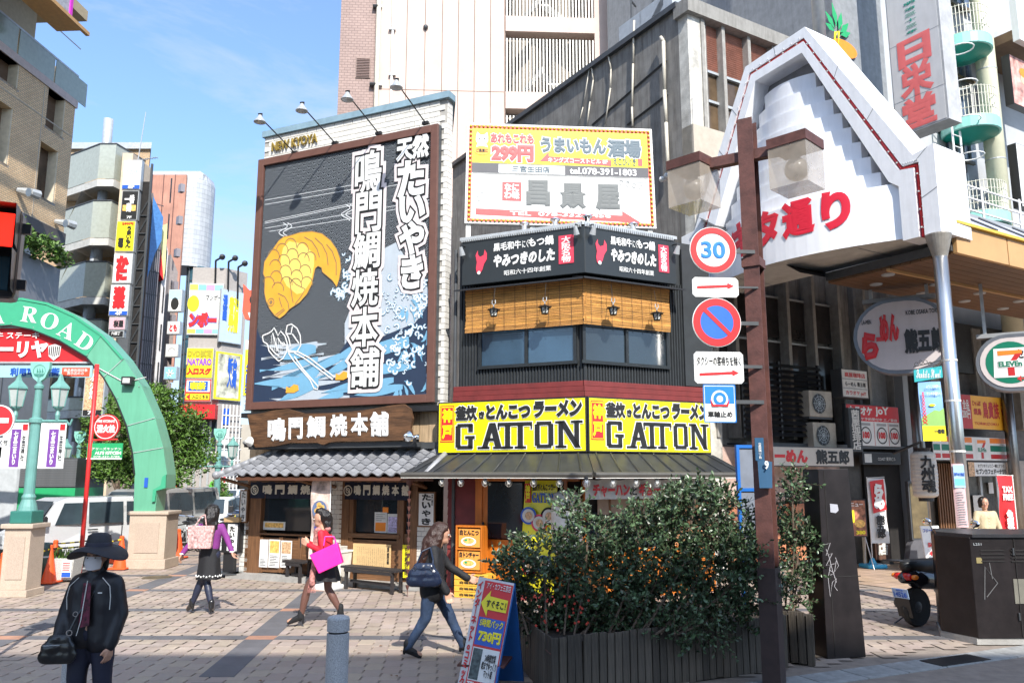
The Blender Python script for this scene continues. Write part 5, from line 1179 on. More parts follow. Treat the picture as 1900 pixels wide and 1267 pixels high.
for k,(px0,py0,px1,py1,lab)in enumerate(((1872,100,1935,215,'black framed poster of a figure in orange, upper right edge'),(1884,265,1950,400,'black framed pale panel below the orange poster, right edge'))):
 t,W,H=csign(px0,py0,px1,py1,(mat('poster_print',(.6,.3,.25),.5,var=.8,scale=3),OFFW)[k],lab,off=-1.0,name='picture_sign',th=.25,frame=BLACK)
 if k==0:
  MB().disc(W*.45,H*.6,.22,-.012,16).build('face_print',flat('skin_print',(.7,.45,.3),.6),t);MB().disc(W*.45,H*.72,.26,-.014,16,.16).build('hair_print',ORANGE,t);L(t,"祭",W,H,.7,.2,.95,.6,WHITE,.05)
MB().box(colx+.5,colx+6,-1.2,.3,ud(1880,90,-1)[1]+.2,ud(1880,90,-1)[1]+.5).build('upper_soffit',mat('brown_soffit',(.28,.17,.10),.7),bD)
MB().box(colx+.3,colx+6,-1.4,-1.2,ud(1880,90,-1)[1]+.0,ud(1880,90,-1)[1]+2.2).build('white_fascia',WHITE,bD)
FJ=Fr((9.6,20.6),-59)
t=fthing('tall_projecting_sign','tall white projecting sign with green date and large pink red characters 日栄堂','sign',FJ)
SJ=Sign(FJ,t,0);a,b_=SJ.uz(1652,120),SJ.uz(1752,120);zb=SJ.uz(1700,243)[1]
MB().box(a[0],b_[0],0,.55,zb,zb+9).build('case',mat('pale_sign_metal',(.42,.42,.42),.5,dirt=.3),t);MB().box(a[0]+.03,b_[0]-.06,-.008,-.002,zb+.04,zb+8.9).build('face',flat('pale_sign_face',(.60,.585,.57),.5),t)
PK=flat('pink_red_print',(.78,.16,.15),.5)
W=b_[0]-a[0]
for ch,y0_,y1_ in(("日",70,118),("栄",120,178),("堂",183,238)):
 z1_,z0_=SJ.uz(1690,y0_)[1],SJ.uz(1700,y1_)[1];letters(MB(),ch,a[0]+W*.16,z0_,a[0]+W*.80,z1_,-.016,.05,2).build('lettering',PK,t)
for k,ch in enumerate("明治三十三年"):
 z1_,z0_=SJ.uz(1690,2+11*k)[1],SJ.uz(1690,10+11*k)[1];letters(MB(),ch,a[0]+W*.36,z0_+.03,a[0]+W*.58,z1_,-.016,.03,2).build('lettering',flat('dark_green_print',(.02,.30,.22),.5),t)
for y in(72,182):z=SJ.uz(1700,y)[1]+.05;MB().box(a[0],b_[0],-.011,-.009,z,z+.012).build('joint',GREY,t)
t=fthing('caged_ladder','thin white caged ladder on the facade right of the tall 日栄堂 sign','ladder',FC,FC.uz(1765,150,-.4)[0],-.4,0)
b=MB()
for x_ in(-.2,.2):b.cone((x_,0,7.2),(x_,0,15),.03,.03,6)
z=7.3
while z<15:b.cone((-.2,0,z),(.2,0,z),.015,.015,5);z+=.35
b.build('rails',WHITE,t);b=MB()
for k in range(7):b.tube([(.35*math.cos(a),-.35+.35*math.sin(a),7.8+k*1.1)for a in[PI*.5+PI*2*j/14 for j in range(15)]],.02,5)
b.build('hoops',WHITE,t)
STW=mat('store_wall',(.40,.38,.36),.6,var=.15);u0=FC.uz(1738,860,-.1)[0]
MB().box(uD+2.2,30,-.15,.3,4.9,6.3).build('dark_upper_band',DGREY,bD);MB().box(uD+2.2,30,.0,.3,2.4,4.9).build('shop_upper_wall',mat('dark_wall_band',(.11,.10,.095),.7,var=.3),bD)
for k in range(6):MB().box(uD+2.6+k*2.2,uD+3.0+k*2.2,-.2,.29,3.4,6.2).build('pier',FIN,bD);MB().box(uD+3.1+k*2.2,uD+4.7+k*2.2,-.05,-.02,4.9,5.9).build('dim_window',DW,bD)
t,W,H=csign(1728,806,1874,856,WHITE,'convenience store fascia with orange green and red stripes and a numeral 7 with ELEVEn',off=-.6,name='store_fascia',th=.4)
GR7=flat('store_green',(.0,.16,.09),.4);R7=flat('store_red',(.50,.02,.02),.4);O7=flat('store_orange',(.85,.22,.02),.4)
for(u0_,u1_)in((.01,.09),(.11,.50),(.74,.985)):
 for(v0,v1,m)in((.74,.95,O7),(.40,.64,GR7),(.10,.28,R7)):MB().box(W*u0_,W*u1_,-.010,-.006,H*v0,H*v1).build('stripe',m,t)
def seven(t,cu,cv,h,l=-.014,bg=True):
 if bg:MB().poly([(cu-h*.62,cv-h*.62),(cu+h*.62,cv-h*.62),(cu+h*.55,cv+h*.6),(cu-h*.55,cv+h*.6)],l).build('logo_plate',WHITE,t)
 MB().poly([(cu-h*.42,cv+h*.5),(cu+h*.45,cv+h*.5),(cu+h*.45,cv+h*.33),(cu-h*.42,cv+h*.3)],l-.004).build('numeral_top',O7,t)
 MB().poly([(cu+h*.45,cv+h*.36),(cu+h*.2,cv+h*.34),(cu-.1*h,cv-h*.1),(cu-h*.1,cv-h*.55),(cu+h*.14,cv-h*.55),(cu+h*.14,cv-h*.05)],l-.005).build('numeral_stem',R7,t)
 MB().box(cu-h*.44,cu+h*.44,l-.008,l-.007,cv-h*.2,cv+h*.07).build('name_band',WHITE,t);letters(MB(),"ELEVEn",cu-h*.42,cv-h*.18,cu+h*.42,cv+h*.05,l-.01,.05).build('lettering',GR7,t)
seven(t,W*.62,H*.5,H*.72,-.012)
t,W,H=csign(1795,856,1884,884,WHITE,'white banner about coffee and doughnuts below the store fascia',off=-.62,name='banner_sign',th=.03)
MB().box(.01,W*.13,-.008,-.006,.01,H-.01).box(W*.80,W-.01,-.008,-.006,.01,H-.01).build('doughnut_photo',FOOD2,t);L(t,"セブンカフェとご一緒にどうぞ",W,H,.2,.62,.76,.84,INK,.01);L(t,"セブンカフェドーナツ！",W,H,.15,.16,.79,.55,INK,.05)
t,W,H=csign(1779,730,1874,800,flat('amber_sign',(.85,.42,.03),.4),'amber and red chicken restaurant sign above the store fascia',off=-.7,name='restaurant_sign',th=.15)
MB().box(.02,W*.22,-.009,-.006,.02,H-.02).build('red_part',R7,t);L(t,"全品\n280円",W,H,.03,.3,.19,.85,WHITE,.03,.012);L(t,"じゃんぼ",W,H,.25,.68,.42,.84,R7,.03);L(t,"焼鳥",W,H,.26,.42,.42,.62,R7,.03);L(t,"鳥貴族",W,H,.45,.32,.80,.84,R7,.03);L(t,"TORIKIZOKU",W,H,.26,.14,.76,.22,R7,.01)
L(t,"予約\n電話\n078",W,H,.84,.25,.96,.85,R7,.02)
ug=lambda px,off=-.05:FC.uz(px,950,off)[0]
MB().box(ug(1790),ug(1872),-.05,-.01,.1,2.35).build('store_glass',mat('store_glass',(.10,.10,.09),.1,var=.7,scale=2.5),bD)
for px in(1788,1822,1852,1874):MB().box(ug(px)-.05,ug(px)+.05,-.1,-.0,0,2.4).build('door_frame',LGREY,bD)
MB().box(ug(1876),30,-.1,.2,0,2.5).build('stone_wall',mat('pale_stone',(.34,.31,.28),.7,var=.15),bD);MB().box(ug(1740),ug(1786),-.08,.0,2.45,2.75).build('store_beam',OFFW,bD)
for(px,py,w_,h_,m)in((1835,905,.22,.3,WHITE),(1850,910,.3,.35,OFFW),(1800,990,.3,.8,WHITE),(1808,950,.5,.9,OFFW)):
 u,z=FC.uz(px,py,-.12);MB().box(u,u+w_,-.12,-.11,z-h_/2,z+h_/2).build('window_notice',m,bD)
t,W,H=csign(1798,975,1826,1020,WHITE,'red and white ATM notice beside the store door',off=-.4,name='notice_sign',th=.03);MB().box(.01,W-.01,-.008,-.006,H*.75,H-.01).build('red_header',RED,t);L(t,"ATM",W,H,.3,.79,.8,.94,WHITE,.05)
# STREET CANOPY ALONG THE SHOPS
P=Vector((6.955,12.8,0));FP=Fr((P.x,P.y),31)
cn=fthing('street_canopy','tan canopy with wooden soffit and glazed top running along the shops behind the white gate','canopy',FP)
TAN=mat('tan_fascia',(.50,.29,.12),.5,var=.08,scale=2);SOF=mat('brown_soffit_boards',(.14,.068,.027),.5,var=.15,scale=2)
zf0,zf1=FP.uz(1840,470)[1],FP.uz(1840,437)[1];zf0=5.75;zf1=6.25
depth_c=5.0
for k in range(12):MB().cbox(.55+k*1.6,2.12+k*1.6,-.02,.06,zf0,zf1,.01).build('fascia_panel',TAN,cn)
bd=MB()
for i in range(13):bd.box(.55,20,.07+i*.19,.25+i*.19,zf0+.0,zf0+.05)
bd.build('soffit_boards',SOF,cn,kind='stuff')
MB().box(.5,20,.06,2.55,zf0+.05,zf0+.2).build('roof_deck',DGREY,cn);MB()._add([(-.3,2.5,zf0+.1),(20,2.5,zf0+.1),(20,5.1,zf0+1.9),(-.3,5.1,zf0+1.9)],[(0,1,2,3)]).build('added_shade_deck',BLACK,cn)  # sloping black sheet is added over the gap, keeps sun off the shop facade
MB().box(.5,20,-.08,.06,zf1,zf1+.05).build('gold_edge',YEL if False else mat('ochre_edge',(.6,.4,.05),.5),cn)
gl=mat('milky_glazing',(.45,.47,.58),.25,var=.15,scale=1)
gp=MB()
for k in range(16):
 x=.6+k*1.2;MB()._add([(x,-.05,zf1+.06),(x+1.16,-.05,zf1+.06),(x+1.16,.9,zf1+.75),(x,.9,zf1+.75)],[(0,1,2,3)]).build('glazing_pane',gl,cn)
 MB().tube([(x-.02,-.06,zf1+.07),(x-.02,.9,zf1+.77)],.02,4).build('glazing_bar',DGREY,cn)
MB().box(.5,20,.88,.98,zf1+.7,zf1+.8).build('top_rail',GREY,cn)
r=MB()
for z in(.95,1.2,1.45):r.cone((.5,1.0,zf1+z),(20,1.0,zf1+z),.02,.02,5)
for k in range(14):r.cone((.6+k*1.4,1.0,zf1+.75),(.6+k*1.4,1.0,zf1+1.5),.025,.025,5)
r.build('maintenance_rail',WHITE,cn)
dm=MB().lathe([(.12,0),(.11,-.02),(.02,-.03)],n=16).mesh('downlight',LGREY)
for k in range(8):inst(dm,'downlight',cn,(.9+k*1.5,1.5,zf0-.0));inst(dm,'downlight',cn,(1.4+k*1.5,2.1,zf0-.0))
MB().box(.5,20,1.2,1.26,zf0-.05,zf0+.0).build('light_strip',TAN,cn)
hg=[]
for k,(u,o)in enumerate(((6.3,4.6),(10.5,4.6))):
 t=fthing('canopy_column','polished steel column under the street canopy near the shop fronts, %s from the gate'%('first','second','third','fourth')[k],'column',FP,u,o,0,'inner canopy columns')
 MB().cone((0,0,0),(0,0,5.5),.14,.14,16).build('shaft',mat('dull_steel',(.25,.24,.23),.3,metal=.9),t,smooth=True);MB().lathe([(.14,5.3),(.2,5.45),(.2,5.74)],n=16).build('capital',DGREY,t)
# WHITE STREET GATE
FG=Fr((P.x,P.y),-57)
SLV=mat('white_gate_panel',(.80,.81,.84),.3,metal=.05,var=.05,scale=1.2,coat=.2,streak=.12);GWH=mat('gate_white_metal',(.84,.85,.87),.3,metal=.0,var=.04,streak=.15)
tg=fthing('street_gate','white steel street gate with stepped curved panels and red brush lettering','gate',FG)
def ugt(px,py,off=0):return FG.uz(px,py,off)
outer=[ugt(*p)for p in((1782,432),(1770,265),(1700,272),(1482,48),(1396,108),(1372,232),(1340,330),(1280,425),(1278,556))]
zb_=ugt(1742,430)[1];
o=[(.09,zb_),(.09,ugt(1742,262)[1]),(-.28,ugt(1700,285)[1]),(-2.22,ugt(1482,56)[1]),(-3.72,ugt(1398,108)[1]-.1),(-5.35,ugt(1742,262)[1]-.1),(-5.75,ugt(1742,262)[1]-.15),(-5.75,zb_)]
i_=[(-.57,zb_),(-.57,o[1][1]-.55),(-.74,o[1][1]-.42),(-2.32,o[3][1]-.5),(-3.48,o[4][1]-.42),(-4.95,o[5][1]-.5),(-5.05,o[5][1]-.6),(-5.05,zb_)]
def bandpoly(mb,A,B,y0,y1):
 n=len(A)
 for k in range(n-1):
  q=[A[k],A[k+1],B[k+1],B[k]]
  v=[(p[0],y0,p[1])for p in q]+[(p[0],y1,p[1])for p in q]
  mb._add(v,[(0,1,2,3),(7,6,5,4),(0,4,5,1),(2,6,7,3)]+([(3,7,4,0)]if k==0 else[])+([(1,5,6,2)]if k==n-2 else[]))
 return mb
def lerp(A,B,t):return[(a[0]*(1-t)+b[0]*t,a[1]*(1-t)+b[1]*t)for a,b in zip(A,B)]
bandpoly(MB(),o,lerp(o,i_,.42),-.0,.95).build('outer_frame',GWH,tg)
bandpoly(MB(),lerp(o,i_,.42),lerp(o,i_,.56),.06,.3).build('red_neon_channel',mat('deep_red_channel',(.35,.0,.02),.3,var=.1),tg)
e=MB();m_=lerp(o,i_,.49);e.tube([(p[0],.04,p[1])for p in m_],.022,6);e.build('red_neon_tube',RED,tg)
bandpoly(MB(),lerp(o,i_,.56),i_,-.0,.5).build('inner_frame',GWH,tg)
st_=MB()
for a,b_ in zip(m_,m_[1:]):
 d=math.dist(a,b_);n_=int(d/.28)
 for k in range(n_):t_=(k+.5)/n_;st_.box(a[0]+(b_[0]-a[0])*t_-.012,a[0]+(b_[0]-a[0])*t_+.012,.0,.02,a[1]+(b_[1]-a[1])*t_-.012,a[1]+(b_[1]-a[1])*t_+.012)
st_.build('clips',WHITE,tg,kind='stuff')
mo_=lerp(o,i_,.42)
for k_,ts in((1,(.3,)),(2,(.33,.66)),(3,(.5,)),(4,(.25,.5,.75)),(0,(.5,))):
 for t_ in ts:
  a_,b_=[(p[k_][0]*(1-t_)+p[k_+1][0]*t_,p[k_][1]*(1-t_)+p[k_+1][1]*t_)for p in(o,mo_)]
  MB().line([a_,b_],.014,-.003).build('panel_joint',GREY,tg)
rv=MB()
for k_ in range(5):
 for j_ in range(7):t_=(j_+.5)/7;rv.ball((mo_[k_][0]*(1-t_)+mo_[k_+1][0]*t_+.0,-.002,mo_[k_][1]*(1-t_)+mo_[k_+1][1]*t_+.04),.012,5)
rv.build('rivets',LGREY,tg,kind='stuff')
zst=[zb_-.0];zt_=i_[3][1]
nst=9;zp0=zb_-.05;zp1=ugt(1685,330)[1]
def halfwidth(z):
 for k in range(1,len(i_)-1):
  pass
 def xr_(z):
  R=[i_[0],i_[1],i_[2],i_[3]]
  for a,b_ in zip(R,R[1:]):
   if a[1]<=z<=b_[1]and b_[1]>a[1]:return a[0]+(b_[0]-a[0])*(z-a[1])/(b_[1]-a[1])
  return R[-1][0]if z>R[-1][1]else R[0][0]
 def xl_(z):
  R=[i_[7],i_[6],i_[5],i_[4]]
  for a,b_ in zip(R,R[1:]):
   if a[1]<=z<=b_[1]and b_[1]>a[1]:return a[0]+(b_[0]-a[0])*(z-a[1])/(b_[1]-a[1])
  return R[-1][0]if z>R[-1][1]else R[0][0]
 return xl_(z),xr_(z)
def cpanel(xl,xr,z0,z1,bulge,base,nm,m,bot=True,arc=0.0):
 n=20;F_,Bk=[],[]
 mb=MB();v=[]
 for k in range(n+1):
  t=k/n;x=xl+(xr-xl)*t;y=base-bulge*(1-(2*t-1)**2);za=z0+arc*(1-(2*t-1)**2)
  v+=[(x,y,za),(x,y,z1),(x,.45,za),(x,.45,z1)]
 f=[]
 for k in range(n):
  a,b_=4*k,4*k+4;f+=[(a,b_,b_+1,a+1),(a+1,b_+1,b_+3,a+3),(a,a+2,b_+2,b_)]
 f+=[(0,1,3,2),(4*n,4*n+2,4*n+3,4*n+1)]
 return mb._add(v,f).build(nm,m,tg,smooth=False)
zpan=zp1
mp_=cpanel(i_[0][0]-4.46,i_[0][0]-.01,zb_+.05,zpan,.62,.12,'main_panel',SLV,arc=-.0)
stp=(zt_-.35-zpan)/8
for k in range(8):
 z0_=zpan+k*stp;xl,xr=halfwidth(z0_+stp*.9);xr2=xr-.12;xl2=xl+.12
 cpanel(max(xl2,xl+.05),xr2,z0_+.0,z0_+stp-.015,.60*(xr2-xl2)/4.4,.20+.012*k,'stepped_panel',SLV)
MB().poly([i_[1],i_[2],i_[3],i_[4],i_[5],i_[6]],.44,.48).build('dark_back_panel',mat('gate_grey_backing',(.22,.22,.24),.6),tg)  # plain dark grey panel behind the stepped panels
n=16;v=[(-.45-4.58*k/n,.12-.62*(1-(2*k/n-1)**2),zb_+.045)for k in range(n+1)];v2=[(p[0],.94,zb_+.045)for p in v]
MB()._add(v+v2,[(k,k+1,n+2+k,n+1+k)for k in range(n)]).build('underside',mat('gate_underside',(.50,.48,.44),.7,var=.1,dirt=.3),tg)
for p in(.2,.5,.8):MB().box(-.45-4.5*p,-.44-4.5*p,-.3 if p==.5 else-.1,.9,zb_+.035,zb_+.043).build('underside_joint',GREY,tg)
def curve_text(s,u0,z0,u1,z1,m,bold,nm='lettering'):
 mb=MB();letters(mb,s,u0,z0,u1,z1,0,bold,5)
 xl,xr=i_[0][0]-4.46,i_[0][0]-.01;out=[]
 for(x,y,z)in mb.v:t=(x-xl)/(xr-xl);out.append((x,.12-.62*(1-(2*t-1)**2)-.015+y,z))
 mb.v=out
 return mb.build(nm,m,tg)
GRED=flat('gate_red_letter',(.66,.015,.04),.4)
zl0,zl1=zb_+.42,zb_+1.14
for ch,a_,b_,o_ in(("サ",-4.9,-4.42,.1),("ン",-4.36,-3.92,.1),("キ",-4.0,-3.42,.05),("タ",-3.34,-2.68,.03),("通",-2.62,-1.96,.0),("り",-1.84,-1.34,0)):curve_text(ch,a_,zl0-o_,b_,zl1-o_*.5,GRED,.06)
t=None
for(u,lab,r)in((.0,'polished steel gate column with taped posters, right side of the white gate',.112),):
 t=fthing('gate_column',lab,'column',FG,u-.05,.16,0)
 MB().cone((0,0,0),(0,0,zb_-.25),r,r,24).build('shaft',STEEL,t,smooth=True);MB().lathe([(r,zb_-.38),(r+.02,zb_-.3),(r+.09,zb_-.02),(r+.09,zb_)],n=24).build('capital',mat('weathered_steel_cap',(.35,.32,.28),.5,metal=.4,dirt=.4),t)
 for z in(3.25,2.45,3.9):MB().cone((0,0,z),(0,0,z+.03),r+.006,r+.006,20).build('strap',OFFW,t)
 if u==0:col_p=t.location.copy()
FQ=Fr((col_p.x,col_p.y),-5)
t=fthing('street_flag','blue and yellow street flag with red tower picture hanging on the steel gate column','flag',FQ,0,-.18,0);SQ=Sign(FQ,t,-.18)
a,b_=SQ.uz(1703,708),SQ.uz(1755,818)
N_=10;v=[]
for k in range(N_+1):
 for j in range(3):v.append((a[0]+(b_[0]-a[0])*j/2,.015*math.sin(k*.8+j),a[1]+(b_[1]-a[1])*k/N_))
MB()._add(v,[(k*3+j,k*3+j+1,k*3+j+4,k*3+j+3)for k in range(N_)for j in(0,1)]).build('cloth',flat('sky_blue_print',(.22,.42,.72),.6),t,smooth=True)
W,H=b_[0]-a[0],a[1]-b_[1];R_=lambda u0,v0,u1,v1,m,nm,l=.03:MB().box(a[0]+W*u0,a[0]+W*u1,-l,-l+.003,b_[1]+H*v0,b_[1]+H*v1).build(nm,m,t)
R_(0,0,1,.25,YEL,'yellow_band');MB().poly([(a[0]+W*x,b_[1]+H*y)for x,y in((0,.25),(0,.38),(.3,.45),(.6,.52),(.8,.5),(1,.55),(1,.25))],-.028).build('green_hill_print',flat('hill_green_print',(.25,.45,.12),.6),t)
b=MB()
for k in range(9):x=.02+.004*k;b.line([(a[0]+W*(.04+.008*k),b_[1]+H*(.28+.06*k)),(a[0]+W*(.24-.008*k),b_[1]+H*(.28+.06*k+.06))],.012,-.034);b.line([(a[0]+W*(.24-.008*k),b_[1]+H*(.28+.06*k)),(a[0]+W*(.04+.008*k),b_[1]+H*(.28+.06*k+.06))],.012,-.035)
b.build('red_tower_print',RED,t);letters(MB(),"ようこそ神戸へ！",a[0]+W*.3,b_[1]+H*.88,a[0]+W*.95,b_[1]+H*.94,-.036,.03).build('lettering',WHITE,t);letters(MB(),"サンキタ通りへ！",a[0]+W*.3,b_[1]+H*.76,a[0]+W*.95,b_[1]+H*.82,-.036,.03).build('lettering',WHITE,t)
letters(MB(),"一番街",a[0]+W*.5,b_[1]+H*.12,a[0]+W*.95,b_[1]+H*.2,-.036,.05).build('lettering',INK,t);MB().disc(a[0]+W*.5,b_[1]+H*.6,.05,-.036,14,.02).build('airship_print',YEL,t)
t=fthing('street_name_plate','teal street name plate with white script Sankita Street on the steel column','sign',FQ,0,-.2,0);SQ=Sign(FQ,t,-.2)
a,b_=SQ.uz(1695,683),SQ.uz(1750,706);W,H=b_[0]-a[0],a[1]-b_[1]
MB().poly([(a[0],b_[1]-.02),(b_[0],b_[1]+.05),(b_[0],a[1]+.03),(a[0],a[1]-.03)],0,.02).build('plate',flat('teal_plate',(.03,.36,.38),.4),t);letters(MB(),"𝓢𝓪𝓷𝓴𝓲𝓽𝓪 𝓢𝓽𝓻𝓮𝓮𝓽",a[0]+.03,b_[1]+.04,b_[0]-.03,a[1]-.02,-.006,.01).build('lettering',WHITE,t)
b=MB()
for k in range(6):b.ring(a[0]+.05+k*.07,a[1]+.06+.04*math.sin(k),.025,.035,0,12)
b.line([(a[0],a[1]+.02),(b_[0],a[1]+.12)],.015,0);b.build('scroll_bracket',BLACK,t)
t=fthing('notice_poster','long pale blue and pink notice poster wrapped round the steel gate column','poster',FQ,0,-.17,0);SQ=Sign(FQ,t,-.17)
a,b_=SQ.uz(1764,860),SQ.uz(1797,978);W,H=b_[0]-a[0],a[1]-b_[1];n=8
v=[];
for k in range(n+1):x=-1+2*k/n;v+=[(a[0]+W*k/n,-.04*math.sqrt(max(0,1-x*x*.9)),b_[1]),(a[0]+W*k/n,-.04*math.sqrt(max(0,1-x*x*.9)),a[1])]
MB()._add(v,[(2*k,2*k+2,2*k+3,2*k+1)for k in range(n)]).build('sheet',flat('pale_pink_print',(.62,.42,.42),.6),t)
R2=lambda u0,v0,u1,v1,m,nm,l=.048:MB().box(a[0]+W*u0,a[0]+W*u1,-l,-l+.003,b_[1]+H*v0,b_[1]+H*v1).build(nm,m,t)
R2(.05,.62,.95,.98,flat('pale_blue_print',(.35,.52,.70),.6),'blue_part');R2(.1,.66,.9,.76,flat('picture_teal',(.15,.5,.5),.6),'picture',.05);letters(MB(),"神戸めき商店",a[0]+W*.08,b_[1]+H*.80,a[0]+W*.92,b_[1]+H*.86,-.052,.03).build('lettering',BLUE,t)
b=MB();
for k in range(14):b.box(a[0]+W*.15,a[0]+W*random.uniform(.6,.85),-.050,-.048,b_[1]+H*(.05+.038*k),b_[1]+H*(.062+.038*k))
b.build('print_lines',GREY,t)
def oval_sign(px0,py0,px1,py1,lab,Y,rods):
 fr=Fr((8.2,Y),-30);c0_,c1_=fr.uz(px0,(py0+py1)/2),fr.uz(px1,(py0+py1)/2);z1_,z0_=fr.uz((px0+px1)/2,py0)[1],fr.uz((px0+px1)/2,py1)[1]
 W,H=c1_[0]-c0_[0],z1_-z0_;t=fthing('oval_sign',lab,'sign',fr,c0_[0],0,z0_);r=H/2
 def pill(g):return[(r+(r-g)*math.cos(a),r+(r-g)*math.sin(a))for a in[PI*.5+PI*k/14 for k in range(15)]]+[(W-r+(r-g)*math.cos(a),r+(r-g)*math.sin(a))for a in[-PI*.5+PI*k/14 for k in range(15)]]
 MB().poly(pill(0),0,.42).build('case',mat('grey_sign_case',(.14,.15,.17),.4,metal=.3),t);MB().poly(pill(.07),-.012,-.002).build('face',flat('oval_face',(.56,.50,.49),.5),t)
 for x in rods:MB().box(x-.03,x+.03,.18,.24,H-.02,5.75-z0_).build('hanger',LGREY,t)
 MB().box(rods[0]-.15,rods[-1]+.15,.1,.32,H-.03,H+.05).build('hanger_beam',GREY,t);return t,W,H
t,W,H=oval_sign(1583,552,1768,693,'large oval hanging noodle shop sign with red and black brush lettering',15.0,(.35,1.35))
L(t,"めん",W,H,.28,.42,.48,.80,RED,.09,.03,2,0,.02);L(t,"ら",W,H,.08,.2,.26,.58,RED,.09,.03,2,0,.02);L(t,"ー",W,H,.24,.44,.32,.5,RED,.06,.03);L(t,"熊五郎",W,H,.52,.25,.92,.58,INK,.06,.03);L(t,"LA-MEN",W,H,.10,.68,.20,.74,INK,.02,.02);L(t,"KOBE OSAKA TOKYO",W,H,.56,.76,.92,.82,INK,.02,.02)
t,W,H=oval_sign(1810,617,2010,724,'oval hanging convenience store sign with round green 7 emblem, at the right edge',15.6,(.2,1.6))
MB().disc(H*.52,H*.5,H*.37,-.016,28).build('green_disc',GR7,t)
seven(t,H*.52,H*.5,H*.42,-.02);L(t,"セブン",W,H,.40,.55,.62,.74,INK,.05,.02);MB().disc(W*.5,H*.40,H*.13,-.018,16).build('red_disc',R7,t);L(t,"←",W,H,.38,.16,.46,.26,RED,.04,.02);L(t,"B1F",W,H,.47,.14,.6,.26,INK,.04,.02)
FLn=Fr((8.6,17.6),-12);u,z=FLn.uz(1715,880);t=fthing('paper_lantern','tall white paper lantern with black brush characters 九州魂 at the steel column','lantern',FLn,u,0,z)
b=MB().lathe([(.12,-.50),(.22,-.46)]+[(.26+.008*(k%2)-.02*abs(k-11)/11,-.44+.88*k/22)for k in range(23)]+[(.22,.46),(.12,.50)],n=20);b.build('paper_body',flat('lantern_white_paper',(.58,.55,.5),.7),t)
MB().lathe([(.15,.48),(.17,.56)],n=16).build('top_ring',BLACK,t);MB().lathe([(.15,-.56),(.15,-.48)],n=16).build('bottom_ring',BLACK,t);MB().tube([(0,0,.55),(0,0,.7),(-.55,.2,.45)],.03,6).build('bracket',BLACK,t)
mb=MB();letters(mb,"九\n州\n魂",-.14,-.38,.16,.40,0,.04);mb.v=[(x,-math.sqrt(max(0,.285**2-x*x))+y,z_)for x,y,z_ in mb.v];mb.build('lettering',INK,t)
sp_=gnd(1620,1053);t,b=flagpole(sp_,2.05,.46,flat('bright_blue_plastic',(.05,.38,.62),.35),'red and white noodle flag on a bright blue water base',.2,side=1);b.build('cloth',WHITE,t,smooth=True)
MB().poly([(.04,1.95),(.40,2.0),(.43,1.3),(.08,1.22)],-.04).build('red_print',RED,t);letters(MB(),"ら\nめ",.1,1.3,.38,1.9,-.06,.09).build('lettering',WHITE,t);letters(MB(),"熊\n五\n郎",.12,.66,.36,1.18,-.06,.06).build('lettering',INK,t)
p=gnd(1640,1046);t=thing('coffee_shop_board','brown wooden board with large white vertical coffee shop lettering behind the red flag','sign',p,.35);MB().cbox(-.22,.22,0,.08,.1,1.5,.01).build('board',mat('brown_board',(.12,.06,.04),.6,var=.3),t);letters(MB(),"茜\n屋\n珈\n琲\n店",-.16,.2,.16,1.4,-.01,.06).build('lettering',OFFW,t);MB().box(-.2,.2,-.1,.2,0,.1).build('foot',BLACK,t)
p=gnd(1593,1055);t=thing('menu_stand','black framed menu stand with beer and rice bowl poster near the black pillar','menu stand',p,.1);MB().cbox(-.28,.28,0,.04,.7,1.55,.01).build('frame',BLACK,t);MB().box(-.25,.25,-.008,-.002,.73,1.52).build('poster',mat('menu_print',(.35,.14,.08),.5,var=.8,scale=8),t);MB().disc(.1,1.0,.13,-.012,16,.09).build('bowl_print',FOOD,t);MB().box(-.14,-.02,-.014,-.010,1.02,1.3).build('beer_print',YEL,t);letters(MB(),"メニュー",-.2,1.38,.2,1.48,-.014,.04).build('lettering',WHITE,t);letters(MB(),"380",.0,.76,.22,.85,-.014,.05).build('lettering',YEL,t)
for x in(-.22,.22):MB().tube([(x,.02,.7),(x*1.2,-.2,0)],.012,5).tube([(x,.02,.7),(x*1.2,.2,0)],.012,5).build('leg',LGREY,t)
p=gnd(1712,1052);t=thing('lightbox_stand','tall dark framed standing light box on wheels with a grey curved base','sign',p,.3)
MB().cbox(-.28,.26,-.05,.05,.62,1.95,.01).build('frame',DGREY,t);MB().box(-.24,.22,-.06,-.052,.66,1.9).build('panel',mat('dark_tan_panel',(.13,.10,.05),.5,var=.3),t)
MB().poly([(-.5,.08),(.45,.08),(.36,.3),(.24,.62),(-.24,.62),(-.34,.5),(-.42,.2)],-.06,.1).build('base',mat('dark_plastic_base',(.10,.10,.11),.35),t)
for x in(-.42,.38):MB().cone((x,-.06,.06),(x,.06,.06),.06,.06,12).build('wheel',BLACK,t)
p=gnd(1722,1060);t=thing('price_board','white price board with red 500 and 450 yen leaning in front of the light box','sign',p+Vector((.15,-.1,0)),.25);MB()._add([(-.24,0,.08),(.24,0,.08),(.24,.12,.98),(-.24,.12,.98),(-.24,.03,.08),(.24,.03,.08),(.24,.15,.98),(-.24,.15,.98)],[(0,1,2,3),(7,6,5,4),(0,4,5,1),(0,3,7,4),(1,5,6,2),(3,2,6,7)]).build('board',WHITE,t)
letters(MB(),"フリータイム",-.2,.84,.2,.93,.09,.04).build('lettering',BLUE,t);letters(MB(),"500円",-.14,.52,.2,.64,.045,.05).build('lettering',RED,t);letters(MB(),"450円",-.14,.34,.2,.46,.025,.05).build('lettering',RED,t);MB().box(-.2,.2,.0,.04,0,.08).build('foot',GREY,t)
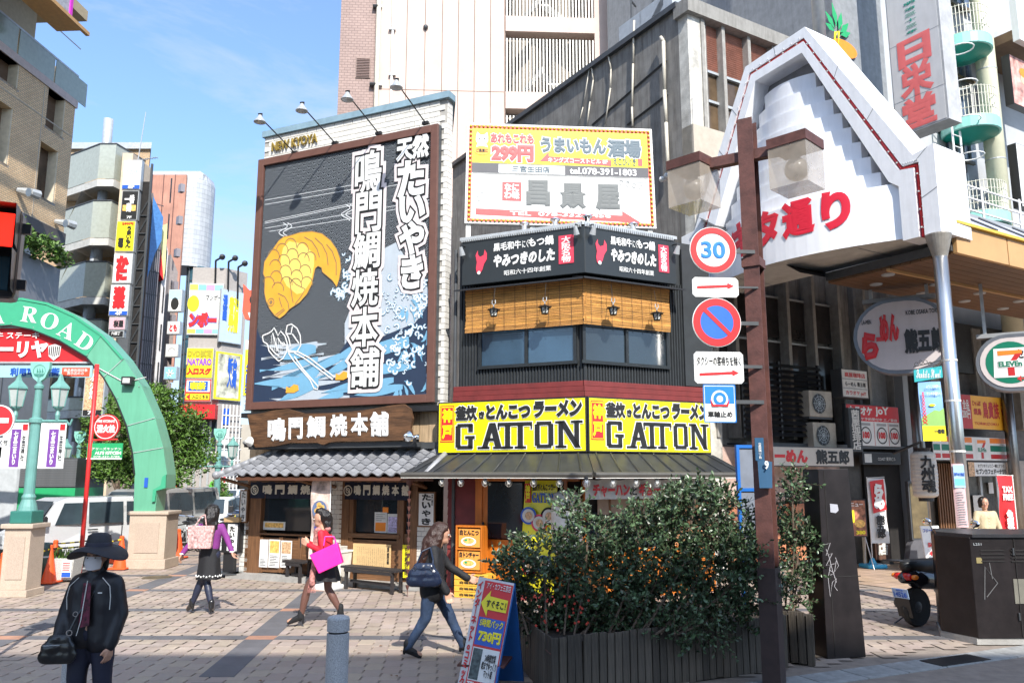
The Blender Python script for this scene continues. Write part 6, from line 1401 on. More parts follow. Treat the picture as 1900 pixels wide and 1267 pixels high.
t,b=flagpole(gnd(1896,1062),2.1,.4,BLACK,'red tax free flag with white lettering at the right edge',.2,side=-1);b.build('cloth',RED,t,smooth=True);letters(MB(),"TAX\nFREE",-.34,1.55,-.08,1.85,-.06,.05).build('lettering',WHITE,t);letters(MB(),"免\n税",-.3,.9,-.12,1.35,-.06,.05).build('lettering',WHITE,t)
# FAR LEFT: BRICK BUILDING ALONG THE ROAD
BK=brickmat('ochre_brick',(.74,.52,.29),(.62,.41,.22),(.36,.28,.20),.24,.085,.014)
YB=34.0;xB=atY(118,433,YB).x;FBk=Fr((xB,YB),87)
bE=fthing('brick_building','tall ochre brick building with small square windows, far upper left','building',FBk)
def ue(px,py,off=0):return FBk.uz(px,py,off)
zT_=ue(145,190)[1];zL_=ue(118,433)[1]
def ebox(u0,u1,y0,y1,z0,z1,m,nm,par=None):return MB().box(u0,u1,y0,y1,z0,z1).build(nm,m,par or bE)
wins=[]
for(x0,y0,x1,y1)in((95,163,115,232),(78,286,99,355),(6,62,32,142),(-14,205,14,280)):
 a,b_=ue(x0,(y0+y1)/2-5),ue(x1,(y0+y1)/2+5);um=(a[0]+b_[0])/2;zc=ue((x0+x1)/2,(y0+y1)/2)[1]
 wins.append((um-.62,um+.62,zc-1.15,zc+1.15))
us_=sorted(set([-40,0]+[w[0]for w in wins]+[w[1]for w in wins]));
for a,b_ in zip(us_,us_[1:]):
 hs=sorted([(w[2],w[3])for w in wins if w[0]<(a+b_)/2<w[1]]);z=zL_
 for(h0,h1)in hs:ebox(a,b_,0,.5,z,h0,BK,'wall');z=h1
 ebox(a,b_,0,.5,z,zT_-.35,BK,'wall')
ebox(-40,0,.5,12,zL_,zT_-.1,BK,'wall_core')
for(a,b_,z0_,z1_)in wins:
 w_=ebox(a,b_,.42,.49,z0_,z1_,mat('brownish_window_glass',(.12,.075,.05),.1,var=.6,scale=.6),'window');ebox(a-.05,b_+.05,.0,.45,z0_-.1,z0_,LGREY,'sill',w_);ebox(b_-.08,b_,.02,.42,z0_,z1_,mat('pale_reveal',(.55,.48,.36),.6),'reveal',w_)
for z in(zL_+.0,zL_+4.4,zL_+8.6):ebox(-40,0,-.012,.0,z,z+.05,mat('expansion_joint',(.42,.36,.28),.6),'wall_joint')
for u in(-2.2,-6.3,-10.4,-14.5):ebox(u,u+.05,-.012,.0,zL_,zT_-.4,MATS['expansion_joint'],'wall_joint')
ebox(-40,.1,-.05,.6,zT_-.35,zT_,mat('pinkish_coping',(.48,.38,.34),.5),'coping')
for k in range(14):ebox(-1.6-k*2.4,.7-k*2.4,-.03,.0,zT_+.0,zT_+1.1,mat('green_balustrade_glass',(.26,.33,.30),.15,spec=.9),'balustrade_pane')
ebox(-40,0,-.04,.03,zT_+1.1,zT_+1.18,LGREY,'handrail');ebox(-40,-1.0,1.5,10,zT_-.1,zT_+4.2,mat('beige_penthouse',(.42,.33,.2),.7,var=.1),'penthouse');ebox(-40,.6,.2,10,zT_+4.2,zT_+4.7,MATS['beige_penthouse'],'penthouse_roof')
ebox(-1.2,.9,1.0,3.0,zT_-3,zT_+1.6,BK,'corner_turret')
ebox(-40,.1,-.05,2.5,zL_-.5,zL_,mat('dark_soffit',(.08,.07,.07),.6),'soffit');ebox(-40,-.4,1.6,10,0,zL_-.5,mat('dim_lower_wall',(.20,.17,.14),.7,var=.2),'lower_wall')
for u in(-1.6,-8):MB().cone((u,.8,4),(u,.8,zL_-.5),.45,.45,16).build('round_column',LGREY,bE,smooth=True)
for k,(px,py)in enumerate(((44,357),(113,415))):
 u,z=ue(px,py,-.3);b=MB().cone((u,-.5,z),(u,-.05,z+.1),.18,.10,8).cone((u+.25,-.4,z+.1),(u+.6,-.5,z+.1),.16,.2,8);b.build('wall_lamp',LGREY,bE)
t=fthing('rooftop_sign_frame','red and grey angled rooftop sign frame at the top left corner','sign',FBk,0,-1.6,zT_)
a=FBk.uz(128,52,-1.6);b=MB();
b.poly([(a[0]+0,a[1]-zT_),(a[0]-12,a[1]-zT_+.6),(a[0]-12,a[1]-zT_+6),(a[0]+0,a[1]-zT_+6)],0,.3);b.build('panel',mat('grey_sign_panel',(.35,.36,.38),.4,var=.3),t)
e=MB();e.box(a[0]-12,a[0],-.5,.5,a[1]-zT_-.15,a[1]-zT_).box(a[0]-12,a[0],-.9,-.75,a[1]-zT_-.4,a[1]-zT_-.25);e.build('frame_rail',mat('orange_brown_rail',(.5,.28,.1),.5),t);MB().box(a[0]-.1,a[0]+.06,-.05,.35,a[1]-zT_,a[1]-zT_+6).build('edge_tube',mat('magenta_tube',(.6,.02,.45),.4),t)
for k in range(3):MB().line([(a[0]-1.5-k*1.1+.9*math.sin(q),a[1]-zT_+1+q*.7)for q in range(5)],.5,-.05-k*.01,taper=True).build('red_tube_print',RED,t)
FT2=Fr((atY(112,500,30).x,30),92)
t=fthing('grey_terrace','smooth grey terrace wall block with greenery spilling over, lower left of the brick building','building',FT2);a=FT2.uz(112,500)
MB().box(-30,0,0,6,3.2,a[1]).build('wall',mat('smooth_grey_panel',(.22,.225,.24),.5,var=.08),t);MB().box(-30,-.8,.9,6,0,3.2).build('lower_wall',INTERIOR,t)
for k in range(8):MB().box(-3-k*3,-2.96-k*3,-.01,.0,3.2,a[1]).build('panel_joint',DGREY,t)
LEAF=mat('bright_leaf',(.085,.17,.03),.55,var=.35,scale=2,tint=True,spec=.4);LEAFD=mat('olive_leaf',(.045,.075,.04),.45,var=.3,scale=3,tint=True,spec=.5)
BARK=mat('bark',(.12,.085,.06),.9,var=.4,scale=12,bump=.6)
def leafmesh(mb,p,s,rnd,n=1,asp=.5,up=.3):
 d=Vector((rnd.gauss(0,1),rnd.gauss(0,1),rnd.gauss(up,.7)));d.normalize();e=d.cross(Vector((rnd.gauss(0,1),rnd.gauss(0,1),rnd.gauss(0,1))));e.normalize();p=Vector(p)
 nrm=d.cross(e)*s*.12
 a,b_,c,f=p,p+d*s*.5+e*s*asp*.5+nrm,p+d*s,p+d*s*.5-e*s*asp*.5+nrm
 mb._add([tuple(a),tuple(b_),tuple(c),tuple(f)],[(0,1,2),(0,2,3)])
def foliage(mb,centre,rad,n,s,rnd,dark=(.55,1.25),asp=.5,shell=.55):
 for k in range(n):
  d=Vector((rnd.gauss(0,1),rnd.gauss(0,1),rnd.gauss(0,1))).normalized();r=rnd.uniform(shell,1)if rnd.random()<.75 else rnd.uniform(0,1)
  p=Vector((centre[0]+d.x*rad[0]*r,centre[1]+d.y*rad[1]*r,centre[2]+d.z*rad[2]*r));v=rnd.uniform(*dark);mb.tc=(v,v*rnd.uniform(.92,1.06),v*rnd.uniform(.7,1.1));leafmesh(mb,p,s*rnd.uniform(.7,1.3),rnd,asp=asp)
rn=random.Random(11);t=fthing('terrace_creeper','bright green creeper hanging over the grey terrace edge, upper left','plant',FT2,-2,0,a[1]+1.2);b=MB()
for k in range(26):foliage(b,(-7.5+k*.36,.4-.03*k,-.2-k*.03+rn.uniform(-.25,.25)),(.35,.3,.4),90,.2,rn)
b.build('leaves',LEAF,t,kind='stuff')
# building with angled glass balconies
YC=44.0;FE=Fr((atY(228,500,YC).x,YC),0)
bF=fthing('balcony_tower','tan brick tower with zigzag stack of glass balconies, behind the green arch','building',FE)
def uf(px,py,off=0):return FE.uz(px,py,off)
BK2=brickmat('tan_brick',(.50,.34,.18),(.42,.26,.14),(.32,.25,.18),.24,.085,.014)
top=uf(170,240)[1];lx,rx=uf(105,400)[0],uf(228,400)[0]
prism([(lx-4,3),(rx-.15,3),(rx-4.6,12),(lx-4,12)],0,top).build('wall',BK2,bF);MB().box(rx-.6,rx+.0,.6,3.2,0,top-1.2).build('corner_pier',mat('pale_concrete_pier',(.60,.47,.33),.6),bF)
prism([(lx-4,2.8),(rx,2.8),(rx-4.4,12),(lx-4,12)],top,top+.4).build('coping',LGREY,bF)
GLB=mat('greenish_balustrade',(.36,.38,.32),.2,var=.1,spec=.9);SLB=mat('pale_slab',(.52,.51,.47),.6,dirt=.3)
for k,(yb,yt)in enumerate(((328,262),(438,368),(548,482),(648,590),(760,735))):
 zb,zt=uf(180,yb)[1],uf(180,yt)[1];xm=uf(168-4*k,400)[0];zl_=zb-1.2;pts=[(lx-1.5,2.6),(xm,.4),(rx-.9,.4),(rx-.4,3.0),(lx-1.5,3.2)]
 n=len(pts);sl_=MB()._add([(p[0],p[1],zb-.42)for p in pts]+[(p[0],p[1],zb)for p in pts],[tuple(range(n-1,-1,-1)),tuple(range(n,2*n))]+[(i,(i+1)%n,(i+1)%n+n,i+n)for i in range(n)]);sl_=sl_.build('balcony_slab',SLB,bF)
 for(p,q)in((pts[0],pts[1]),(pts[1],pts[2]),(pts[2],pts[3])):MB().quad((p[0],p[1]-.02,zb+.02),(q[0],q[1]-.02,zb+.02),(q[0],q[1]-.02,zt),(p[0],p[1]-.02,zt)).build('balustrade_pane',GLB,sl_)
 for(p,q)in((pts[0],pts[1]),(pts[1],pts[2]),(pts[2],pts[3])):MB().tube([(p[0],p[1]-.02,zt),(q[0],q[1]-.02,zt)],.05,5).build('handrail',DGREY,sl_)
 MB().cone((xm-.1,1.3,zb-5),(xm-.1,1.3,zb+.0),.27,.27,14).build('column',LGREY,bF,smooth=True)
 MB()._add([(lx-1.4,2.6,zb-3.4),(xm-1.2,1.0,zb-.5),(xm-1.2,2.6,zb-.5),(lx-1.4,3,zb-3.4)],[(0,1,2,3)]).build('sloping_slab',SLB,bF)
MB().cone((uf(178,250)[0],1.3,top-2),(uf(178,240)[0],1.3,top+1.2),.27,.27,14).build('column',LGREY,bF,smooth=True)
FV=Fr((atY(228,400,42).x,42),0)
def vsign(fr,px0,py0,px1,py1,m,lab,grp='stacked floor signs on the steel sign tower',th=.25,off=0,name='floor_sign'):
 a,b_=fr.uz(px0,py0,off),fr.uz(px1,py1,off);W,H=b_[0]-a[0],a[1]-b_[1]
 t=fthing(name,lab,'sign',fr,a[0],off,b_[1],grp);MB().box(0,W,0,th,0,H).build('case',LGREY,t);MB().box(.04,W-.04,-.02,-.004,.04,H-.04).build('face',m,t);return t,W,H
t,W,H=vsign(FV,230,297,260,352,WHITE,'white floor sign with blue 8F strip, topmost on the sign tower');MB().box(.04,W-.04,-.03,-.021,.04,H*.15).build('strip',BLUE,t);L(t,"8F",W,H,.35,.02,.7,.13,WHITE,.04,.05);L(t,"KINGS\nCOAST",W,H,.15,.5,.85,.68,flat('pale_blue_letter',(.4,.55,.6),.5),.01,.05)
t,W,H=vsign(FV,227,354,254,408,INK,'black floor sign with gold and white brush print marked 7F');L(t,"一番\n鶏",W,H,.2,.25,.8,.85,WHITE,.05,.05);L(t,"7F",W,H,.4,.03,.7,.12,WHITE,.03,.05);MB().box(.1,W-.1,-.028,-.022,H*.3,H*.5).build('gold_print',FOOD,t)
t,W,H=vsign(FV,217,410,248,467,YEL,'yellow floor sign with black vertical writing and red 299 yen');L(t,"う\nま\nい\nも\nん",W,H,.55,.12,.85,.82,INK,.05,.05);L(t,"酒\n場",W,H,.15,.12,.45,.45,INK,.05,.05);L(t,"299円",W,H,.3,.86,.9,.95,RED,.05,.05)
t,W,H=vsign(FV,212,470,243,526,WHITE,'white floor sign with bold red かに');L(t,"か\nに",W,H,.15,.08,.85,.92,RED,.11,.05)
t,W,H=vsign(FV,206,528,237,586,WHITE,'white floor sign with bold red 道楽 and blue 4F strip');L(t,"道\n楽",W,H,.15,.22,.85,.95,RED,.10,.05);MB().box(.04,W-.04,-.03,-.021,.04,H*.15).build('strip',BLUE,t);L(t,"4F",W,H,.35,.02,.7,.13,WHITE,.04,.05)
t,W,H=vsign(FV,203,588,232,612,flat('pink_face',(.7,.4,.45),.5),'small pink floor sign with black characters 桜屋');L(t,"桜屋",W,H,.3,.2,.9,.75,INK,.04,.05)
t,W,H=vsign(FV,202,613,229,626,INK,'small black floor sign below the pink one');L(t,"六横丁",W,H,.2,.3,.8,.8,WHITE,.03,.05)
t=fthing('sign_tower','steel lattice tower carrying the stacked floor signs','tower',FV,0,.3,0);a,b_=FV.uz(262,300,.3),FV.uz(232,640,.3);xt=FV.uz(268,380,.3)[0];b=MB()
ux0,ux1=FV.uz(245,500)[0],FV.uz(262,500)[0];zt_s=FV.uz(240,300)[1]
for x in(ux0,ux1):b.box(x-.05,x+.05,0,.1,6,zt_s)
for k in range(int(zt_s-9.5)):z=8+k*1.0;b.cone((ux0,.05,z),(ux1,.05,z+1),.04,.04,4).cone((ux0,.05,z),(ux1,.05,z),.04,.04,4)
b.build('lattice',DGREY,t);MB().box(ux0,ux1,.1,.14,6,zt_s-1).build('backing',INTERIOR,t)
t=fthing('roof_aerial','thin tall aerial mast with small antenna above the sign tower','aerial',FV,FV.uz(247,298)[0],.5,zt_s);MB().cone((0,0,0),(.25,0,3.1),.03,.02,5).build('mast',LGREY,t);b=MB().cone((0,0,.25),(1.1,0,.45),.025,.025,4)
for k in range(7):b.cone((.2+k*.14,-.2,.27+k*.02),(.2+k*.14,.2,.33+k*.02),.015,.015,4)
b.build('antenna',LGREY,t)
def strip_building(px0,px1,pyt0,pyt1,Y,ang_,m,name,lab,dep=8):
 fr=Fr((atY(px0,600,Y).x,Y),ang_);u1,z1=fr.uz(px1,pyt1);z0_=fr.uz(px0,pyt0)[1];zt2=max(z0_,z1)
 t=fthing(name,lab,'building',fr);MB()._add([(0,0,0),(u1,0,0),(u1,dep,0),(0,dep,0),(0,0,z0_),(u1,0,z1),(u1,dep,z1),(0,dep,z0_)],[(4,5,6,7),(0,1,5,4),(1,2,6,5),(2,3,7,6),(3,0,4,7)]).build('wall',m,t);return t,fr,u1,zt2
GP=mat('mauve_grey_panel',(.24,.22,.235),.45,var=.1);
t,fr,u1,zt2=strip_building(238,268,380,380,47,52,mat('brown_frame_wall',(.13,.105,.10),.6),'dark_window_building','dark brown building with square grid windows beside the sign tower')
for j in range(14):
 for i in range(3):MB().box(.3+i*(u1-.4)/3,.15+(i+1)*(u1-.4)/3,-.05,-.01,zt2-1.6-j*1.25,zt2-.6-j*1.25).build('window',mat('greyblue_pane',(.13,.17,.22),.12,var=.4),t)
t,fr,u1,zt2=strip_building(266,300,352,430,52,58,GP,'mauve_panel_building','grey panelled building with blue glass top, left of the red wedge')
for j in range(12):MB().box(0,u1,-.03,.0,3+j*1.55,3.05+j*1.55).build('panel_joint',DGREY,t)
for i in range(5):MB().box(u1*(i+1)/6,u1*(i+1)/6+.05,-.03,0,3,zt2-3).build('panel_joint',DGREY,t)
MB().poly([(0,zt2*.72),(u1*.5,zt2*.80),(u1,zt2*.85),(u1,zt2+.1-1.6),(0,zt2-.3)],-.06,-.03).build('blue_glass',mat('blue_facade_glass',(.08,.22,.50),.2,var=.2),t)
t,fr,u1,zt2=strip_building(294,312,430,470,54,50,mat('white_fin',(.62,.60,.60),.5),'white_wedge_building','narrow white building carrying the red and yellow wedge sign')
a_=[fr.uz(*p,-.4)for p in((288,440),(296,432),(303,520),(292,500))];MB().poly(a_,-.4,.3).build('red_wedge',RED,t);a_=[fr.uz(*p,-.4)for p in((296,430),(310,415),(306,500),(303,518))];MB().poly(a_,-.45,.2).build('yellow_wedge',flat('pale_yellow',(.7,.66,.3),.5),t)
for j in range(8):MB().box(u1*.45,u1-.1,-.06,-.0,2.6+j*2.6,4.4+j*2.6).build('window',DW,t)
t,fr,u1,zt2=strip_building(308,330,470,505,58,45,mat('grey_brown_wall',(.27,.23,.215),.6,var=.15),'grey_brown_building','grey brown building with small balconies behind the small floor signs')
for j in range(9):MB().box(.2,u1-.1,-.5,-.0,3+j*2.5,3.6+j*2.5).build('balcony',GP,t)
FX=Fr((atY(330,600,50).x,50),0)
for k,(y0,y1,m,s,lab)in enumerate(((537,578,WHITE,"",'pale blue square floor sign with black portrait'),(596,620,WHITE,"とも",'white square floor sign with red writing'),(638,662,OFFW,"",'white square floor sign with arch drawing'),(680,704,flat('sky_sign',(.25,.5,.7),.5),"",'blue square floor sign with white blossom'))):
 t,W,H=vsign(FX,314-k*3,y0,336-k*3,y1,m,lab+', hanging left of the glass tower','small square floor signs by the glass tower',.4)
 if k==0:MB().disc(W*.5,H*.35,W*.3,-.03,14,H*.28).build('portrait',INK,t);MB().box(.05,W-.05,-.028,-.021,H*.55,H-.05).build('blue_part',flat('pale_blue_face',(.4,.6,.68),.5),t)
 if k==1:L(t,s,W,H,.2,.2,.8,.8,RED,.05,.05)
 if k==2:MB().ring(W*.5,H*.4,W*.25,W*.3,-.03,16,0,PI).build('arch_drawing',GREY,t)
 if k==3:
  b=MB();
  for q in range(6):b.line([(W*.5,H*.4),(W*.5+W*.3*math.cos(q),H*.5+H*.3*math.sin(q))],.06,-.03)
  b.build('blossom',WHITE,t)
FY=Fr((atY(300,600,80).x,80),0);t=fthing('silver_round_tower','rounded silver clad tower with a terracotta front panel and glass shaft below','building',FY)
SILV=brickmat('silver_cladding',(.40,.41,.42),(.36,.37,.39),(.27,.28,.30),1.6,.5,.03,rough=.35,bump=.2)
x0_,x1_=FY.uz(258,400)[0],FY.uz(379,400)[0];zT2,zB2=FY.uz(300,308)[1],FY.uz(360,492)[1];xm=x1_-2.2
pl=[(x0_,0)]+[(xm+2.2*math.sin(a),2.2-2.2*math.cos(a))for a in[PI*k/12 for k in range(13)]]+[(x0_,4.4)]
b=MB();lay=[]
for(ins,z)in((0,zB2),(0,zT2-2.4),(.12,zT2-1.4),(.5,zT2-.6),(1.2,zT2-.1),(2.0,zT2)):lay.append([(min(p[0],xm+2.2-ins)if p[0]>xm else p[0],min(max(p[1],ins),4.4-ins),z)for p in pl])
n=len(pl);vs=[p for l_ in lay for p in l_];b._add(vs,[(j*n+i,j*n+(i+1)%n,(j+1)*n+(i+1)%n,(j+1)*n+i)for j in range(len(lay)-1)for i in range(n)]+[tuple(range((len(lay)-1)*n,len(lay)*n)),tuple(range(n-1,-1,-1))]);b.build('silver_shell',SILV,t,smooth=False)
TERR=mat('terracotta_panel',(.40,.19,.13),.6,var=.2,scale=.6,streak=.3);xa=FY.uz(343,400)[0];MB().box(x0_,xa,-.25,-.0,zB2-12,FY.uz(300,326)[1]).build('terracotta_front',TERR,t)
for k in range(3):x=x0_+(xa-x0_)*(k+1)/4;MB().box(x,x+.08,-.28,-.25,zB2-12,FY.uz(300,326)[1]).build('panel_joint',RUST,t)
x0g,x1g=FY.uz(330,600)[0],FY.uz(368,600)[0];rg_=(x1g-x0g)/2
MB().cone(((x0g+x1g)/2,1.6,0),((x0g+x1g)/2,1.6,zB2+.1),rg_*.85,rg_*.95,20).build('glass_shaft',mat('teal_dark_glass',(.03,.07,.09),.05,var=.6,scale=.5,spec=1),t,smooth=True)
for k in range(14):MB().lathe([(rg_*.96,0),(rg_*.99,.12)],((x0g+x1g)/2,1.6,2+k*(zB2-2)/14),20).build('ring_band',DGREY,t)
for k in range(7):a_=PI+PI*k/6;MB().cone(((x0g+x1g)/2+rg_*math.cos(a_),1.6+rg_*math.sin(a_),0),((x0g+x1g)/2+rg_*math.cos(a_),1.6+rg_*math.sin(a_),zB2),.07,.07,5).build('mullion',DGREY,t)
FM=Fr((atY(345,700,55).x,55),6);FM2=None
bM=fthing('advert_corner_building','light corner building covered in bright adverts and yellow signs beyond the tree','building',FM)
xr_=FM.uz(408,700)[0];zt_m=FM.uz(400,497)[1];FM2=Fr(tuple(FM.w(xr_)[:2]),55);u2m=FM2.uz(449,700)[0]
GYM=mat('warm_grey_band',(.36,.33,.31),.6,var=.1)
n1,n2,n3=FM.w(0),FM.w(xr_),FM2.w(u2m)
def loc(p):d=p-FM.w(0);return(d.x*FM.ca+d.y*FM.sa,-d.x*FM.sa+d.y*FM.ca)
prism([loc(n1),loc(n2),loc(n3),(loc(n3)[0]-3,14),(loc(n1)[0]-2,14)],0,zt_m).build('wall',GYM,bM)
for(px,py)in((398,498),(422,500),(440,510)):u,z=FM.uz(px,py,-.5);MB().tube([(u,0,z-1.6),(u,-.3,z+.6),(u+.5,-.6,z+.8)],.07,5).ball((u+.5,-.6,z+.8),.22,6).build('roof_floodlight',BLACK,bM)
def adv(fr,px0,py0,px1,py1,m,lab,off=-.2,name='advert_board'):
 return vsign(fr,px0,py0,px1,py1,m,lab,None,.15,off,name)
t,W,H=adv(FM,352,525,410,622,WHITE,'large white advert with rainbow edge and red katakana, top of the corner building',name='advert_board')
RB=mat('rainbow_print',(.6,.5,.6),.5,var=.1)
for k,c_ in enumerate(((.75,.65,.1),(.2,.5,.7),(.6,.3,.6),(.25,.55,.75))):MB().box(.05+(W-.1)*k/4,.05+(W-.1)*(k+1)/4,-.03,-.022,H-.5,H-.1).build('rainbow_edge',flat('rainbow%d'%k,c_,.5),t);MB().box(.05+(W-.1)*k/4,.05+(W-.1)*(k+1)/4,-.03,-.022,.1,.4).build('rainbow_edge',flat('rainbow%d'%k,c_,.5),t)
L(t,"マンボー",W,H,.5,.66,.96,.78,INK,.01,.05,1,.1);L(t,"ンボー",W,H,.04,.14,.86,.44,BLUE,.16,.04);L(t,"ンボー",W,H,.04,.14,.86,.44,RED,.09,.06)
MB().disc(W*.15,H*.6,W*.17,-.035,20,H*.16).build('yellow_shape',YEL,t)
t,W,H=adv(FM2,411,535,447,640,flat('pale_blue_face2',(.45,.55,.65),.5),'slanting pale advert with yellow and blue vertical characters round the corner',name='advert_board');L(t,"宿泊\n完備",W,H,.35,.2,.8,.9,YEL,.06,.05)
L(t,"漫\n画",W,H,.08,.4,.3,.9,BLUE,.05,.05)
t,W,H=adv(FM,347,645,394,702,YEL,'yellow video shop advert with red and purple lettering');L(t,"DVD試写",W,H,.05,.68,.95,.95,flat('olive_letter',(.4,.35,.02),.5),.06,.05);L(t,"NATARO",W,H,.05,.42,.95,.66,flat('purple_letter',(.3,.1,.5),.5),.06,.05);L(t,"入口スグ",W,H,.05,.1,.95,.35,RED,.08,.05)
t,W,H=adv(FM,344,702,391,745,RED,'red bordered advert with blue and yellow 喫茶 and arrow strip');MB().box(W*.06,W*.94,-.028,-.022,H*.42,H*.92).build('white_part',WHITE,t);MB().box(W*.14,W*.86,-.034,-.03,H*.46,H*.88).build('blue_part',BLUE,t);L(t,"喫茶",W,H,.2,.5,.8,.85,YEL,.07,.06);MB().box(W*.06,W*.94,-.028,-.022,H*.08,H*.34).build('yellow_part',YEL,t);L(t,"入口こちら",W,H,.3,.12,.9,.3,INK,.04,.05);MB().poly([(W*.08,H*.2),(W*.22,H*.34),(W*.22,H*.06)],-.04).build('arrow',RED,t)
t,W,H=adv(FM2,400,650,446,745,YEL,'yellow and red framed round-cornered advert on the angled face');MB().box(W*.1,W*.9,-.028,-.022,H*.05,H*.95).build('picture',mat('mixed_print',(.5,.5,.4),.5,var=.8,scale=1.5),t);L(t,"新台\n入荷",W,H,.45,.25,.8,.9,BLUE,.06,.05)
MB().box(-.1,xr_,-.8,0,FM.uz(380,778)[1],FM.uz(380,752)[1]).build('red_awning',RED,bM);MB().box(0,xr_,-.1,0,FM.uz(380,845)[1],FM.uz(380,780)[1]).build('dark_glazing',GLASS,bM)
for k in range(5):MB().box(xr_*k/5,xr_*k/5+.12,-.16,-.1,0,FM.uz(380,780)[1]).build('mullion',LGREY,bM)
MB().box(-.5,xr_+1,-.6,-.1,FM.uz(380,846)[1],FM.uz(380,838)[1]).build('floor_band',OFFW,bM)
for k in range(10):u,z=FM2.uz(425,845-8*k);p_=FM2.w(u,-.3);
t=fthing('side_lattice','white steel lattice and blue panels on the narrow gap beside the billboard','lattice',FM2,0,-.3,0);b=MB();zq=FM.uz(430,750)[1]
for k in range(6):b.cone((u2m*(.1+.16*k),0,0),(u2m*(.1+.16*k),0,zq),.05,.05,4)
for k in range(9):b.cone((u2m*.1,0,zq*k/9),(u2m,0,zq*k/9),.05,.05,4)
b.build('bars',WHITE,t);
for k in range(4):MB().box(u2m*.1,u2m*.4,.02,.08,zq*(.2+.2*k),zq*(.36+.2*k)).build('panel',(RED,flat('pale_panel',(.5,.6,.65),.5),WHITE,BLUE)[k],t)
FR_=Fr((atY(468,620,30).x,30),0)
t,W,H=vsign(FR_,455,630,476,735,YEL,'narrow yellow vertical sign with blue characters まんが喫茶 right beside the billboard frame',None,name='vertical_sign');L(t,"ま\nん\nが\n喫\n茶",W,H,.15,.05,.85,.8,BLUE,.07,.05);MB().box(.04,W-.04,-.03,-.02,H*.82,H-.04).build('white_part',WHITE,t)
t,W,H=vsign(FR_,453,735,472,762,GREENP,'small green and blue convenience store sign below the yellow vertical sign',None,name='store_sign');MB().box(.04,W*.7,-.03,-.021,.04,H-.04).build('blue_white_part',flat('sky_white',(.4,.6,.75),.5),t);L(t,"Fa\nmi\nly",W,H,.1,.1,.6,.9,WHITE,.03,.05)
t=fthing('red_animal_sign','round red shop emblem with curly horn and tongue poking out left of the billboard','sign',FR_,*([FR_.uz(466,566,-.3)[0],-.3]),FR_.uz(466,566)[1])
MB().poly([(-.3,.35),(-.35,.75),(-.1,.5),(.25,.55),(.4,.8),(.45,.4),(.4,-.2),(.1,-.65),(-.2,-.6),(-.32,-.3)],0,.2).build('body',REDO,t);MB().poly([(-.1,-.35),(-.0,-.62),(.18,-.6),(.2,-.35)],-.02,0).build('tongue',WHITE,t);MB().ring(.15,.15,.14,.22,-.02,14).build('curl',INK,t)
FZ=Fr((atY(160,900,62).x,62),0);bZ=fthing('street_end_shops','row of low shopfronts with arches at the far end of the road','building',FZ)
xe=FZ.uz(470,900)[0];MB().box(-12,xe,0,8,0,FZ.uz(300,846)[1]+2.4).build('wall',mat('pale_shop_wall',(.42,.39,.34),.7,var=.3,scale=.3),bZ)
for k in range(9):
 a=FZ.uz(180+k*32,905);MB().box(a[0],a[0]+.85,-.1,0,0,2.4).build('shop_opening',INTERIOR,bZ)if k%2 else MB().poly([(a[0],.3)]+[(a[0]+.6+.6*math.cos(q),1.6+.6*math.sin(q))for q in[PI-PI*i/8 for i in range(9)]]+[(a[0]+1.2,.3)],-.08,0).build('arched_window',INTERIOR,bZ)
u,z=FZ.uz(345,908,-.4);MB().box(u,u+3.4,-.5,-.1,z-.1,z+.45).build('green_store_band',GREENP,bZ);MB().box(u,u+3.4,-.52,-.1,z+.45,z+.8).build('white_store_band',WHITE,bZ)
for k,(px,m,lab,s)in enumerate(((286,WHITE,'small white banner with red print down the road, behind the arch leg',"祭"),(317,WHITE,'small white and red banner down the road beside the green shopfront',"開"),(346,RED,'small red banner with white print left of the lamp post',"大"),(373,RED,'small red banner with white print right of the lamp post',"安"),(408,WHITE,'pale pink striped banner far down the road by the small tree',"店"))):
 a,b_=FZ.uz(px,905 if k>1 else 880,-2),FZ.uz(px+18,950,-2);t=fthing('shop_banner',lab,'banner',FZ,a[0],-2,0,'banners far down the road');W=b_[0]-a[0];MB().box(0,W,0,.04,b_[1],a[1]).build('cloth',m,t);MB().cone((W+.05,0,0),(W+.05,0,a[1]+.1),.03,.03,5).build('pole',WHITE,t);letters(MB(),s,W*.2,b_[1]+.4,W*.8,a[1]-.2,-.03,.05).build('lettering',WHITE if m is RED else RED,t)
t=fthing('green_oval_sign','bright green pointed oval board standing by the lamp post behind the parked cars','sign',FZ,FZ.uz(391,920,-20)[0],-20,0);zc=FZ.uz(391,920,-20)[1]
MB().disc(0,zc,.16,0,20,.75).disc(0,zc,.16,.05,20,.75).build('board',flat('bright_green',(.12,.55,.05),.4),t);MB().cone((0,.03,0),(0,.03,zc-.5),.03,.03,6).build('pole',WHITE,t);letters(MB(),"ガ\nソ\nリ",-.06,zc-.3,.06,zc+.35,-.02,.03).build('lettering',WHITE,t)
# GREEN STREET ARCH
YA=18.9;FAr=Fr((atY(270,1050,YA).x,YA),0)
t=fthing('green_street_arch','big pale green street arch with white ROAD lettering and a granite pedestal','arch',FAr)
AG=mat('pale_green_arch_paint',(.12,.37,.24),.38,var=.07,scale=1,coat=.2,streak=.2);ADG=mat('deep_green_arch_paint',(.05,.34,.19),.38,var=.05)
def ua(px,py,off=0):return FAr.uz(px,py,off)
outp=[(-120,600),(-60,575),(0,556),(42,553),(90,562),(140,585),(190,620),(230,665),(262,715),(288,775),(303,830),(310,880)]
inp=[(-120,655),(-60,625),(-10,606),(20,604),(60,612),(110,632),(160,662),(192,700),(215,740),(235,790),(246,840),(250,880)]
Ou=[ua(*p)for p in outp];In=[ua(*p)for p in inp]
def sheet(A,B,y0,y1,nm,m,par):mb=MB();bandpoly(mb,A,B,y0,y1);return mb.build(nm,m,par)
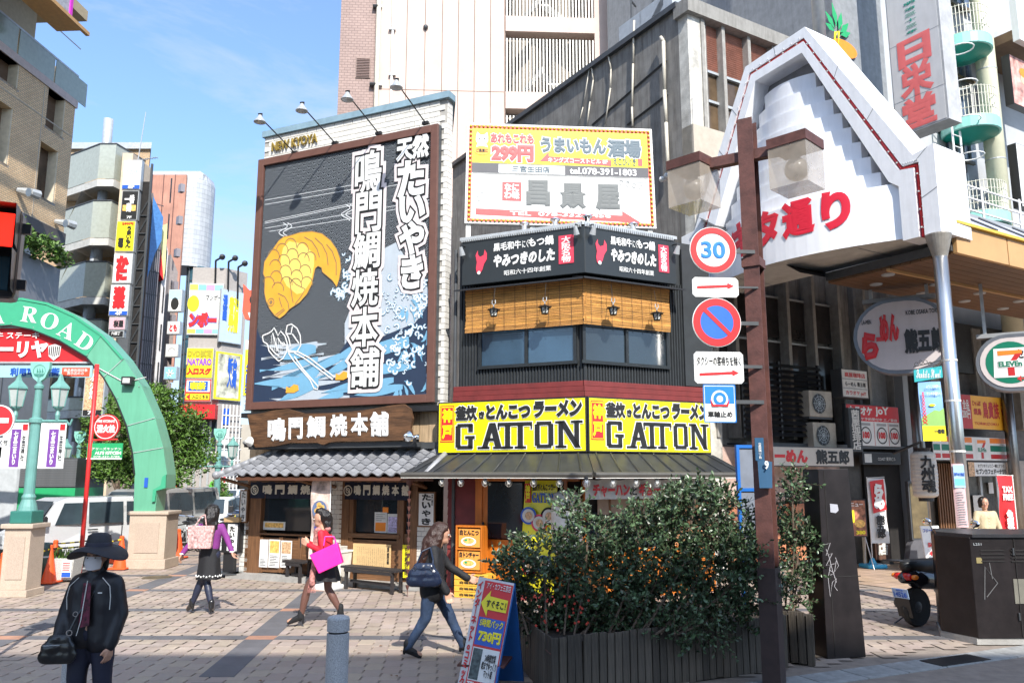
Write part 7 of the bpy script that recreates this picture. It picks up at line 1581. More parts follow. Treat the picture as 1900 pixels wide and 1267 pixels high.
sheet(Ou,In,0,.5,'arch_band',AG,t);sheet(Ou[:8],lerp(Ou,In,.08)[:8],-.03,0,'rim',ADG,t);
sheet(lerp(Ou,In,.02)[:7],In[:7],-.012,0,'lettering_field',ADG,t)
legp=[ua(*p)for p in((250,878),(310,880),(309,905),(292,910),(288,948),(248,948))]
MB().poly(legp,0.001,.5).build('leg',AG,t);MB().poly([ua(*p)for p in((310,880),(309,905),(292,910),(289,930),(284,930),(286,908),(300,900),(303,884))],-.06,0).build('leg_bracket',ADG,t)
for k in(7,9,10):a,b_=Ou[k],In[k];MB().line([a,b_],.02,-.015).build('panel_joint',flat('joint_green',(.3,.4,.36),.5),t)
a,b_=ua(232,700),ua(250,715);MB().box(a[0],b_[0],-.18,0,b_[1],a[1]).build('floodlight',BLACK,t);MB().box(a[0]+.04,b_[0]-.04,-.19,-.18,b_[1]+.04,a[1]-.04).build('floodlight_glass',OFFW,t)
a,b_=ua(269,886),ua(274,904);MB().box(a[0],b_[0],-.02,0,b_[1],a[1]).build('blue_plate',BLUE,t);MB().tube([(ua(183,683)[0],-.02,ua(183,683)[1]),(ua(232,710)[0],-.02,ua(232,710)[1]),(ua(272,700)[0],-.02,ua(272,700)[1])],.012,4).build('cable',OFFW,t)
MB().tube([(p[0],-.02,p[1])for p in In],.02,5).build('inner_rim',BLACK,t)
b=MB()
for k in range(11):
 for q in(.08,.92):b.ball((Ou[k][0]*(1-q)+In[k][0]*q,-.012,Ou[k][1]*(1-q)+In[k][1]*q),.016,5)
b.build('bolts',MATS['joint_green'],t,kind='stuff')
for ch,px,py,w_,rot in(("𝐀",-6,586,34,-.02),("𝐑",56,584,32,.12),("𝐎",93,596,34,.28),("𝐀",126,613,34,.42),("𝐃",158,634,32,.55)):
 u,z=ua(px,py);uu=w_*18.9/1530;mb=MB();letters(mb,ch,-uu/2,-uu*.46,uu/2,uu*.46,0,.0,4);ca_,sa_=math.cos(-rot),math.sin(-rot)
 mb.v=[(u+x*ca_-z_*sa_,-.022+y,z+x*sa_+z_*ca_)for x,y,z_ in mb.v];mb.build('lettering',WHITE,t)
GRN=mat('beige_granite',(.46,.37,.29),.6,var=.16,scale=60,dirt=.2);PGD=gnd(271,1053)
t2=thing('granite_pedestal','beige granite pedestal carrying the right leg of the green arch','pedestal',(atY(271,1050,YA).x,YA+.27,0),0)
hz=ua(270,948)[1]
MB().cbox(-.42,.42,-.34,.34,.22,hz-.08,.012).build('shaft',GRN,t2);MB().cbox(-.47,.47,-.39,.39,0,.22,.015).build('plinth',GRN,t2);MB().cbox(-.47,.47,-.38,.38,hz-.08,hz-.0,.02).build('cap',GRN,t2);MB().box(-.27,.27,-.355,-.342,.36,hz-.26).build('inset_panel',mat('granite_inset',(.42,.33,.26),.6,var=.16,scale=60),t2)
t=fthing('red_arch_advert','red half-round steak restaurant advert inside the green arch, white katakana and shield badge','sign',FAr);SR=Sign(FAr,t,.1)
MB().poly([ua(*p,.1)for p in((-120,672),(183,672),(170,664),(150,648),(120,631),(85,617),(45,609),(0,609),(-60,632),(-120,660))],.1,.22).build('panel',RED,t)
MB().tube([(p[0],.08,p[1])for p in[ua(*q,.1)for q in((-120,673),(184,673))]],.03,5).build('trim',LGREY,t)
p0,p1=ua(2,632,.08),ua(88,664,.08);letters(MB(),"ーリヤ",p0[0]-.05,p1[1],p1[0],p0[1]+.0,.07,.06).build('lettering',WHITE,t);p0,p1=ua(-8,616,.08),ua(73,629,.08);letters(MB(),"牛 ステーキ",p0[0],p1[1],p1[0],p0[1],.07,.02).build('lettering',WHITE,t)
u,z=ua(101,654,.08);MB().poly([(u-.15,z+.16),(u,z+.2),(u+.15,z+.16),(u+.13,z-.08),(u,z-.19),(u-.13,z-.08)],.07,.09).build('shield',WHITE,t);b=MB()
for k in range(6):b.box(u-.12+k*.045,u-.10+k*.045,.058,.066,z-.1+abs(k-2.5)*.015,z+.14)
b.build('shield_stripes',INK,t)
FH=Fr((atY(90,690,21).x,21),0);a,b_=FH.uz(-60,678),FH.uz(170,700);t=fthing('shopping_street_banner','long pale blue shopping street banner with a red box, under the red advert','banner',FH)
MB().box(a[0],b_[0],0,.04,b_[1],a[1]).build('cloth',flat('pale_aqua_print',(.35,.62,.68),.5),t);c_,d_=FH.uz(20,682),FH.uz(110,698);letters(MB(),"利用可商店街",c_[0],d_[1],d_[0],c_[1],-.01,.05).build('lettering',BLUE,t)
c_,d_=FH.uz(116,682),FH.uz(166,698);MB().box(c_[0],d_[0],-.012,-.002,d_[1],c_[1]).build('red_box',REDO,t);letters(MB(),"商品券利用対象\n表示店のみ",c_[0]+.05,d_[1]+.03,d_[0]-.05,c_[1]-.03,-.02,.02).build('lettering',WHITE,t)
t,W,H=vsign(Fr((atY(170,740,26).x,26),0),159,684,190,772,FOOD2,'tall food photo sign with white 7F at the bottom, under the arch beside the tree',None,name='floor_sign');L(t,"炭\n火\n焼",W,H,.3,.35,.7,.92,WHITE,.03,.05);MB().box(.04,W-.04,-.028,-.021,.04,H*.13).build('strip',INK,t);L(t,"7F",W,H,.3,.03,.7,.11,WHITE,.04,.05)
# LAMP POSTS
LG=mat('verdigris_paint',(.13,.30,.27),.45,var=.1);LGL2=mat('frosted_lantern_glass',(.42,.46,.44),.25,var=.1)
def lamp_post(p,s,lab,ped=False,banners=True,zb=0.0):
 t=thing('twin_lamp_post',lab,'lamp post',(p[0],p[1],0),0)
 if ped:
  MB().cbox(-.30*s,.30*s,-.30*s,.30*s,.0,.12,.01).cbox(-.25*s,.25*s,-.25*s,.25*s,.12,zb-.08,.01).cbox(-.31*s,.31*s,-.31*s,.31*s,zb-.08,zb,.015).build('granite_base',GRN,t);MB().box(-.16*s,.16*s,-.265*s,-.255*s,.3,zb-.22).build('inset_panel',MATS['granite_inset'],t)
 k=s
 MB().cbox(-.21*k,.21*k,-.21*k,.21*k,zb,zb+.24*k,.02).build('base_block',mat('deep_verdigris',(.03,.16,.13),.45),t)
 MB().lathe([(.18*k,.22*k),(.16*k,.32*k),(.12*k,.45*k),(.13*k,.5*k),(.10*k,.56*k),(.095*k,1.9*k),(.10*k,1.92*k),(.13*k,1.95*k),(.13*k,2.02*k),(.08*k,2.05*k),(.065*k,2.6*k),(.09*k,2.63*k),(.09*k,2.68*k),(.05*k,2.72*k),(.05*k,2.9*k)],(0,0,zb),16).build('column',LG,t,smooth=False)
 MB().tube([(-.62*k,0,zb+1.98*k),(.62*k,0,zb+1.98*k)],.03*k,6).tube([(.6*k,0,zb+1.98*k),(.68*k,0,zb+1.9*k),(.72*k,0,zb+2.02*k)],.02*k,5).build('crossbar',LG,t)
 for sx in(-1,1):
  x=.42*k*sx;MB().lathe([(.035*k,2.0*k),(.05*k,2.1*k),(.03*k,2.18*k),(.09*k,2.24*k),(.10*k,2.27*k)],(x,0,zb),8).build('lamp_arm',LG,t)
  l_=MB().lathe([(.11*k,2.27*k),(.17*k,2.62*k)],(x,0,zb),6).build('lamp_glass',LGL2,t);MB().lathe([(.20*k,2.62*k),(.19*k,2.66*k),(.07*k,2.78*k),(.05*k,2.84*k),(.02*k,2.92*k)],(x,0,zb),6).build('lamp_roof',LG,t)
  b=MB()
  for q in range(6):a_=PI/3*q;b.cone((x+.115*k*math.cos(a_),.115*k*math.sin(a_),zb+2.27*k),(x+.175*k*math.cos(a_),.175*k*math.sin(a_),zb+2.63*k),.012*k,.012*k,4)
  b.build('lamp_frame',LG,t)
  if banners:
   x0b,x1b=(.12*k,.62*k)if sx>0 else(-.62*k,-.12*k);MB().box(x0b,x1b,-.01,.01,zb+1.05*k,zb+1.94*k).build('banner_cloth',WHITE,t);MB().box(x0b+.17*k,x1b-.14*k,-.016,-.011,zb+1.08*k,zb+1.82*k).build('purple_band',flat('purple_print',(.16,.05,.28),.5),t)
   letters(MB(),"七\n五\n三\nま\nい\nり",x0b+.22*k,zb+1.12*k,x1b-.19*k,zb+1.78*k,-.022,.05).build('lettering',WHITE,t);MB().box(x1b-.12*k,x1b-.02*k,-.016,-.011,zb+1.8*k,zb+1.92*k).build('red_seal',RED,t);letters(MB(),"生\n田\n神\n社",x1b-.11*k,zb+1.2*k,x1b-.04*k,zb+1.7*k,-.022,.01).build('lettering',INK,t)
 MB().poly([(-.19*k,zb+3.16*k),(.19*k,zb+3.16*k),(.19*k,zb+3.02*k),(.12*k,zb+2.84*k),(0,zb+2.74*k),(-.12*k,zb+2.84*k),(-.19*k,zb+3.02*k)],-.04,.04).build('shield',mat('mint_shield',(.22,.50,.42),.45),t)
 b=MB();b.poly([(-.11*k,zb+2.92*k),(.11*k,zb+2.92*k),(.08*k,zb+2.87*k),(-.08*k,zb+2.87*k)],-.045)
 for q in(-.05,.0,.05):b.poly([(q*k,zb+2.93*k),(q*k+.04*k,zb+2.95*k),(q*k,zb+3.05*k)],-.045)
 b.ring(0,zb+2.98*k,.115*k,.125*k,-.046,16);b.build('ship_emblem',mat('emblem_green',(.05,.2,.16),.5),t);return t
pl1=gnd(36,1104);zb1=atY(40,972,pl1.y-.3)[2]
ztop=atY(52,672,pl1.y)[2];s1=(ztop-zb1)/3.16
lamp_post(pl1,s1,'green twin lantern lamp post on a granite base at the left edge',True,True,zb1)
for(px,base_px,py,topy,lab,bn)in((398,398,985,795,'green twin lantern lamp post beyond the bicycles, right of the arch',False),(138,134,985,800,'smaller green lamp post behind the fire hydrant sign',True)):
 pq=gnd(base_px,py);zt3=atY(px,topy,pq.y)[2];lamp_post(pq,zt3/3.16,lab,False,bn,0)
# VEHICLES
TYRE=mat('tyre_rubber',(.02,.02,.02),.8);CARGL=mat('car_glass',(.035,.05,.06),.05,var=.3,scale=1.5,spec=1);HL=mat('headlight',(.55,.57,.58),.1,metal=.4)
def vehicle(name,lab,p,rz,L_,W,prof,belt,paint,wheels,wr,sidewin,front,group=None,cat='van'):
 """prof: side outline (x forward, z) going round; front: (i,j) indices of the windscreen edge"""
 t=thing(name,lab,cat,p,rz,group);h=max(q[1]for q in prof)
 def hw(z):return W/2*(1-.13*max(0,(z-belt)/(h-belt))**1.3)-(.04 if z<.4 else 0)
 n=len(prof);v=[]
 for s_ in(1,.93,-.93,-1):
  for(x,z)in prof:v.append((x,hw(z)*s_,z))
 v=[(x*(.985 if abs(y)>W*.45 else 1),y,z-(.02 if(abs(y)>W*.40 and z>belt)else 0))for x,y,z in v]
 f=[(k*n+i,k*n+(i+1)%n,(k+1)*n+(i+1)%n,(k+1)*n+i)for k in range(3)for i in range(n)]+[tuple(range(n-1,-1,-1)),tuple(range(3*n,4*n))]
 MB()._add(v,f).build('body',paint,t,bevel=.025)
 for sd in(1,-1):
  for(a,b_,c,d)in sidewin:
   MB()._add([(q[0],(hw(q[1])+.012)*sd,q[1])for q in(a,b_,c,d)],[(0,1,2,3)]).build('side_window',CARGL,t)
  for x in wheels:
   w_=MB().lathe([(wr*.55,-.09),(wr*.95,-.1),(wr,-.06),(wr,.06),(wr*.95,.1),(wr*.55,.09)],(x,(W/2-.09)*sd,wr),20,'y').build('wheel',TYRE,t);MB().lathe([(wr*.1,-.02),(wr*.6,-.0),(wr*.6,.01)],(x,(W/2-.0)*sd,wr),14,'y').build('rim',CHROME,w_)
   MB().lathe([(wr*1.12,-.01),(wr*1.16,.01)],(x,(W/2-.01)*sd,wr),20,'y').build('wheel_arch',BLACK,t)
  x_,z_=front[2];MB().cbox(x_-.12,x_+.03,(W*.32)*sd-.16,(W*.32)*sd+.16,z_-.10,z_+.10,.02).build('headlight',HL,t)
  mx_=front[0][0]-.05;MB().cbox(mx_-.05,mx_+.05,(W/2+.10)*sd-.07,(W/2+.10)*sd+.07,belt+.05,belt+.24,.02).build('wing_mirror',BLACK,t)
  MB().box(L_*.0,L_*.07,(hw(.75)+.004)*sd-.01,(hw(.75)+.004)*sd+.01,belt-.12,belt-.09).build('door_handle',BLACK,t)
  for q in(sidewin[0][0][0]+.03,sidewin[-1][1][0]-.02)if len(sidewin)<2 else(sidewin[0][1][0]+.02,sidewin[1][1][0]+.02):MB().box(q-.006,q+.006,(hw(.6))*sd-.006,(hw(.6))*sd+.006,.35,belt).build('door_gap',BLACK,t)
 (xa,za),(xb,zb_)=front[0],front[1]
 o=.014
 MB()._add([(xa+o,hw(za)*.86,za+o),(xa+o,-hw(za)*.86,za+o),(xb+o,-hw(zb_)*.86,zb_+o),(xb+o,hw(zb_)*.86,zb_+o)],[(0,1,2,3)]).build('windscreen',CARGL,t)
 fx_=front[2][0];MB().box(fx_+.0,fx_+.05,-W*.3,W*.3,.28,.42).build('grille',BLACK,t);MB().box(fx_+.04,fx_+.065,-.17,.17,.44,.54).build('number_plate',WHITE,t)
 for k in(-1,1):MB().tube([(xa+.03,.1*k+.2,za+.03),((xa+xb)/2+.03,.1*k-.25,(za+zb_)/2+.03)],.008,4).build('wiper',BLACK,t)
 return t
SIL=mat('silver_car_paint',(.68,.69,.70),.3,metal=.25,var=.03,coat=.5);GRYP=mat('grey_car_paint',(.36,.37,.37),.3,metal=.25,var=.03,coat=.5);WHP=mat('white_car_paint',(.75,.76,.76),.3,var=.03,coat=.5);BLP=mat('navy_car_paint',(.03,.06,.14),.25,metal=.3,var=.03,coat=.6)
vh=1.58
kprof=[(1.62,.22),(1.66,.45),(1.62,.78),(1.30,.95),(.93,1.50),(.70,1.58),(-1.5,1.60),(-1.62,1.40),(-1.66,.5),(-1.62,.22)]
p=gnd(118,1060);d_=math.radians(-62)
vehicle('parked_van','silver boxy van parked facing the square, right behind the left lamp post',(p.x-.55,p.y+1.75,0),math.radians(-128),3.3,1.45,kprof,.93,SIL,(1.05,-1.1),.27,[((.98,.96),(.30,.96),(.30,1.45),(.78,1.45)),((.22,.96),(-.6,.96),(-.6,1.46),(.22,1.46)),((-.68,.96),(-1.5,.96),(-1.42,1.46),(-.68,1.46))],((1.30,.97),(.96,1.48),(1.63,.62)))
hprof=[(2.2,.22),(2.24,.55),(2.15,.85),(1.75,1.02),(1.15,1.62),(.9,1.70),(-2.2,1.72),(-2.3,1.5),(-2.32,.5),(-2.25,.22)]
p=gnd(205,1030);vehicle('parked_van','grey long van behind the silver van, partly hidden by the granite pedestal',(p.x-.2,p.y+3.0,0),math.radians(-101),4.5,1.65,hprof,1.0,GRYP,(1.5,-1.45),.32,[((1.4,1.03),(.6,1.03),(.6,1.55),(.95,1.57)),((.5,1.03),(-.7,1.03),(-.7,1.57),(.5,1.57)),((-.8,1.03),(-2.1,1.03),(-2.0,1.57),(-.8,1.57))],((1.74,1.04),(1.18,1.60),(2.16,.75)))
FTk=Fr((gnd(95,1020).x,24.5),4);t=fthing('lorry','big lorry with grey slatted box body and green lower edge behind the silver van','lorry',Fr((atY(-60,900,24.5).x,24.5),4));fr_=Fr((atY(-60,900,24.5).x,24.5),4)
a,b_=fr_.uz(40,849),fr_.uz(140,905);ta=fr_.uz(-60,849)[0]
MB().box(a[0],b_[0],0,2.0,b_[1],a[1]).build('slatted_body',DGREY,t);me=MB().box(0,b_[0]-a[0],-.03,.0,0,.045).mesh('slat',mat('slat_grey',(.16,.165,.17),.4,metal=.4))
n_=16
for k in range(n_):inst(me,'slat',t,(a[0],0,b_[1]+.04+k*(a[1]-b_[1]-.08)/n_))
MB().box(a[0]-3,b_[0],-.01,2,.55,b_[1]).build('green_skirt',GREENP,t);MB().box(a[0]-1.8,a[0],-.02,2,.55,a[1]).build('front_body',mat('pale_lorry_grey',(.42,.44,.45),.4),t);MB().box(a[0]-.06,a[0]+.02,-.05,0,.5,a[1]+.05).build('corner_post',LGREY,t)
for x in(a[0]+.4,b_[0]-.8,a[0]-1.2):MB().lathe([(.2,-.1),(.42,-.1),(.42,.1),(.2,.1)],(x,.15,.42),18,'y').build('wheel',TYRE,t)
cprof=[(2.0,.2),(2.05,.5),(1.95,.68),(1.0,.86),(.45,1.32),(-.9,1.38),(-1.6,.95),(-2.0,.9),(-2.05,.4),(-2.0,.2)]
for(px,py,paint,lab,rz)in((338,1010,WHP,'white car facing the square, behind the bicycles',-80),(425,1000,BLP,'dark blue car with a pale roof, between the lamp post and the standing sign',-84),(392,962,SIL,'silver car further back between the white and blue cars',-84),(306,968,WHP,'white and green taxi far back beside the arch leg',-78)):
 p=gnd(px,py);vehicle('parked_car',lab,(p.x,p.y+1.9,0),math.radians(rz),4,1.6,cprof,.88,paint,(1.3,-1.3),.29,[((.85,.9),(-.1,.9),(-.1,1.28),(.45,1.26)),((-.2,.9),(-1.3,.9),(-.95,1.30),(-.2,1.3))],((1.0,.88),(.48,1.30),(1.98,.55)),'cars waiting on the road','car')
BKM={}
def bicycle(p,rz,col,lab):
 t=thing('parked_bicycle',lab,'bicycle',p,rz,'bicycles parked by the road')
 for x in(-.5,.5):
  w_=MB();w_.tube([(x+.31*math.cos(a),0,.32+.31*math.sin(a))for a in[PI*k/10 for k in range(21)]],.018,5);w_=w_.build('wheel',TYRE,t);s_=MB()
  for k in range(8):a=k*PI/8;s_.cone((x-.3*math.cos(a),0,.32-.3*math.sin(a)),(x+.3*math.cos(a),0,.32+.3*math.sin(a)),.003,.003,3)
  s_.build('spokes',CHROME,w_)
 MB().tube([(-.5,0,.32),(-.12,0,.3),(.35,0,.75),(-.22,0,.72),(-.12,0,.3)],.018,6).tube([(-.22,0,.72),(-.5,0,.32)],.014,5).tube([(.5,0,.32),(.33,0,.92)],.018,6).build('frame',col,t)
 MB().tube([(.25,-.25,.98),(.33,-.1,.95),(.33,.1,.95),(.25,.25,.98)],.014,5).build('handlebar',CHROME,t);MB().ball((-.25,0,.84),.1,8,(1.3,.7,.4)).build('saddle',BLACK,t);MB().box(.42,.68,-.14,.14,.7,.9).build('basket',DGREY,t)
for k,(px,py,rz,c_,lab)in enumerate(((330,1024,1.25,BLACK,'black bicycle parked nearest the arch pedestal'),(350,1026,1.4,LGREY,'grey bicycle in the middle, left of the woman in purple'),(412,1030,1.1,BLACK,'black bicycle just right of the woman in purple'),(420,1018,1.3,YEL,'yellow bicycle behind the standing sign'),(436,1006,1.2,RED,'red bicycle farthest back beside the cake shop'))):bicycle(gnd(px,py),rz,c_,lab)
CONE=mat('orange_cone_plastic',(.80,.10,.02),.45,var=.06);t0=None;cpos=[]
for k,(px,py,lab)in enumerate(((0,1104,'orange traffic cone at the very left edge of the picture'),(40,1088,'orange traffic cone right beside the granite lamp base'),(88,1082,'orange traffic cone left of the white planter box'),(222,1056,'orange traffic cone just right of the masked woman'),(98,1068,'orange traffic cone half hidden behind the planter box'),(207,1044,'orange traffic cone behind the hat of the masked woman'),(307,1042,'orange traffic cone at the right foot of the pedestal'),(329,1036,'orange traffic cone left of the purple sleeve'))):
 p=gnd(px,py);cpos.append(p)
 if t0 is None:
  t0=t=thing('traffic_cone',lab,'traffic cone',p,0,'orange traffic cones');MB().cbox(-.20,.20,-.20,.20,0.012,.05,.01).lathe([(.15,.045),(.145,.08),(.045,.66),(.05,.68),(.05,.72),(.03,.74)],n=20).build('body',CONE,t);MB().box(-.21,.21,-.21,.21,0,.012).build('rubber_base',TYRE,t)
 else:dup(t0,p,0,lab)
def striped(a,b_,lab):
 t=thing('barrier_bar',lab,'barrier bar',(0,0,0));n=14;d=b_-a
 for k in range(n):q=a+d*k/n;q2=a+d*(k+1)/n;MB().cone((q.x,q.y,.66-.04*math.sin(PI*k/n)),(q2.x,q2.y,.66-.04*math.sin(PI*(k+1)/n)),.018,.018,6).build('stripe',(YEL if k%2 else BLACK),t)
striped(cpos[0],cpos[2],'yellow and black striped bar between the leftmost cone and the planter cone');striped(cpos[2],cpos[3],'yellow and black striped bar running behind the masked woman');striped(cpos[4],cpos[5],'yellow and black striped bar behind the planter box')
p=gnd(115,1078);t=thing('planter_box','white speckled planter box with grassy plants and a small notice behind the cones','planter',p,.05);MB()._add([(-.26,-.18,.05),(.26,-.18,.05),(.26,.18,.05),(-.26,.18,.05),(-.3,-.22,.46),(.3,-.22,.46),(.3,.22,.46),(-.3,.22,.46)],[(0,3,2,1),(0,1,5,4),(1,2,6,5),(2,3,7,6),(3,0,4,7),(4,5,6,7)]).build('box',mat('speckled_white',(.5,.5,.47),.8,var=.35,scale=70),t)
MB().box(.08,.27,-.235,-.225,.1,.42).build('notice',WHITE,t);MB().box(.09,.26,-.24,-.236,.11,.2).build('notice_picture',BLUE,t);b=MB()
for k in range(5):b.box(.10,.24,-.24,-.236,.23+.035*k,.245+.035*k)
b.build('print_lines',RED,t);b=MB()
for k in range(160):
 x,y=rn.uniform(-.26,.26),rn.uniform(-.18,.18);a_=rn.uniform(0,6.28);l_=rn.uniform(.1,.26);v=rn.uniform(.7,1.4);b.tc=(v,v,v*.8);e=Vector((math.cos(a_)*.012,math.sin(a_)*.012,0));q=Vector((x,y,.45));tip=q+Vector((math.cos(a_+1.5)*l_*.6,math.sin(a_+1.5)*l_*.6,l_));b._add([tuple(q-e),tuple(q+e),tuple(tip)],[(0,1,2)])
b.build('grass_blades',LEAF,t,kind='stuff')
p=gnd(76,1082);t=thing('dark_bollard','thick dark green rounded bollard in front of the silver van','bollard',p);MB().lathe([(.15,0),(.16,.65),(.14,.74),(.08,.78)],n=20).build('body',mat('dark_green_metal',(.03,.06,.05),.35),t,smooth=True);MB().lathe([(.165,.5),(.165,.53)],n=20).build('ring',LGREY,t)
p=gnd(147,1072);zt_=atY(163,676,p.y)[2];t=thing('fire_hydrant_sign','red pole with round FIRE HYDRANT sign and green restaurant plate','sign',p);RP=mat('red_pole_paint',(.60,.03,.03),.4,var=.1)
MB().cone((0,0,0),(.0,0,zt_),.045,.045,12).build('pole',RP,t,smooth=True);FHy=Fr((p.x,p.y),0);c_=FHy.uz(198,792,0)
MB().tube([(0,0,c_[1]+.1),(c_[0]-.2,0,c_[1]+.25)],.02,6).tube([(0,0,c_[1]-.28),(c_[0]+.25,0,c_[1]-.26)],.02,6).build('arm',RP,t)
MB().lathe([(.27,-.02),(.27,.05)],(c_[0],0,c_[1]),32,'y').build('disc',RP,t);MB().ring(c_[0],c_[1],.235,.25,-.026,32).build('white_ring',WHITE,t)
letters(MB(),"消火栓",c_[0]-.2,c_[1]-.13,c_[0]+.2,c_[1]+.05,-.03,.05).build('lettering',WHITE,t);letters(MB(),"FIRE HYDRANT",c_[0]-.19,c_[1]+.09,c_[0]+.19,c_[1]+.15,-.03,.04).build('lettering',WHITE,t)
a,b_=FHy.uz(163,822),FHy.uz(226,852);MB().box(a[0],b_[0],-.01,.02,b_[1],a[1]).build('green_plate',GREENP,t);letters(MB(),"ALI'S KITCEN",a[0]+.17,b_[1]+.1,b_[0]-.02,b_[1]+.17,-.016,.05).build('lettering',WHITE,t);letters(MB(),"アリーズキッチン",a[0]+.1,b_[1]+.19,b_[0]-.02,b_[1]+.25,-.016,.03).build('lettering',WHITE,t);letters(MB(),"078-322-3786",a[0]+.15,b_[1]+.04,b_[0]-.04,b_[1]+.08,-.016,.02).build('lettering',WHITE,t);MB().box(a[0],b_[0],-.018,-.012,b_[1],b_[1]+.03).build('white_strip',WHITE,t)
FSg=Fr((atY(0,450,4.6).x,4.6),24);t=fthing('traffic_signal','black pedestrian traffic signal with glowing red upper lens at the upper left edge','traffic signal',FSg);a,b_=FSg.uz(50,388),FSg.uz(50,555)
xr_=a[0];MB().cbox(xr_-.42,xr_-.02,.0,.2,b_[1],a[1],.035).build('housing',mat('signal_black',(.012,.012,.014),.35),t);hm_=(a[1]+b_[1])/2
for(z0_,z1_,m,nm)in((hm_+.03,a[1]-.04,mat('red_signal_lens',(.9,.02,.01),.3,var=.1,emit=1.4),'red_lens'),(b_[1]+.04,hm_-.03,mat('dark_signal_lens',(.01,.04,.06),.2),'dark_lens')):
 MB().cbox(xr_-.36,xr_-.055,-.012,.0,z0_,z1_,.005).build(nm,m,t);b=MB();b.tube([(xr_-.38,-.10,z0_-.0),(xr_-.38,-.16,z1_),(xr_-.34,-.17,z1_+.03),(xr_-.07,-.17,z1_+.03),(xr_-.035,-.16,z1_),(xr_-.035,-.10,z0_)],.012,5)
 MB()._add([(xr_-.39,.01,z1_+.03),(xr_-.03,.01,z1_+.03),(xr_-.03,-.17,z1_+.02),(xr_-.39,-.17,z1_+.02),(xr_-.03,.01,z0_-.01),(xr_-.03,-.1,z0_+.0)],[(0,1,2,3),(1,4,5,2)]).build('visor',MATS['signal_black'],t)
MB().poly([(xr_-.26,hm_+.07),(xr_-.16,hm_+.07),(xr_-.15,hm_+.25),(xr_-.27,hm_+.25)],-.016).disc(xr_-.21,hm_+.3,.035,-.016,10).build('standing_figure',mat('signal_yellow_figure',(.95,.45,.1),.4,emit=1.2),t)
for z in(a[1]-.1,b_[1]+.1):MB().box(xr_-.03,xr_+.02,.08,.12,z-.03,z+.03).build('hinge',BLACK,t)
MB().cone((xr_-.9,.1,0),(xr_-.9,.1,4.2),.07,.07,12).tube([(xr_-.9,.1,a[1]-.1),(xr_-.4,.1,a[1]-.1)],.03,6).build('post',LGREY,t)
FNo=Fr((atY(0,780,9).x,9),3);t=fthing('no_entry_sign','round red no entry sign with white bar and small white plate at the left edge','traffic sign',FNo);c_=FNo.uz(-4,780);r_=FNo.uz(26,780)[0]-c_[0]
MB().lathe([(r_,0),(r_,.02)],(c_[0],0,c_[1]),32,'y').build('disc',WHITE,t);MB().disc(c_[0],c_[1],r_*.93,-.005,32).build('red_face',RED,t);MB().box(c_[0]-r_*.7,c_[0]+r_*.7,-.012,-.006,c_[1]-r_*.16,c_[1]+r_*.16).build('bar',WHITE,t);a,b_=FNo.uz(-40,812),FNo.uz(17,829);MB().box(a[0],b_[0],0,.02,b_[1],a[1]).build('plate',WHITE,t);letters(MB(),"自転車を除く付",a[0],b_[1]+.02,b_[0]-.02,a[1]-.02,-.006,.02).build('lettering',INK,t);MB().cone((c_[0]-.05,.04,0),(c_[0]-.05,.04,c_[1]+.2),.03,.03,10).build('pole',LGREY,t)
# STREET TREES
def tree(px,base_py,blobs,lab,n,s,seed=3):
 p=gnd(px,base_py);rnd=random.Random(seed);t=thing('street_tree',lab,'tree',p,0,None);b=MB();cr=[]
 for(bx,by,rx,ry)in blobs:q=atY(bx,by,p.y+rnd.uniform(-.5,.5));k=p.y/FPX;cr.append(((q.x-p.x,q.y-p.y,q.z),(rx*k,min(rx,ry)*k*.9,ry*k)))
 top=max(c[0][2]for c in cr);tk=MB();tk.tube([(0,0,0),(.03,.02,1.2)],.12,8);tk.cone((0.03,.02,1.2),(.0,0,top),.11,.03,7)
 for(c,r)in cr:tk.cone((0,0,max(1.0,c[2]*.55)),c,.05,.012,5)
 tk.build('trunk',BARK,t)
 tot=sum(r[0]*r[2]for c,r in cr)
 for(c,r)in cr:
  m=int(n*r[0]*r[2]/tot/9)
  for k in range(m):
   d=Vector((rnd.gauss(0,1),rnd.gauss(0,1),rnd.gauss(0,1))).normalized()*rnd.uniform(.35,1.0);cc=(c[0]+d.x*r[0],c[1]+d.y*r[1],c[2]+d.z*r[2]);foliage(b,cc,(s*1.6,s*1.6,s*.8),9,s,rnd,(.6,1.35),.45)
 b.build('crown',LEAF,t,kind='stuff');return t
tree(300,1008,((285,745,55,40),(330,790,60,45),(270,820,70,50),(345,850,60,35),(210,870,60,28),(300,890,60,22),(250,770,50,60),(365,815,30,20)),'bright green street tree behind the green arch leg',15000,.13)
tree(210,985,((200,780,45,55),(190,850,50,40),(230,880,40,25)),'green street tree behind the fire hydrant sign, inside the arch',6000,.15,5)
tree(410,960,((410,925,18,14),(405,905,14,10)),'small round green tree far down the road right of the lamp post',1500,.16,8)
# UTILITY POLE WITH LANTERNS AND TRAFFIC SIGNS
pp=gnd(1437,1268);t=thing('rusty_street_pole','rusty brown steel H-beam pole carrying two cube lanterns in front of the white gate','pole',pp,math.radians(-32));FPo=Fr((pp.x,pp.y),-32)
zt_=FPo.uz(1375,228)[1];hb=.085
MB().box(-hb,hb,-.10,-.085,0,zt_).build('front_flange',RUST,t);MB().box(-hb,hb,.085,.10,0,zt_).build('rear_flange',RUST,t);MB().box(-.012,.012,-.085,.085,0,zt_).build('web',RUST,t)
MB().box(-.092,.092,-.108,.108,0,1.15).build('lower_sleeve',mat('dark_brown_sleeve',(.045,.025,.022),.6,var=.3,dirt=.4),t);MB().box(-.10,.10,-.12,.12,FPo.uz(1405,497)[1],FPo.uz(1405,497)[1]+.1).build('clamp',RUST,t)
za=FPo.uz(1385,290)[1];ul,ur=FPo.uz(1287,330)[0],FPo.uz(1474,250)[0]
FArm=0
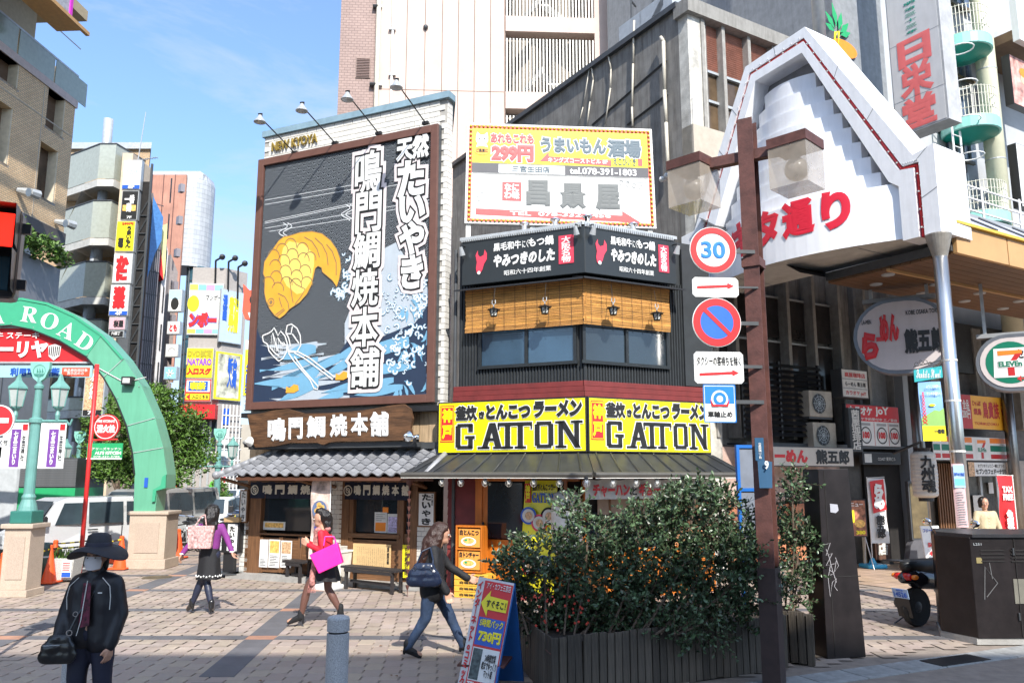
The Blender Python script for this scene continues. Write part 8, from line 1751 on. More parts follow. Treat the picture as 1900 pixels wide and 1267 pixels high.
MB().cbox(ul,ur,-.05,.05,za-.07,za+.05,.005).build('cross_arm',RUST,t)
LPL=mat('smoky_acrylic',(.55,.48,.40),.15,var=.25,scale=2,alpha=.5,spec=.8);GLB_=mat('milky_globe',(.42,.38,.33),.25,alpha=.75)
for(u,z)in((ul,za-.0),(ur,za+.0)):
 s_=.225;c=Matrix.Translation((u,0,z))@Matrix.Rotation(math.radians(77),4,'Z');MB(c).box(-s_,s_,-s_,s_,-.04,.07).build('lantern_cap',RUST,t)
 b=MB(c);k=s_-.01
 for q in(((-k,-k),(k,-k)),((k,-k),(k,k)),((k,k),(-k,k)),((-k,k),(-k,-k))):b.quad((q[0][0],q[0][1],-.5),(q[1][0],q[1][1],-.5),(q[1][0],q[1][1],-.04),(q[0][0],q[0][1],-.04))
 b.quad((-k,-k,-.5),(k,-k,-.5),(k,k,-.5),(-k,k,-.5));b.build('lantern_cube',LPL,t);MB(c).ball((0,0,-.27),.13,16).build('globe',GLB_,t,smooth=True);MB(c).lathe([(.05,-.04),(.05,-.14)],n=10).build('lamp_socket',DGREY,t)
u,z=FPo.uz(1231,335,0);MB().ball((u,-.05,z),.035,8).ball((u+.06,-.05,z+.03),.035,8).cone((u,0,z),(u+.3,0,z+.05),.012,.012,5).build('camera_balls',WHITE,t)
FTs=Fr((pp.x,pp.y),5)
def rsign(cx,cy,rpx,lab,name='round_traffic_sign'):
 u,z=FTs.uz(cx,cy,-.14);r=FTs.uz(cx+rpx,cy,-.14)[0]-u;t=fthing(name,lab,'traffic sign',FTs,u,-.14,z);MB().lathe([(r,0),(r,.012)],(0,0,0),40,'y').build('disc',WHITE,t);MB().box(r*.5,-u-.0,.03,.05,-.02,.02).build('bracket',DGREY,t);return t,r
t,r=rsign(1323,464,43,'round white sign with blue 30 in a red ring');MB().ring(0,0,r*.72,r*.97,-.006,40).build('red_ring',RED,t);letters(MB(),"30",-r*.52,-r*.36,r*.52,r*.38,-.006,.03,4).build('lettering',flat('sign_blue',(.02,.2,.62),.4),t)
t,r=rsign(1330,598,45,'round blue no parking sign with red ring and diagonal bar');MB().ring(0,0,r*.68,r*.97,-.006,40).build('red_ring',RED,t);MB().disc(0,0,r*.68,-.005,36).build('blue_face',flat('sign_blue2',(.03,.14,.55),.4),t);MB().line([(-r*.5,r*.52),(r*.52,-r*.5)],r*.17,-.009).build('diagonal_bar',RED,t)
def psign(tl,br,lab,rows=None,off=-.14):
 a,b_=FTs.uz(*tl,off),FTs.uz(*br,off);t=fthing('traffic_plate',lab,'traffic sign',FTs,a[0],off,b_[1]);W,H=b_[0]-a[0],a[1]-b_[1];r=.03
 MB().poly([(r,0),(W-r,0),(W,r),(W,H-r),(W-r,H),(r,H),(0,H-r),(0,r)],0,.012).build('plate',WHITE,t);MB().box(W*.6,-a[0],.02,.04,H*.5,H*.6).build('bracket',DGREY,t);return t,W,H
def arrow(t,W,z,x0,x1,s):MB().poly([(x0,z-s*.25),(x1-s*1.3,z-s*.25+.02),(x1-s*1.3,z-s*.6+.02),(x1,z+.02),(x1-s*1.3,z+s*.6+.02),(x1-s*1.3,z+s*.25+.02),(x0,z+s*.25)],-.005).build('arrow',RED,t)
t,W,H=psign((1284,514),(1371,552),'small white plate with a red arrow below the 30 sign');arrow(t,W,H*.48,W*.1,W*.9,.055)
t,W,H=psign((1287,652),(1381,712),'white plate with taxi wording and a red arrow below the no parking sign');arrow(t,W,H*.28,W*.1,W*.9,.055);letters(MB(),"タクシーの客待ちを除く",W*.05,H*.56,W*.95,H*.86,-.005,.02).build('lettering',INK,t)
t,W,H=psign((1304,713),(1367,784),'blue and white wheel clamp sign, lowest on the pole');MB().box(W*.05,W*.95,-.004,-.001,H*.5,H*.95).build('blue_part',flat('sign_blue',(.02,.2,.62),.4),t);MB().disc(W*.5,H*.62,W*.26,-.006,28).build('white_wheel',WHITE,t);MB().disc(W*.5,H*.62,W*.2,-.008,24).build('blue_wheel',MATS['sign_blue'],t);MB().disc(W*.5,H*.62,W*.1,-.010,20).build('hub',WHITE,t)
MB().poly([(W*.2,H*.62),(W*.25,H*.42),(W*.75,H*.42),(W*.8,H*.62),(W*.7,H*.47),(W*.3,H*.47)],-.012).build('red_clamp',RED,t);letters(MB(),"車輪止め",W*.12,H*.14,W*.88,H*.3,-.006,.03).build('lettering',INK,t)
b=MB();e=(MB().box(0,W,-.003,.0,0,.01).box(0,W,-.003,.0,H-.01,H).box(0,.01,-.003,0,0,H).box(W-.01,W,-.003,0,0,H)).build('blue_border',MATS['sign_blue'],t)
t=fthing('district_plate','narrow dark blue bent address plate with 9 tied to the rusty pole','sign',FTs,0,-.14,0);a,b_=FTs.uz(1400,812,-.14),FTs.uz(1426,905,-.14);DB=flat('navy_plate',(.02,.08,.16),.4)
MB().box(a[0],b_[0]-.03,-.005,.01,b_[1]+.28,a[1]).build('plate',DB,t);MB()._add([(a[0]+.02,-.02,b_[1]),(b_[0]+.02,-.05,b_[1]),(b_[0]+.04,-.03,b_[1]+.27),(a[0]+.02,-.0,b_[1]+.29)],[(0,1,2,3)]).build('bent_plate',DB,t);letters(MB(),"北\n長\n狭\n通\n一\n丁\n目",a[0]+.03,b_[1]+.3,b_[0]-.06,a[1]-.05,-.012,.02).build('lettering',WHITE,t);letters(MB(),"9",a[0]+.07,b_[1]+.19,b_[0]-.01,b_[1]+.28,-.06,.04).build('lettering',WHITE,t)
FBb=Fr(tuple(gnd(1410,1200)[:2]),12);t=fthing('blue_frame_board','grey board in a bright blue metal frame standing behind the rusty pole','notice board',FBb);a,b_=FBb.uz(1366,825),FBb.uz(1438,1096);BF=flat('bright_blue_frame',(.015,.13,.45),.4)
MB().box(a[0],a[0]+.04,0,.05,.0,a[1]).box(b_[0]-.04,b_[0],0,.05,.0,a[1]).build('frame_post',BF,t)
for f_ in(1.0,.7,.28):z=b_[1]+(a[1]-b_[1])*f_;MB().box(a[0]+.04,b_[0]-.04,0,.05,z-.04,z).build('frame_rail',BF,t)
MB().box(a[0]+.04,b_[0]-.04,.02,.035,b_[1]+.4,a[1]-.04).build('panel',mat('slate_blue_panel',(.17,.19,.23),.6,dirt=.2),t)
po=gnd(1535,1222);FOb=Fr((po.x,po.y),12);t=fthing('black_square_pillar','tall black tapered metal pillar with scratched white graffiti and a torn sticker','pillar',FOb);zt_=FOb.uz(1545,870)[1];BKP=mat('black_brown_steel',(.022,.017,.017),.38,metal=.3,var=.3,dirt=.4)
u1=FOb.uz(1592,1100)[0];wb,wt=u1+.05,u1-.02
MB()._add([(0,0,0),(wb,0,0),(wb,.34,0),(0,.34,0),(.03,0,zt_),(wt,0,zt_),(wt,.34,zt_),(.03,.34,zt_)],[(0,3,2,1),(4,5,6,7),(0,1,5,4),(1,2,6,5),(2,3,7,6),(3,0,4,7)]).build('shaft',BKP,t,bevel=.006)
MB().box(.10,.11,-.004,.0,.02,zt_-.02).build('panel_joint',INTERIOR,t);MB().box(.11,wb,-.004,.0,zt_*.42,zt_*.425).build('panel_joint',INTERIOR,t);a=FOb.uz(1540,942);MB().poly([(a[0],a[1]+.05),(a[0]+.1,a[1]+.04),(a[0]+.11,a[1]-.03),(a[0]+.07,a[1]-.06),(a[0]+.0,a[1]-.05)],-.005).build('torn_sticker',mat('grubby_white',(.38,.38,.42),.7),t)
g_=MB();so_=lambda x,y:FOb.uz(1340+x*.3846,780+y*.3842)
for l in([(490,600),(520,590),(500,650),(530,640),(500,700),(540,690)],[(545,660),(560,700),(540,730),(550,670)],[(520,700),(510,760),(520,850),(530,780),(550,760),(540,800),(555,820)],[(500,620),(515,660),(530,720),(550,780)],[(515,720),(540,735),(520,745)]):g_.line([so_(*p_)for p_ in l],.007,-.006)
g_.build('graffiti',mat('scratch_white',(.35,.33,.34),.8),t)
pc=gnd(1748,1196);FCb=Fr((pc.x,pc.y),-1);FCs=Fr((pc.x,pc.y),72);t=fthing('utility_cabinet','large black steel utility cabinet with faded graffiti in the right foreground','cabinet',FCb)
zc=FCb.uz(1820,992)[1];um=FCb.uz(1808,1100)[0];W2_=2.2
fo_=[(FCb.uz(1741,1100,.5)[0],0.5),(um,0),(um+W2_,.02),(um+W2_-.3,.95),(.55,1.2)]
def pr2(f_,z0,z1):n=len(f_);return MB()._add([(q[0],q[1],z0)for q in f_]+[(q[0],q[1],z1)for q in f_],[tuple(range(n-1,-1,-1)),tuple(range(n,2*n))]+[(i,(i+1)%n,(i+1)%n+n,i+n)for i in range(n)])
pr2(fo_,.08,zc-.03).build('body',BKP,t,bevel=.01);pr2([(q[0]+(-.03 if q[0]<.2 else .02),q[1]-.03)for q in fo_],zc-.03,zc+.01).build('lid',mat('cabinet_lid',(.05,.05,.055),.35,metal=.4,dirt=.3),t);pr2([(q[0]*.98,q[1]+.02)for q in fo_],0,.08).build('plinth',CONC,t)
for k in range(2):
 for j in range(4):MB().box(um+.12+k*.38,um+.42+k*.38,-.006,.012,zc-.20-j*.045,zc-.185-j*.045).build('vent_slot',INTERIOR,t)
for k in range(3):MB().box(um+.55+.75*k,um+.558+.75*k,-.006,.01,.1,zc-.05).build('door_gap',INTERIOR,t)
b=MB()
for z in(.3,zc-.25):b.cone((um+.53,-.012,z),(um+.53,-.012,z+.09),.012,.012,6).cone((um+1.28,-.012,z),(um+1.28,-.012,z+.09),.012,.012,6)
b.build('hinges',DGREY,t);MB().box(um+1.18,um+1.21,-.03,0,.6,.72).build('handle',LGREY,t);MB().box(um+.06,um+.13,-.005,.01,zc-.35,zc-.28).build('sticker',mat('faded_sticker',(.25,.2,.08),.7),t)
MB().box(um+.5,um+.9,-.004,.01,.5,.8).build('notice_plate',mat('grubby_plate',(.16,.15,.12),.6),t);letters(MB(),"L251",um+.04,zc-.13,um+.14,zc-.10,-.004,.01).build('lettering',LGREY,t)
b=MB();b.line([(um+.12,.55),(um+.16,.95),(um+.3,.75),(um+.15,.58)],.012,-.005).line([(um+.22,1.0),(um+.24,.8)],.01,-.005).build('graffiti',mat('faint_scratch',(.10,.10,.10),.8),t)
# PLANTERS AND SHRUBS
pa_,pb_,pc_=gnd(952,1222),gnd(1022,1298),gnd(1462,1240)
def plank_wall(t,a,b_,h,seed,w=.088,top=0.0,off=Vector((0,0,0))):
 rnd=random.Random(seed);d=b_-a;n=int(d.length/w);ang_=math.atan2(d.y,d.x)
 for k in range(n):
  v=rnd.uniform(.6,1.35);key='plank%d'%rnd.randrange(6);m_=MB();m_.tc=(v,v,v*.97);m_.cbox(.004,w-.006,-.012,.012,0,h,.004)
  if key not in me_p:me_p[key]=m_.mesh('plank',GREYWOOD)
  q=a+d*(k/n)-off;o=inst(me_p[key],'plank',t,(q.x,q.y,rnd.uniform(-.01,.012)),(rnd.uniform(-.02,.02),rnd.uniform(-.015,.015),ang_))
h_=.56;t=thing('wooden_planter','long weathered grey plank planter holding the big shrub','planter',pb_,0)
plank_wall(t,pb_,pc_,h_,1,off=pb_);plank_wall(t,pa_,pb_,h_,2,off=pb_)
A_,C_=pa_-pb_,pc_-pb_;D_=A_+C_*.98
pr2([(.02,.03),(C_.x,C_.y+.02),(D_.x,D_.y),(A_.x+.02,A_.y)],.02,h_-.06).build('soil',mat('dark_soil',(.03,.022,.016),.95,var=.5,scale=20,bump=.8),t);MB().tube([(A_.x,A_.y,h_*.75),(0,-.02,h_*.75)],.006,4).build('wire',RUST,t);plank_wall(t,pc_,pb_+D_,h_,4,off=pb_)
p2=gnd(1452,1228);t=thing('wooden_planter','small weathered plank planter between the rusty pole and black pillar','planter',p2,0);q2=gnd(1515,1235)-p2
plank_wall(t,Vector((0,0,0)),q2,.58,6);plank_wall(t,Vector((0,.65,0)),Vector((0,0,0)),.58,7);pr2([(.01,.02),(q2.x,q2.y+.02),(q2.x,.65),(0,.65)],.02,.52).build('soil',MATS['dark_soil'],t)
def leaf_me(s,v):
 b=MB();b.tc=(v,v*1.0,v*.95);pts=[(0,0,0),(.22,.3,.03),(.25,.62,.03),(0,1,-.02),(-.25,.62,.03),(-.22,.3,.03),(0,.5,-.03)]
 b._add([(x*s,y*s,z*s)for x,y,z in pts],[(0,1,6),(1,2,6),(2,3,6),(3,4,6),(4,5,6),(5,0,6)]);return b
OL=mat('grey_olive_leaf',(.062,.105,.05),.38,var=.2,scale=4,tint=True,spec=.6)
def shrub(lab,origin,blobs,n,nparts,s,seed,flowers=None):
 rnd=random.Random(seed);t=thing('shrub',lab,'shrub',origin,0);st_=MB();lf=MB();mesh_=[leaf_me(s,v).mesh('leaf',OL)for v in(.6,.8,1.0,1.2,1.5)];nb=[leaf_me(s,v)for v in(.45,.6,.8,1.0,1.25,1.6)]
 tot=sum(r[0]*r[2]+r[1]*r[2]for c,r in blobs);k_=0;tw=[]
 for(c,r)in blobs:
  m=int(n*(r[0]*r[2]+r[1]*r[2])/tot/12);st_.tube([(c[0]*.6,c[1]*.5+.1,.5),(c[0]*.9,c[1]*.9,(c[2]+.5)/2),tuple(c)],.012,5)
  for q in range(m):
   d=Vector((rnd.gauss(0,1),rnd.gauss(0,1),rnd.gauss(0,1))).normalized();rr=rnd.uniform(.45,1.0);e=Vector((c[0]+d.x*r[0]*rr,c[1]+d.y*r[1]*rr,c[2]+d.z*r[2]*rr));dr=(d*.6+Vector((rnd.gauss(0,.5),rnd.gauss(0,.5),rnd.gauss(.35,.5)))).normalized();tw.append((e,dr,rr))
 tw.sort(key=lambda w:w[0].y)
 for(e,dr,rr)in tw:
  l_=rnd.uniform(.10,.24);st_.cone(e,e+dr*l_,.004,.002,3,False)
  for j in range(12):
   p_=e+dr*l_*(j/11);ax=Vector((rnd.gauss(0,1),rnd.gauss(0,1),rnd.gauss(.1,.8))).normalized();yv=(ax+dr*.9).normalized();q_=yv.to_track_quat('Y','Z').to_matrix().to_4x4()@Matrix.Rotation(rnd.uniform(0,6.28),4,'Y');sc_=rnd.uniform(.7,1.25)
   if k_<nparts and rr>.7 and j%3==0:
    o=inst(mesh_[rnd.randrange(5)],'leaf',t);o.matrix_local=Matrix.Translation(p_)@q_@Matrix.Scale(sc_,4);k_+=1
   else:
    src_=nb[rnd.randrange(6)];M4=Matrix.Translation(p_)@q_@Matrix.Scale(sc_,4);lf.tc=src_.tc;lf._add([tuple(M4@Vector(v))for v in src_.v],src_.f)
 st_.build('stems',BARK,t,kind='stuff');lf.build('leaves',OL,t,kind='stuff')
 if flowers:
  f_=MB()
  for k in range(flowers):
   c=Vector((rnd.uniform(-.15,.45),rnd.uniform(.0,.5),rnd.uniform(.62,.95)));f_.ball(c,.014,5)
  f_.build('red_flowers',flat('red_flower',(.45,.04,.02),.6),t,kind='stuff')
 return t
def sb_at(o,Y,l):
 out=[]
 for(bx,by,rx,ry)in l:q=atY(bx,by,Y+random.uniform(-.15,.25));k=Y/FPX;out.append(((q.x-o.x,q.y-o.y,q.z),(rx*k,max(.25,rx*k*.6),ry*k)))
 return out
o_=Vector((pb_.x,pb_.y,0));Ys=pb_.y+.75
shrub('big dark olive shrub with small oval leaves filling the long plank planter',o_,sb_at(o_,Ys,((1010,1030,60,36),(955,1060,40,34),(1000,1110,60,50),(1050,1160,80,32),(1090,1000,60,34),(1120,1080,100,70),(1200,1040,95,70),(1280,990,85,60),(1330,1060,90,75),(1250,1120,120,50),(1380,1020,45,50),(1395,1090,45,60),(1290,925,40,26),(1340,930,30,26),(1230,1160,180,28),(1190,960,40,34),(1110,1140,90,45),(1060,945,22,22),(1250,940,34,34))),38000,300,.05,21,30)
o2=Vector((p2.x,p2.y,0));shrub('tall thin olive shrub in the small planter beside the black pillar',o2,sb_at(o2,p2.y+.35,((1470,900,16,25),(1475,960,34,50),(1480,1030,38,55),(1485,1090,36,40),(1460,1000,30,40))),3600,40,.05,22)
pf=gnd(880,1290);t=thing('a_frame_sign','leaning red white and blue A-frame sign for an internet cafe in the foreground','sign',pf,math.radians(-10));SGN=mat('sign_white_sheet',(.62,.62,.62),.4)
Hf,wf=1.09,.37;tb=Matrix(((1,0,0,0),(0,1,.22,0),(0,.0,1,0),(0,0,0,1)));tilt=Matrix.Rotation(math.radians(-12),4,'X')@Matrix.Rotation(math.radians(9),4,'Y')
b=MB(tilt);b.box(-wf/2,wf/2,0,.02,.0,Hf);b.build('front_board',SGN,t);F_=lambda u0,v0,u1,v1,m,nm,l=.004:MB(tilt).box(-wf/2+wf*u0,-wf/2+wf*u1,-l,-l+.003,Hf*v0,Hf*v1).build(nm,m,t)
def FL(s,u0,v0,u1,v1,m,bold=.03,l=.012,sl=0):letters(MB(tilt),s,-wf/2+wf*u0,Hf*v0,-wf/2+wf*u1,Hf*v1,-l,bold,2,sl).build('lettering',m,t)
F_(.2,.68,.99,.98,RED,'red_part');F_(.2,.04,.99,.68,RED,'red_border');F_(.23,.42,.96,.66,BLUE,'blue_part',.008);F_(.23,.12,.96,.40,WHITE,'white_part',.008);F_(.25,.13,.50,.39,mat('room_photo',(.06,.08,.08),.5,var=.9,scale=20),'photo',.011)
FL("インターネット・コミック",.04,.05,.16,.97,RED,.03)if False else FL("イ\nン\nタ\n｜\nネ\nッ\nト\no\nコ\nミ\nッ\nク",.03,.05,.17,.97,RED,.05)
MB(tilt).poly([(-wf/2+wf*x,Hf*y)for x,y in((.2,.78),(.42,.90),(.42,.85),(.93,.84),(.93,.73),(.42,.73),(.42,.67))],-.012).build('yellow_arrow',YEL,t);FL("すぐそこ！",.36,.75,.90,.82,INK,.03,.018);FL("730円",.3,.45,.92,.55,YEL,.06);FL("5時間パック",.28,.58,.92,.65,YEL,.03);FL("アイ・カフェ三宮店",.28,.91,.95,.97,WHITE,.02);FL("24時間営業\n朝までゆっくり\nマット席",.54,.16,.94,.36,INK,.02,.014);FL("TEL 078-392",.24,.05,.95,.11,WHITE,.03)
MB(Matrix.Rotation(math.radians(9),4,'Y')).box(wf/2,wf/2+.02,-.02,.05,0,.3).build('blue_edge',BF,t)
b=MB();p0=tilt@Vector((wf/2,.02,Hf));p1_=tilt@Vector((wf/2,.02,.0));p2_=tilt@Vector((-wf/2,.02,Hf))
b._add([tuple(p2_),tuple(p0),(p1_.x+.2,.62,0),(-wf/2+.1,.62,0),tuple(p2_+Vector((0,.02,0))),tuple(p0+Vector((0,.03,0))),(p1_.x+.2,.66,0),(-wf/2+.1,.66,0)],[(0,1,2,3),(7,6,5,4),(1,5,6,2),(0,3,7,4)]).build('rear_board',BF,t)
MB().tube([tuple(p1_),tuple(p0)],.012,5).build('edge_rail',BF,t);MB().box(-wf/2,wf/2+.1,.05,.5,.25,.27).build('ballast_shelf',RUST,t)
GR=mat('speckled_granite',(.42,.425,.43),.7,var=.45,scale=130,bump=.15);t0=None
for(px,py,lab)in((622,1335,'grey speckled granite bollard with a dark groove in the centre foreground'),(130,1330,'grey speckled granite bollard hidden behind the masked woman, only its side showing')):
 p=gnd(px,py)
 if t0 is None:t0=t=thing('granite_bollard',lab,'bollard',p,0,'granite bollards');MB().lathe([(.098,0),(.098,.72),(.085,.725)],n=28).build('shaft',GR,t);MB().lathe([(.084,.72),(.084,.74)],n=28).build('groove',BLACK,t);MB().lathe([(.085,.738),(.098,.742),(.098,.845),(.090,.86),(.07,.868),(.01,.872)],n=28).build('cap',GR,t)
 else:dup(t0,p,0,lab)
ps=gnd(1702,1162);t=thing('motor_scooter','black scooter seen from behind with blue number plate beside the cabinet','scooter',ps,math.radians(-152));t.scale=(1.12,1.12,1.12);SBK=mat('scooter_black',(.012,.012,.016),.2,coat=.6,var=.05)
def wheel2(x,r):w_=MB().lathe([(r*.6,-.04),(r*.95,-.045),(r,0),(r*.95,.045),(r*.6,.04)],(x,0,r),24,'y').build('wheel',TYRE,t);MB().lathe([(.03,-.05),(r*.62,-.02),(r*.62,.02),(.03,.05)],(x,0,r),12,'y').build('rim',DGREY,w_)
wheel2(.0,.24);wheel2(-1.15,.24)
blob('body_shell',[((-.05,0,.58),(-.55,0,.52),.13,.11),((-.55,0,.45),(-.75,0,.28),.12,.10),((-.75,0,.25),(-.98,0,.3),.12,.1),((-.98,0,.3),(-.95,0,.85),.12,.09),((.05,0,.62),(.2,0,.6),.11,.07)],[],SBK,t,.018,6)
blob('seat',[((.12,0,.74),(-.5,0,.72),.09,.10)],[],mat('seat_vinyl',(.014,.014,.014),.5),t,.018,5);MB().tube([(-.88,0,.85),(-.9,0,1.0),(-.84,-.3,1.02)],.018,6).tube([(-.9,0,1.0),(-.84,.3,1.02)],.018,6).build('handlebar',BLACK,t)
for s_ in(-1,1):MB().tube([(-.86,.22*s_,1.02),(-.84,.32*s_,1.22)],.008,5).build('mirror_stem',BLACK,t);MB().ball((-.82,.34*s_,1.25),.07,12,(.3,1,.7)).build('mirror',CHROME,t,smooth=True)
blob('tail_light',[((.20,-.08,.62),(.20,.08,.62),.045,.045)],[],mat('tail_light_red',(.55,.01,.01),.15,coat=.5),t,.01,3)
for s_ in(-1,1):MB().ball((.16,.14*s_,.62),.04,10,(1.4,1,.8)).build('indicator',mat('amber_lens',(.75,.2,.02),.15),t,smooth=True)
c=Matrix.Translation((.27,0,.42))@Matrix.Rotation(math.radians(15),4,'Y');MB(c).box(0,.006,-.11,.11,-.06,.06).build('number_plate',flat('plate_blue_white',(.35,.5,.72),.4),t)
lm=MB(c@Matrix.Rotation(math.radians(90),4,'Z'));letters(lm,"14526",-.09,-.045,.09,.02,-.012,.03);letters(lm,"神戸市",-.05,.03,.05,.052,-.012,.02);lm.build('lettering',BLUE,t)
MB(c).box(-.01,.004,-.1,.1,-.3,-.06).build('mudguard',BLACK,t);MB().cone((.15,-.14,.28),(-.35,-.14,.25),.06,.05,12).build('silencer',DGREY,t);b=MB()
for y in(-.1,0,.1):b.cone((.05,y,.80),(.4,y,.82),.008,.008,5)
b.cone((.4,-.12,.82),(.4,.12,.82),.01,.01,5).build('luggage_rack',BLACK,t);MB().tube([(-.1,-.08,.2),(.1,-.25,.01)],.01,5).build('stand',DGREY,t)
# OFFICE BLOCK BEHIND THE VIEWPOINT, whose shade falls on the foreground
bo=thing('office_block_behind','plain grey office block across the road behind the viewpoint','building',(0,0,0));OW=mat('office_wall',(.6,.59,.56),.7)
hO=17.0;MB().box(-3,19,-22,-8,0,hO).build('wall',OW,bo)
for j in range(4):MB().box(-2,18,-8,-7.97,2+j*3.8,4+j*3.8).build('window_band',GLASS,bo)
# PEOPLE
SKIN=mat('skin',(.50,.27,.18),.5,var=.06,scale=8);HAIR=mat('black_hair',(.012,.009,.008),.35,var=.3,wood=(30,30,2),scale=4,bump=.4);HAIRB=mat('dark_brown_hair',(.035,.013,.008),.38,var=.3,wood=(30,30,2),scale=4,bump=.4)
BLKC=mat('black_cloth',(.009,.009,.011),.75,var=.2,bump=.2,bscale=60);LEA=mat('black_leather',(.012,.012,.013),.3,var=.2,coat=.2)
def V3(*a):return Vector(a)
def fold(a=.006,f=14,seed=0):
 def fn(co):
  n=noise.noise(Vector((co.x*f*.7+seed,co.y*f*.7,co.z*f*.45)))+.5*noise.noise(Vector((co.x*f*1.7,co.y*f*1.7+seed,co.z*f*1.1)))
  c=Vector((co.x,co.y,0));return co+(c.normalized()if c.length>1e-4 else c)*n*a
 return fn
def hand(caps,w,d,side,curl=.6,s=1.0,palmn=None):
 """palm and five fingers growing from the wrist w along d; side = direction towards the thumb"""
 d=Vector(d).normalized();sd=Vector(side);sd=(sd-d*sd.dot(d)).normalized();n=d.cross(sd).normalized()if palmn is None else Vector(palmn)
 pc=w+d*.075*s
 for q in(-.5,0,.5):caps.append((w+sd*q*.03*s,pc+sd*q*.062*s,.018*s,.014*s))
 for k,(off,l)in enumerate(((.036,.068),(.012,.075),(-.012,.07),(-.035,.055))):
  b=pc+sd*off*s;m=b+(d*math.cos(curl*.6)+n*math.sin(curl*.6))*l*.5*s;e=m+(d*math.cos(curl*1.6)+n*math.sin(curl*1.6))*l*.5*s;caps+=[(b-d*.015*s,m,.0095*s,.0088*s),(m,e,.0088*s,.007*s)]
 t0=w+d*.02*s+sd*.022*s;t1=t0+(d*.5+sd*.8+n*.2).normalized()*.04*s;t2=t1+(d*.9+sd*.3+n*.4).normalized()*.035*s;caps+=[(t0,t1,.013*s,.011*s),(t1,t2,.011*s,.0085*s)]
def face(t,c,f,s=1.0,eyes=True,mask=False):
 f=Vector(f).normalized();r=f.cross(Vector((0,0,1))).normalized();up=r.cross(f)
 W_=MB();K=MB()
 for k in(-1,1):e=c+f*.086*s+r*.032*k*s+up*.0;W_.ball(e,.013*s,8,(1.2,1.2,.7));K.ball(e+f*.008*s,.008*s,8);K.tube([tuple(e+f*.012*s-r*.02*s+up*.022*s),tuple(e+f*.014*s+r*.02*s+up*.024*s)],.0035,5)
 W_.build('eyes',mat('eye_white',(.6,.58,.55),.3),t);K.build('irises_and_brows',mat('eye_dark',(.01,.006,.004),.4),t)
 if not mask:m=c+f*.094*s-up*.048*s;MB().tube([tuple(m-r*.022*s-f*.006),tuple(m+f*.002),tuple(m+r*.022*s-f*.006)],.0055,6).build('lips',mat('lips',(.42,.10,.09),.4),t)
def headballs(B,C,c,f,s=1.0):
 f=Vector(f).normalized();r=f.cross(Vector((0,0,1))).normalized();ax=abs(f.x)>.7
 B.append((c+Vector((0,0,.02*s)),(.095*s,.078*s,.108*s)if ax else(.078*s,.095*s,.108*s)));B.append((c+f*.022*s-Vector((0,0,.055*s)),(.062*s,.058*s,.062*s)))
 C.append((c+f*.085*s+Vector((0,0,.0)),c+f*.105*s-Vector((0,0,.022*s)),.009*s,.013*s));C.append((c+f*.055*s-Vector((0,0,.085*s)),c+f*.05*s-Vector((0,0,.088*s)),.028*s,.028*s))
 for k in(-1,1):B.append((c+r*.078*k*s-f*.005,(.018*s,.010*s,.030*s)if ax else(.010*s,.018*s,.030*s)))
def person(lab,loc,J,f,sk=SKIN,legs=None,s=1.0,mask=False):
 t=thing('person',lab,'person',loc,0);C,B=[],[];headballs(B,C,J['head'],f,.98)
 nb=(J['sh'][0]+J['sh'][1])/2;C+=[(nb-V3(0,0,.02),J['head']-V3(0,0,.06),.05,.044),(nb-V3(0,0,.08),J['waist'],.105,.095),(J['waist'],J['pelvis'],.095,.115),(J['sh'][0],J['sh'][1],.05,.05)]
 for k in(0,1):
  C+=[(J['sh'][k],J['el'][k],.042,.034),(J['el'][k],J['wr'][k],.034,.023),(J['hip'][k],J['kn'][k],.078,.05),(J['kn'][k],J['an'][k]+(J['kn'][k]-J['an'][k])*.65,.048,.052),(J['an'][k]+(J['kn'][k]-J['an'][k])*.65,J['an'][k],.052,.032),(J['an'][k],J['toe'][k]+V3(0,0,.02),.033,.028)]
  hd=J['hd'][k];hand(C,J['wr'][k],hd[0],hd[1],hd[2])
 blob('body',C,B,sk,t,.0085,3);face(t,J['head'],f,.98,mask=mask);return t
def bag(t0,lab,loc,w,h,d,m,rz,strap,name='shoulder_bag',soft=False,tilt=0):
 t=thing(name,lab,'bag',loc,rz);M4=Matrix.Rotation(tilt,4,'Y')
 if soft:blob('bag_body',[((-w*.32,0,h*.25),(w*.32,0,h*.25),h*.25,h*.25),((-w*.28,0,h*.48),(w*.28,0,h*.48),h*.24,h*.24),((-w*.18,0,h*.72),(w*.18,0,h*.72),h*.2,h*.2)],[],m,t,.012,6,lambda co:fold(.014,16)(Vector((co.x,co.y*.62,co.z))))
 else:
  b=MB(M4)._add([(-w*.42,-d/2,0),(w*.42,-d/2,0),(w*.42,d/2,0),(-w*.42,d/2,0),(-w/2,-d*.3,h),(w/2,-d*.3,h),(w/2,d*.3,h),(-w/2,d*.3,h)],[(0,3,2,1),(0,1,5,4),(1,2,6,5),(2,3,7,6),(3,0,4,7),(4,5,6,7)]);b.build('bag_body',m,t,bevel=.012)
 MB().tube([tuple(p_)for p_ in strap],.010,6).build('strap',m,t)
 return t
def boot(t,an,toe,m,heel=.05,top=.0,heelb=None):
 d=(toe-an);d.z=0;d.normalize();hz_=an-d*.03
 blob('boot',[(an+V3(0,0,.06+top),an-V3(0,0,.01),.045,.045),(an,toe+V3(0,0,.015),.043,.028),(an-d*.02-V3(0,0,.02),toe,.032,.026)],[],m,t,.011,3)
 MB().cone(tuple(hz_-V3(0,0,.03)),tuple(hz_-V3(0,0,.03+heel)-d*.008),.024,.013,8).build('heel',m,t)
